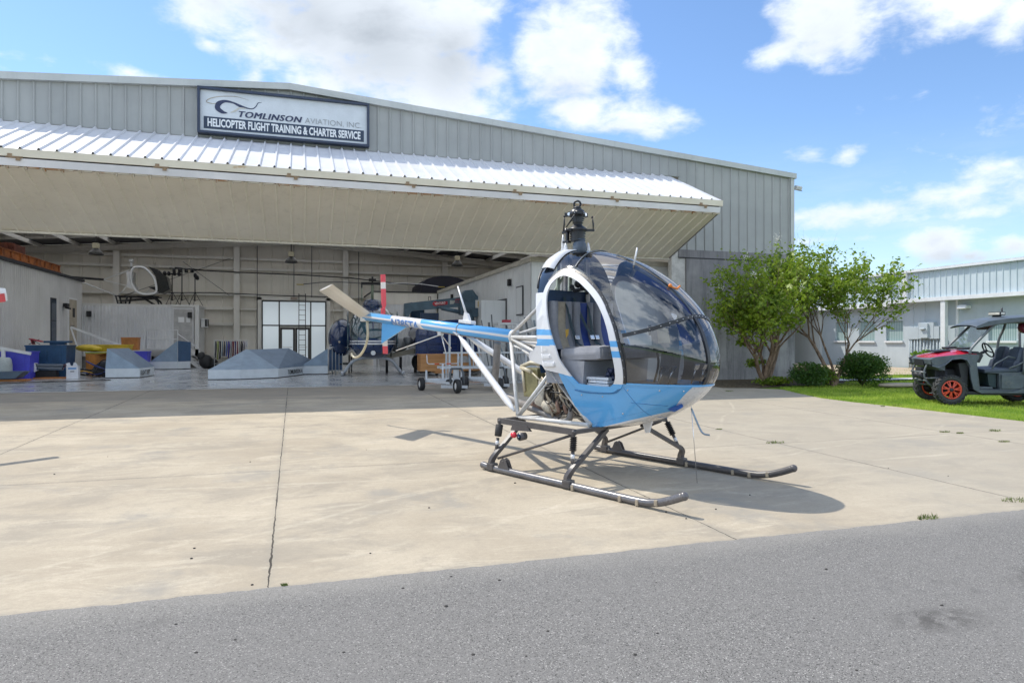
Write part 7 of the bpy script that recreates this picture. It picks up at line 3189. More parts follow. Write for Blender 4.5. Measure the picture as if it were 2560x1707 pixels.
fender = [(.46, 1.07), (.34, 1.13), (-.06, 1.18), (-.37, 1.21), (-.61, 1.19), (-.60, 1.10), (-.56, 1.04), (-.56, .77), (-.585, .49), (-.64, .36), (-1.36, .33), (-1.62, .42), (-1.69, .60), (-1.72, .60), (-1.72, .30), (-.66, .28), (-.50, .36), (-.44, .60), (-.40, .92), (-.33, 1.07), (-.2, 1.10), (.0, 1.08), (.14, .95), (.26, .88), (.41, .94)]
for y0, y1 in ((-.10, -.05), (-1.30, -1.25)):
    b = MB()
    n = len(fender)
    b.prism([(x, y0, z) for x, z in fender], (0, y1 - y0, 0))
    b.build('fender', M_UPL, UT)
# top lip of the fenders, wraps over the wheel
for s, y in ((1, -.05), (-1, -1.30)):
    b = MB()
    P = [(.44, .93), (.30, .89), (.14, .96), (.0, 1.09), (-.2, 1.115), (-.33, 1.085), (-.41, .93)]
    b.grid([[Vector((x, y - s * .12, z + .015)), Vector((x, y + s * .02, z + .01)), Vector((x, y + s * .03, z - .02)), Vector((x, y - s * .1, z - .02))] for x, z in P], smooth=False, close_u=True)
    b.build('fender_lip', M_UPL, UT)
# bonnet
b = MB()
rows = []
for x, z0, z1 in ((.42, 1.06, 1.07), (.30, 1.13, 1.17), (.0, 1.17, 1.245), (-.3, 1.20, 1.30), (-.52, 1.20, 1.31), (-.60, 1.19, 1.27)):
    rows.append([Vector((x, y, z0 + (z1 - z0) * (1 - abs((y + .675) / .56) ** 3))) for y in [-1.235 + i * .08 for i in range(15)]])
b.grid(rows)
b.build('bonnet', M_URED, UT)
b = MB()
b.box((.02, -.675, 1.268), (.34, .50, .03), (0, .10, 0), .01)
b.box((-.40, -.30, 1.335), (.24, .30, .05), (0, .08, 0), .01)
b.box((-.40, -1.05, 1.335), (.24, .30, .05), (0, .08, 0), .01)
b.build('bonnet_vent', M_UDK, UT)
# nose: grille, headlights, bumper, winch
b = MB()
b.prism([(.20, -1.20, .80), (.44, -1.12, .95), (.46, -1.12, 1.06), (.34, -1.2, 1.12), (.10, -1.2, 1.12), (.10, -1.2, .80)], (0, 1.05, 0))
b.build('nose_panel', M_UPL, UT)
b = MB()
for i in range(5):
    b.box((.455, -.675, .96 + i * .022), (.02, .42, .010))
b.prism([(.452, -.95, .90), (.47, -.9, 1.05), (.47, -.45, 1.05), (.452, -.40, .90)], (.012, 0, 0))
b.build('grille', M_UDK, UT)
for s, yy in ((1, -.10), (-1, -1.25)):
    b = MB()
    b.prism([(.31, yy, .955), (.36, yy, 1.03), (.24, yy, 1.085), (.09, yy, 1.08), (.20, yy, .985)], (0, s * .035, 0))
    b.prism([(.40, yy - s * .30, .97), (.45, yy - s * .28, 1.05), (.40, yy, 1.05), (.33, yy, .97)], (.02, 0, .01))
    b.build('headlight', paint('headlight_glass', (.40, .42, .42), .08, coat=1), UT)
b = MB()
for y in (-.35, -1.0):
    b.tube(smooth_curve([(.12, y, .40), (.30, y, .42), (.44, y, .55), (.48, y, .75), (.42, y, .92)], 4), .024, 8)
b.tube([(.48, -1.05, .74), (.48, -.30, .74)], .026, 8)
b.tube([(.44, -1.05, .54), (.44, -.30, .54)], .022, 8)
b.tube([(.20, -.20, .62), (.46, -.32, .60)], .018, 8)
b.build('bumper', M_UTUB, UT)
b = MB()
b.lathe([(.0, -.20), (.085, -.20), (.085, -.08), (.06, -.07), (.06, .07), (.085, .08), (.085, .20), (.0, .20)], 16, Matrix.Translation((.45, -.67, .66)) @ AXY)
b.box((.42, -.67, .80), (.14, .32, .12), bev=.03)
b.build('winch', M_UDK, UT)
# underbody, arms, shocks
b = MB()
b.box((-.15, -.675, .62), (.70, .50, .40), bev=.03)
b.box((-1.2, -.675, .27), (1.9, 1.10, .08), bev=.02)
b.prism([(-.40, -.16, .35), (-.42, -.16, 1.0), (-.20, -.16, .98), (-.28, -.16, .55)], (0, -1.0, 0))
b.build('chassis', M_UDK, UT)
for y0, y1 in ((-.40, -.20), (-.95, -1.15)):
    b = MB()
    for z0, z1 in ((.42, .32), (.62, .45)):
        b.tube([(.14, y0, z0), (.0, y1, z1)], .016, 7)
        b.tube([(-.18, y0, z0), (.0, y1, z1)], .016, 7)
    b.tube([(.14, y0, .80), (.05, y0 + (y1 - y0) * .3, .95), (-.10, y0, 1.0)], .014, 7)
    b.build('suspension_arm', M_UTUB, UT)
    b = MB()
    pts, rs_ = [], []
    yy = (y0 + y1) / 2
    for k in range(19):
        u = k / 18
        pts.append((.03, y0 + (y1 - y0) * u, .98 - .40 * u))
        rs_.append(.046 if k % 2 else .028)
    b.tube(pts, rs_, 12)
    b.build('shock_absorber', M_UDK, UT)
# floor, seat base, seats
b = MB()
b.box((-1.10, -.675, .355), (1.05, 1.12, .03))
b.box((-.80, -.30, .40), (.30, .34, .05), bev=.015)
b.box((-.60, -.675, .72), (.05, 1.10, .75), (0, .12, 0))
b.build('floor_pan', M_UPL, UT)
b = MB()
b.prism([(-.80, -.13, .76), (-1.08, -.13, .75), (-1.10, -.13, .36), (-1.60, -.13, .36), (-1.70, -.13, .45), (-1.95, -.13, .80), (-1.95, -.13, .80)], (0, -1.09, 0))
b.prism([(-1.12, -.115, .40), (-1.56, -.115, .40), (-1.66, -.115, .50), (-1.70, -.115, .70), (-1.12, -.115, .72)], (0, .025, 0))
b.build('seat_base', M_UPL, UT)
b = MB()
b.prism([(-.86, -.2, .75), (-1.05, -.2, .73), (-1.05, -.2, .40), (-.90, -.2, .45)], (0, -.95, 0))
b.build('seat_bucket', paint('teal_black', (.015, .035, .045), .5), UT)
for y in (-.37, -.98):
    b = MB()
    b.box((-1.12, y, .82), (.72, .50, .10), (0, .06, 0), .04)
    b.box((-1.48, y, .93), (.20, .46, .24), (0, -.30, 0), .06)
    b.box((-1.56, y, 1.16), (.15, .44, .36), (0, -.28, 0), .07)
    b.box((-1.62, y, 1.32), (.12, .30, .12), (0, -.28, 0), .05)
    b.build('seat', paint('buggy_seat', (.05, .065, .10), .5, var=.15), UT)
b = MB()
b.tube([(-.92, -.12, .86), (-1.0, -.12, .98), (-1.28, -.14, 1.16), (-1.45, -.18, 1.12)], .016, 7)
b.tube([(-1.28, -.10, .88), (-1.45, -.10, .95), (-1.85, -.12, 1.18)], .020, 7)
b.build('grab_rail', M_UTUB, UT)
# steering wheel and dash
b = MB()
cen = Vector((-.955, -.38, 1.30))
axs = Vector((-.80, 0, .42)).normalized()
e1 = Vector((0, 1, 0))
e2 = axs.cross(e1)
b.tube([cen + (e1 * cos(q) + e2 * sin(q)) * .185 for q in [2 * pi * i / 24 for i in range(25)]], .017, 8)
for q in (.4, 2.74, 4.71):
    b.tube([cen - axs * .03, cen + (e1 * cos(q) + e2 * sin(q)) * .18], .014, 6)
b.tube([cen - axs * .02, cen - axs * .38], .035, 8)
b.build('steering_wheel', M_UDK, UT)
b = MB()
b.prism([(-.50, -.14, 1.05), (-.50, -.14, 1.26), (-.62, -.14, 1.27), (-.74, -.14, 1.18), (-.66, -.14, 1.0)], (0, -1.07, 0))
b.build('dashboard', M_UDK, UT)
# cage, roof, windscreen, light bar
b = MB()
for y in (-.10, -1.25):
    b.tube(smooth_curve([(-.43, y, 1.22), (-.47, y, 1.36), (-.92, y + (.03 if y > -.6 else -.03) * -1, 1.86), (-1.02, y, 1.93), (-1.25, y, 1.97)], 4), .030, 9)
    b.tube([(-1.2, y, 1.96), (-1.75, y, 2.0), (-2.1, y, 1.98)], .030, 9)
    b.tube(smooth_curve([(-1.80, y, 2.0), (-1.74, y, 1.80), (-1.62, y, 1.45), (-1.60, y, .75)], 4), .030, 9)
    b.tube([(-2.1, y, 1.98), (-2.15, y, .8)], .030, 9)
b.tube([(-1.0, -.10, 1.92), (-1.0, -1.25, 1.92)], .028, 8)
b.tube([(-1.8, -.10, 1.99), (-1.8, -1.25, 1.99)], .028, 8)
b.build('roll_cage', M_UTUB, UT)
b = MB()
rows = []
for x, z in ((-.53, 1.90), (-.56, 1.93), (-.80, 2.04), (-1.16, 2.10), (-1.67, 2.15), (-2.15, 2.14)):
    rows.append([Vector((x, y, z - .05 * abs((y + .675) / .62) ** 3)) for y in [-1.30 + i * .104 for i in range(13)]])
for x, z in ((-2.15, 2.05), (-1.67, 2.06), (-1.16, 2.00), (-.80, 1.93), (-.53, 1.87)):
    rows.append([Vector((x, y, z - .05 * abs((y + .675) / .62) ** 3)) for y in [-1.30 + i * .104 for i in range(13)]])
b.grid(rows, smooth=False)
for k in (0, 12):
    idx = [r_ * 13 + k for r_ in range(11)]
    b.f.append(tuple(idx))
    b.sm.append(False)
b.build('roof', M_UPL, UT)
t = NT('windscreen_clear')
a_ = t.n('ShaderNodeBsdfTransparent', {'Color': (.78, .82, .87, 1)})
g_ = t.n('ShaderNodeBsdfGlossy', {'Color': (.9, .95, 1, 1), 'Roughness': .05})
m_ = t.n('ShaderNodeMixShader', {0: .22})
t.t.links.new(a_.outputs[0], m_.inputs[1])
t.t.links.new(g_.outputs[0], m_.inputs[2])
t.t.links.new(m_.outputs[0], t.out.inputs[0])
b = MB()
b.prism([(-.46, -.15, 1.34), (-.46, -1.20, 1.34), (-.93, -1.20, 1.86), (-.93, -.15, 1.86)], (.008, 0, .008))
b.build('windscreen', t.m, UT)
b = MB()
b.box((-1.0, -.675, 1.86), (.10, .62, .12), (0, .5, 0), .04)
b.ball((-1.9, -.65, 1.85), (.14, .16, .15), 14, 9)
b.build('stowed_helmet', paint('helmet_plum', (.20, .03, .06), .3), UT)
b = MB()
b.box((-1.25, -.60, 2.185), (.12, .52, .085), (0, 0, 0), .015)
b.box((-1.25, -.60, 2.12), (.05, .30, .05))
lbar = b.build('light_bar', M_UDK, UT)
b = MB()
b.box((-1.186, -.60, 2.185), (.006, .48, .055))
b.box((-1.25, -.335, 2.185), (.08, .006, .055))
b.build('lens', paint('lens_pale', (.55, .55, .50), .15), lbar)
b = MB()
b.tube([(-1.30, -.45, 2.14), (-1.28, -.45, 2.32)], [.012, .022], 7)
b.build('antenna', M_UDK, UT)
# rear body
b = MB()
b.prism([(-1.70, -.10, .60), (-1.80, -.10, 1.10), (-2.9, -.10, 1.12), (-2.9, -.10, .75), (-2.45, -.10, .75), (-2.3, -.10, .92), (-1.75, -.10, .92), (-1.62, -.10, .60)], (0, -1.15, 0))
b.build('cargo_bed', M_UPL, UT)

# ================================================================== building on the right
RX = 30.0
RB = thing('building', 'long pale blue building with ribbed metal parapet beyond the grass on the right', 'building', (RX + 6, 22, 0))
M_RB = siding_mat('blockwork_pale_blue', (.40, .46, .50), (.46, .52, .56), .7)
M_RBW = paint('trim_white', (.68, .70, .72), .45, var=.06)
M_RBM = siding_mat('parapet_metal', (.44, .52, .56), (.52, .60, .64), .4)
M_RBD = paint('under_eave', (.10, .13, .15), .6)


def fac(y0, z0, y1, z1, x0=RX, x1=RX + .3, m=M_RB, name='wall', sub=None):
    b = MB()
    b.span((x0, y0, z0), (x1, y1, z1))
    return wb(b, name, m, RB, sub)


wins = [(27.30, 28.38, 1.40, 2.45), (29.10, 30.2, 1.40, 2.48), (31.0, 31.95, 1.42, 2.48), (21.45, 22.75, 1.40, 2.28), (17.2, 18.4, 1.4, 2.28)]
# wall with real window holes: piers and spandrels
ys_ = sorted([(w[0], w[1]) for w in wins])
edges = [8.0]
for a_, c_ in ys_:
    edges += [a_, c_]
edges.append(33.0)
b = MB()
for i in range(0, len(edges), 2):
    b.span((RX, edges[i], -.3), (RX + .3, edges[i + 1], 3.34))
for (y0, y1, z0, z1) in wins:
    b.span((RX, y0, -.3), (RX + .3, y1, z0))
    b.span((RX, y0, z1), (RX + .3, y1, 3.34))
wb(b, 'wall', M_RB, RB)
t = NT('blind_slats')
yv = t.n('ShaderNodeSeparateXYZ', {0: t.co.outputs['Object']}).outputs[1]
fr_ = t.math('FRACT', t.math('MULTIPLY', yv, 9.5))
c = t.mix(t.ramp(fr_, .0, .9, False), (.16, .26, .26), (.40, .50, .50))
c = t.mix(t.math('LESS_THAN', fr_, .08), c, (.05, .08, .08))
t.bsdf(c, .25, spec=.8)
M_BLIND = t.m
for (y0, y1, z0, z1) in wins:
    b = MB()
    b.span((RX + .10, y0, z0), (RX + .13, y1, z1))
    w_ = wb(b, 'window', M_BLIND, RB)
    b = MB()
    b.span((RX - .10, y0 - .04, z0 - .10), (RX + .1, y1 + .04, z0 + .0))
    wb(b, 'sill', M_RBW, RB, w_)
# canopy fascia, drip and parapet above
fac(8, 3.34, 27.9, 3.52, RX - .55, RX + .3, M_RBW, 'fascia')
fac(27.9, 3.20, 33.0, 3.44, RX - .50, RX + .3, M_RBW, 'fascia')
b = MB()
prof_ = rib_profile(8.0, 33.0, 8.1, .305, .03, .06, .03)
vs, fs = [], []
for y, dpt in prof_:
    vs += [(RX - .35 - dpt, y, 3.52 if y < 27.9 else 3.44), (RX - .35 - dpt, y, 4.86)]
for i in range(len(prof_) - 1):
    fs.append((2 * i, 2 * i + 2, 2 * i + 3, 2 * i + 1))
b.add(vs, fs)
wb(b, 'parapet', M_RBM, RB)
b = MB()
b.span((RX - .34, 8, 3.5), (RX + 12, 33.0, 4.80))
wb(b, 'roof_block', M_RBM, RB)
b = MB()
b.span((RX - .52, 8, 4.86), (RX + .0, 33.1, 4.98))
wb(b, 'roof_gutter', M_RBW, RB)
b = MB()
b.span((RX + .1, 8, 4.98), (RX + 4, 28.2, 5.06))
wb(b, 'roof_edge', paint('roof_dark', (.10, .11, .12), .6), RB)
for y in (26.75, 24.6):
    b = MB()
    if y > 26:
        b.span((RX - .48, y - .09, 3.5), (RX - .36, y + .15, 4.9))
    else:
        b.span((RX - .50, y - .10, -.2), (RX - .30, y + .14, 3.36))
        b.span((RX - .06, y - .42, -.2), (RX, y - .30, 3.34))
    wb(b, 'downpipe', M_RBW, RB)
b = MB()
b.tube(smooth_curve([(RX - .50, 27.75, 4.9), (RX - .55, 27.75, 4.6), (RX - .45, 27.75, 4.4), (RX - .45, 27.75, 3.5)], 4), .10, 10)
wb(b, 'downpipe', M_RBW, RB)
b = MB()
b.span((RX - .35, 23.55, 2.92), (RX - .02, 24.0, 3.05), bev=.02)
b.box((RX - .30, 23.78, 2.98), (.10, .42, .16), (0, .4, 0))
wb(b, 'wall_light', M_RBW, RB)
# electrical boxes and pipes
b = MB()
b.span((RX - .22, 25.35, 1.50), (RX, 26.2, 2.32))
b.span((RX - .30, 25.62, 1.55), (RX - .22, 26.05, 2.25))
b.span((RX - .18, 26.25, 1.48), (RX, 26.85, 2.10))
b.span((RX - .22, 25.05, 1.5), (RX, 25.33, 2.12))
b.box((RX - .36, 25.85, 2.0), (.10, .28, .06), (0, .3, 0))
wb(b, 'meter_box', M_RB, RB)
b = MB()
for y in (25.1, 25.25, 25.45, 25.62, 25.8, 25.98, 26.18, 26.35, 26.52, 26.70, 26.82):
    b.tube([(RX - .10, y, -.1), (RX - .10, y, 1.5)], .035, 7)
b.tube(smooth_curve([(RX - .1, 24.85, 1.0), (RX - .1, 24.85, 1.6), (RX - .1, 25.0, 1.66), (RX - .1, 25.06, 1.55)], 4), .03, 6)
b.tube([(RX - .1, 25.9, 2.32), (RX - .1, 25.9, 3.3)], .012, 5)
b.tube([(RX - .1, 26.6, 2.1), (RX - .1, 26.6, 3.3)], .012, 5)
wb(b, 'pipes', M_RB, RB)
# far recessed wing with the doorway
b = MB()
b.span((RX + .3, 32.7, -.2), (RX + 10, 33.0, 3.34))
b.span((23.5, 40.5, -.2), (26.1, 40.8, 3.6))
b.span((27.0, 40.5, -.2), (31.0, 40.8, 3.6))
b.span((26.1, 40.5, 2.6), (27.0, 40.8, 3.6))
b.span((29.8, 33.0, -.2), (30.1, 40.5, 3.6))
b.span((19.0, 40.5, -.2), (23.6, 40.8, 3.6))
wb(b, 'far_wing', siding_mat('wing_pale', (.50, .53, .53), (.58, .61, .60), .7), RB)
b = MB()
b.span((20, 33.2, 3.4), (30, 40.6, 3.6))
b.span((20, 33.0, 3.3), (30.2, 33.2, 3.75))
wb(b, 'porch_roof', M_RBW, RB)
for x in (27.6,):
    b = MB()
    b.span((x - .15, 33.1, -.1), (x + .15, 33.35, 3.35))
    wb(b, 'porch_post', M_RBW, RB)
b = MB()
b.span((26.1, 40.62, 0), (27.0, 40.66, 2.6))
dd4 = wb(b, 'doorway', M_DGLS, RB)
b = MB()
b.span((26.1, 40.52, 0), (26.22, 40.62, 2.6))
b.span((26.55, 40.52, 0), (26.60, 40.62, 2.6))
wb(b, 'frame', M_BLK, RB, dd4)
bu_ = thing('bucket', 'small pale bucket standing before the far dark doorway', 'bucket', (26.5, 39.6, .01))
b = MB()
b.lathe([(.12, 0), (.16, .34), (.15, .34), (.11, .02)], 14)
b.build('bucket', M_RBW, bu_)

# ================================================================== trees and shrubs
def leaf_mat(name, a, b_, c_):
    t = NT(name)
    o = t.n('ShaderNodeObjectInfo')
    r = t.noise(1.7, 3, .5)
    r2 = t.noise(23, 2, .5)
    col = t.mix(t.ramp(r, .35, .66), a, b_)
    col = t.mix(t.math('MULTIPLY', t.ramp(r2, .52, .66), .75), col, c_)
    d = t.n('ShaderNodeBsdfPrincipled', {'Roughness': .45, 'Specular IOR Level': .4})
    t.t.links.new(col, d.inputs['Base Color'])
    tl = t.n('ShaderNodeBsdfTranslucent')
    t.t.links.new(t.mix(.5, col, (.20, .34, .03)), tl.inputs['Color'])
    m_ = t.n('ShaderNodeMixShader', {0: .42})
    t.t.links.new(d.outputs[0], m_.inputs[1])
    t.t.links.new(tl.outputs[0], m_.inputs[2])
    t.t.links.new(m_.outputs[0], t.out.inputs[0])
    return t.m


M_LEAF = leaf_mat('leaf_green', (.105, .19, .018), (.24, .34, .026), (.50, .54, .06))
M_LEAFD = leaf_mat('leaf_dark', (.028, .080, .018), (.060, .135, .025), (.14, .24, .04))
t = NT('bark')
c = t.mix(t.ramp(t.noise(6, 6, .7, stretch=(1, 1, .3)), .35, .65), (.10, .060, .035), (.30, .21, .145))
t.bsdf(c, .75, bump=t.noise(18, 5, .7, stretch=(1, 1, .25)), bstr=.4, bdist=.02)
M_BARK = t.m
M_BLOOM = paint('bloom_white', (.62, .62, .56), .8)


class Leaves:
    def __init__(s):
        s.v, s.f = [], []

    def leaf(s, p, size, rq):
        a, b_ = rq.uniform(0, 2 * pi), rq.uniform(-1.0, 1.0)
        d = Vector((cos(a) * cos(b_), sin(a) * cos(b_), sin(b_)))
        u = d.cross(Vector((rq.uniform(-1, 1), rq.uniform(-1, 1), rq.uniform(-.3, 1)))).normalized()
        L = size * rq.choice((.5, .7, .9, 1.1, 1.45)) * rq.uniform(.85, 1.15)
        w = L * rq.uniform(.22, .36)
        o = len(s.v)
        s.v += [p, p + d * L * .5 + u * w, p + d * L, p + d * L * .5 - u * w]
        s.f.append((o, o + 1, o + 2, o + 3))

    def build(s, name, m, parent):
        me = bpy.data.meshes.new(name)
        me.from_pydata([tuple(v) for v in s.v], [], s.f)
        me.materials.append(m)
        o = bpy.data.objects.new(name, me)
        COL.objects.link(o)
        o.parent = parent
        return o


def crape_tree(root, stems, seed, leaf_n, limit, leaf=.115, bloom=0):
    rq = random.Random(seed)
    wood = MB()
    lv, bl = Leaves(), MB()
    tips = []

    def grow(p, d, L, r, lev):
        n = 4
        pts, rs = [p], [r]
        q, dd = p.copy(), d.copy()
        for i in range(n):
            dd = (dd + Vector((rq.uniform(-.22, .22), rq.uniform(-.22, .22), rq.uniform(-.05, .16)))).normalized()
            q = q + dd * L / n
            pts.append(q.copy())
            rs.append(r * (1 - .42 * (i + 1) / n))
        wood.tube(pts, rs, 7 if r > .03 else 5, caps=False)
        if lev >= 2:
            tips.extend(pts[2:])
        elif lev == 1:
            tips.append(pts[-1])
        if lev < 4 and L > .20:
            for k in range(rq.choice((3, 3, 4)) if lev else 4):
                at = pts[rq.choice((2, 3, 4))] if lev else pts[rq.choice((3, 4, 4))]
                ang = rq.uniform(0, 2 * pi)
                sp = rq.uniform(.45, .95)
                nd = (dd + Vector((cos(ang) * sp, sin(ang) * sp, rq.uniform(-.15, .35)))).normalized()
                grow(at, nd, L * rq.uniform(.60, .90), rs[-1] * .72, lev + 1)

    for (d, L, r) in stems:
        grow(Vector((rq.uniform(-.08, .08), rq.uniform(-.08, .08), -.08)), Vector(d).normalized(), L, r, 0)
    ok = [t_ for t_ in tips if limit(t_)]
    for i in range(leaf_n):
        c_ = rq.choice(ok)
        rr_ = abs(rq.gauss(0, .15))
        v = Vector((rq.gauss(0, 1), rq.gauss(0, 1), rq.gauss(0, .8))).normalized() * rr_
        lv.leaf(c_ + v, leaf, rq)
    tops = sorted(ok, key=lambda v: -v.z - v.length * .2)
    for i in range(bloom):
        c_ = rq.choice(ok[: max(10, len(ok))])
        for k in range(26):
            bl.ball(c_ + Vector((rq.gauss(0, .05), rq.gauss(0, .05), rq.gauss(.03, .07))), rq.uniform(.008, .020), 5, 3, smooth=False)
    wood.build('trunk', M_BARK, root)
    lv.build('crown', M_LEAF, root)
    if bloom:
        bl.build('blossom', M_BLOOM, root)


T1 = thing('tree', 'spreading many-stemmed tree with white blossom against the stained hangar wall, left of the two', 'tree', (14.4, 18.35, gz(18.35)))
crape_tree(T1, [((-.85, -.25, 1.5), 1.35, .085), ((-.35, -.1, 1.9), 1.45, .09), ((.35, -.2, 1.7), 1.4, .09), ((.55, -.2, 1.5), 1.4, .075), ((.05, -.3, 1.8), 1.5, .07)], 4, 14500,
           lambda p: .95 < p.z < 4.65 and -2.5 < p.x < 2.0 and p.y < 1.7, bloom=26)
T2 = thing('tree', 'slender many-stemmed tree growing out of the round shrub, right one of the two', 'tree', (16.45, 17.6, gz(17.6)))
crape_tree(T2, [((-.18, 0, 1.9), 1.8, .075), ((.30, .1, 1.7), 1.5, .045), ((.45, -.1, 1.6), 1.7, .045), ((.05, .2, 1.8), 1.8, .05)], 9, 11000,
           lambda p: 1.2 < p.z < 4.45 and -2.2 < p.x < 1.85, bloom=8)


def shrub(name, label, loc, r, n, seed, m=None, leaf=.06):
    root = thing(name, label, 'shrub', loc)
    rq = random.Random(seed)
    lv, wd = Leaves(), MB()
    lobes = [(Vector((rq.uniform(-.5, .5) * r[0], rq.uniform(-.4, .4) * r[1], rq.uniform(.35, .75) * r[2])), rq.uniform(.42, .66)) for _ in range(9)]
    lobes.append((Vector((0, 0, r[2] * .5)), .78))
    for i in range(n):
        c_, k = rq.choice(lobes)
        v = Vector((rq.gauss(0, 1), rq.gauss(0, 1), rq.gauss(0, 1))).normalized()
        q = k * rq.uniform(.55, 1.06)
        p = c_ + Vector((v.x * r[0] * q, v.y * r[1] * q, v.z * r[2] * .55 * q))
        if p.z > .0:
            lv.leaf(p, leaf, rq)
    for i in range(14):
        a = rq.uniform(0, 2 * pi)
        wd.tube([(0, 0, 0), (cos(a) * r[0] * .4, sin(a) * r[1] * .4, r[2] * .55), (cos(a) * r[0] * .75, sin(a) * r[1] * .75, r[2] * .85)], [.02, .012, .005], 5)
    wd.build('stems', M_BARK, root)
    lv.build('foliage', m or M_LEAFD, root)
    return root


shrub('shrub', 'large round dark green shrub at the foot of the right tree', (17.3, 17.3, gz(17.3)), (.98, .82, 1.07), 15000, 3)
shrub('shrub', 'lower loose dark shrub between the two trees', (15.35, 17.45, gz(17.45)), (.70, .6, .74), 7000, 5)
shrub('shrub', 'small gap-toothed shrub left of the round one, half hidden behind the low shrub', (16.35, 17.8, gz(17.8)), (.42, .45, .62), 2600, 8, M_LEAF)
shrub('shrub', 'low weedy sprouts at the foot of the left tree trunk', (14.75, 18.2, gz(18.2)), (.75, .5, .28), 1800, 12, M_LEAF, .07)
shrub('shrub', 'thin leafy shoots hanging low beside the left trunk', (14.1, 18.4, gz(18.4) + .55), (.45, .3, .30), 420, 14, M_LEAF, .08)
shrub('shrub', 'leafy sprig low against the stained wall, left of the thin shoots', (13.75, 18.5, gz(18.5) + 1.25), (.38, .25, .22), 260, 17, M_LEAF, .09)
shrub('shrub', 'bright green weeds against the pale building below the meter boxes', (28.9, 24.9, 0), (.8, .9, .95), 4200, 15, leaf_mat('weed_bright', (.10, .22, .02), (.17, .32, .03), (.26, .38, .05)), .16)

# ---- grass as blades
t = NT('grass_blades')
oi = t.noise(1.1, 4, .6)
c = t.mix(t.ramp(oi, .36, .66), (.26, .40, .045), (.46, .57, .09))
c = t.mix(t.math('MULTIPLY', t.ramp(t.noise(7, 4, .6), .56, .70), .5), c, (.46, .50, .16))
d_ = t.n('ShaderNodeBsdfPrincipled', {'Roughness': .6, 'Specular IOR Level': .25})
t.t.links.new(c, d_.inputs['Base Color'])
tl = t.n('ShaderNodeBsdfTranslucent')
t.t.links.new(c, tl.inputs['Color'])
m_ = t.n('ShaderNodeMixShader', {0: .4})
t.t.links.new(d_.outputs[0], m_.inputs[1])
t.t.links.new(tl.outputs[0], m_.inputs[2])
t.t.links.new(m_.outputs[0], t.out.inputs[0])
M_BLADE = t.m
edge_x = [(4.7, 13.45), (9.3, 13.42), (10.8, 13.28), (12.0, 13.15), (13.3, 12.95), (14.3, 12.95), (15.6, 13.35), (16.7, 13.75), (17.35, 14.2), (18.2, 17.4), (19.5, 19.3), (26, 22)]


def left_edge(y):
    for (a, xa), (c_, xc) in zip(edge_x, edge_x[1:]):
        if y <= c_:
            return xa + (xc - xa) * (y - a) / (c_ - a)
    return 22


rq = random.Random(31)
gv, gf = [], []


def blade(x, y, h, w):
    z = gz(y) - .035
    a = rq.uniform(0, pi)
    lx, ly = rq.uniform(-.5, .5) * h, rq.uniform(-.5, .5) * h
    o = len(gv)
    gv.append((x - cos(a) * w, y - sin(a) * w, z))
    gv.append((x + cos(a) * w, y + sin(a) * w, z))
    gv.append((x + lx, y + ly, z + h))
    gf.append((o, o + 1, o + 2))


cnt = 0
while cnt < 95000:
    y = 8.2 + (rq.random() ** 1.5) * 18
    x = left_edge(y) - .04 + (rq.random() ** 1.3) * 13
    if x / y < .6 or x > 29.8:
        continue
    if 17.5 < y < 19.85 and x > 17.6 and abs(y - (19.35 - .03 * (x - 17.6))) < .5:
        continue
    if y > 21.3 and x < 29 and rq.random() < .6:
        continue
    h = rq.uniform(.035, .085) * (1 + .6 * noise.noise(Vector((x * .8, y * .8, 0))))
    if x - left_edge(y) < .25:
        h *= rq.uniform(.6, 1.5)
    blade(x, y, h, .004 + .0004 * y)
    cnt += 1
me = bpy.data.meshes.new('lawn')
me.from_pydata(gv, [], gf)
me.materials.append(M_BLADE)
o = bpy.data.objects.new('lawn', me)
COL.objects.link(o)
tag(o, 'bright green mown grass between the concrete apron and the pale building', 'grass', kind='stuff')

M_WEED = paint('weed_olive', (.17, .21, .055), .8, var=.3, scale=9)
# weeds in the joints of the apron
rq = random.Random(41)
weeds = [((2243, 1014), .26, .07, 'weed tuft in the apron near the lawn edge, farthest from the camera'),
         ((2207, 1016), .12, .04, 'tiny weed just left of the farthest tuft near the lawn edge'),
         ((1938, 1107), .30, .06, 'weed tuft at the crossing of two joints right of the far skid tip'),
         ((2362, 1080), .22, .05, 'weed tuft on the apron, left end of the row of three'),
         ((2400, 1083), .16, .04, 'small weed in the middle of the row of three on the apron'),
         ((2487, 1077), .28, .06, 'flat weed tuft at the right end of the row of three on the apron'),
         ((2510, 1104), .22, .04, 'low weed lying just below the row of three'),
         ((2540, 1251), .34, .05, 'long weed patch in the joint at the right edge above the asphalt'),
         ((2320, 1296), .22, .07, 'green weed at the edge of the asphalt on the right'),
         ((712, 1464), .035, .03, 'tiny weed beside the asphalt edge below the long joint'),
         ((1822, 978), .30, .05, 'low weed patch on the shaded concrete by the hangar wall'),
         ((1798, 1073), .12, .03, 'faint brown-green weed in the joint beyond the helicopter nose')]
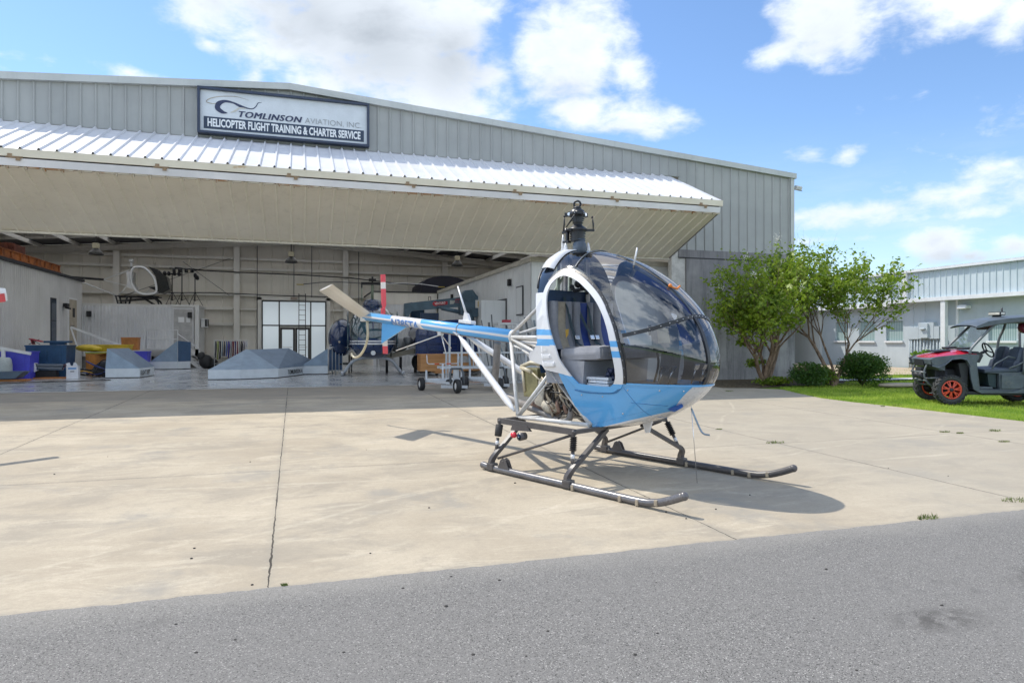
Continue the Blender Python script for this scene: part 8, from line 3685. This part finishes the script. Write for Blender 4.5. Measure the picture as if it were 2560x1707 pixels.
for (px, py), rad, hgt, lab in weeds:
    p = on_apron(px, py)
    b = MB()
    for i in range(70):
        a = rq.uniform(0, 2 * pi)
        rr_ = rad * sqrt(rq.random()) * .42
        x, y = cos(a) * rr_ * 1.2, sin(a) * rr_ * .6
        h = hgt * rq.uniform(.3, .75)
        q = rq.uniform(0, pi)
        w = .005
        lx, ly = rq.uniform(-.8, .8) * h, rq.uniform(-.8, .8) * h
        b.add([(x - cos(q) * w, y - sin(q) * w, 0), (x + cos(q) * w, y + sin(q) * w, 0), (x + lx * .6 + cos(q) * w, y + ly * .6, h * .6), (x + lx, y + ly, h)], [(0, 1, 2, 3)])
    o = b.build('weed', M_WEED, None, fix=False)
    o.location = p
    tag(o, lab, 'weed', 'weeds growing in the apron joints')

# loose stones and debris
b = MB()
for i in range(46):
    px, py = rq.uniform(60, 2500), rq.uniform(1120, 1680)
    p = on_apron(px, py)
    if p.y > 17:
        continue
    s_ = rq.uniform(.006, .014)
    b.ball(p + Vector((0, 0, s_ * .3)), (s_, s_ * rq.uniform(.6, 1), s_ * .6), 6, 4, smooth=False)
o = b.build('gravel', paint('pebble_dark', (.05, .045, .04), .9))
tag(o, 'small dark pebbles scattered over the apron and asphalt', 'pebbles', kind='stuff')

# distant trees behind the camera, seen only mirrored in the bubble
t = NT('far_foliage')
t.bsdf(t.mix(t.noise(.3, 5, .7), (.018, .035, .014), (.045, .075, .025)), .95)
b = MB()
rows = []
for i in range(140):
    a = pi + (i / 139) * pi * 1.1 - .15
    R1 = 190
    h = 5 + 3.5 * noise.noise(Vector((i * .35, 0, 0))) + 2 * noise.noise(Vector((i * 1.3, 5, 0)))
    zc = gz(-30) - .2
    rows.append([Vector((cos(a) * R1, sin(a) * R1, zc)), Vector((cos(a) * R1, sin(a) * R1, zc + h)), Vector((cos(a) * (R1 + 14), sin(a) * (R1 + 14), zc + h * .9)), Vector((cos(a) * (R1 + 14), sin(a) * (R1 + 14), zc))])
b.grid(rows, smooth=False)
o = b.build('far_woodland', t.m)
tag(o, 'dark line of distant woods across the airfield', 'woods', kind='stuff')
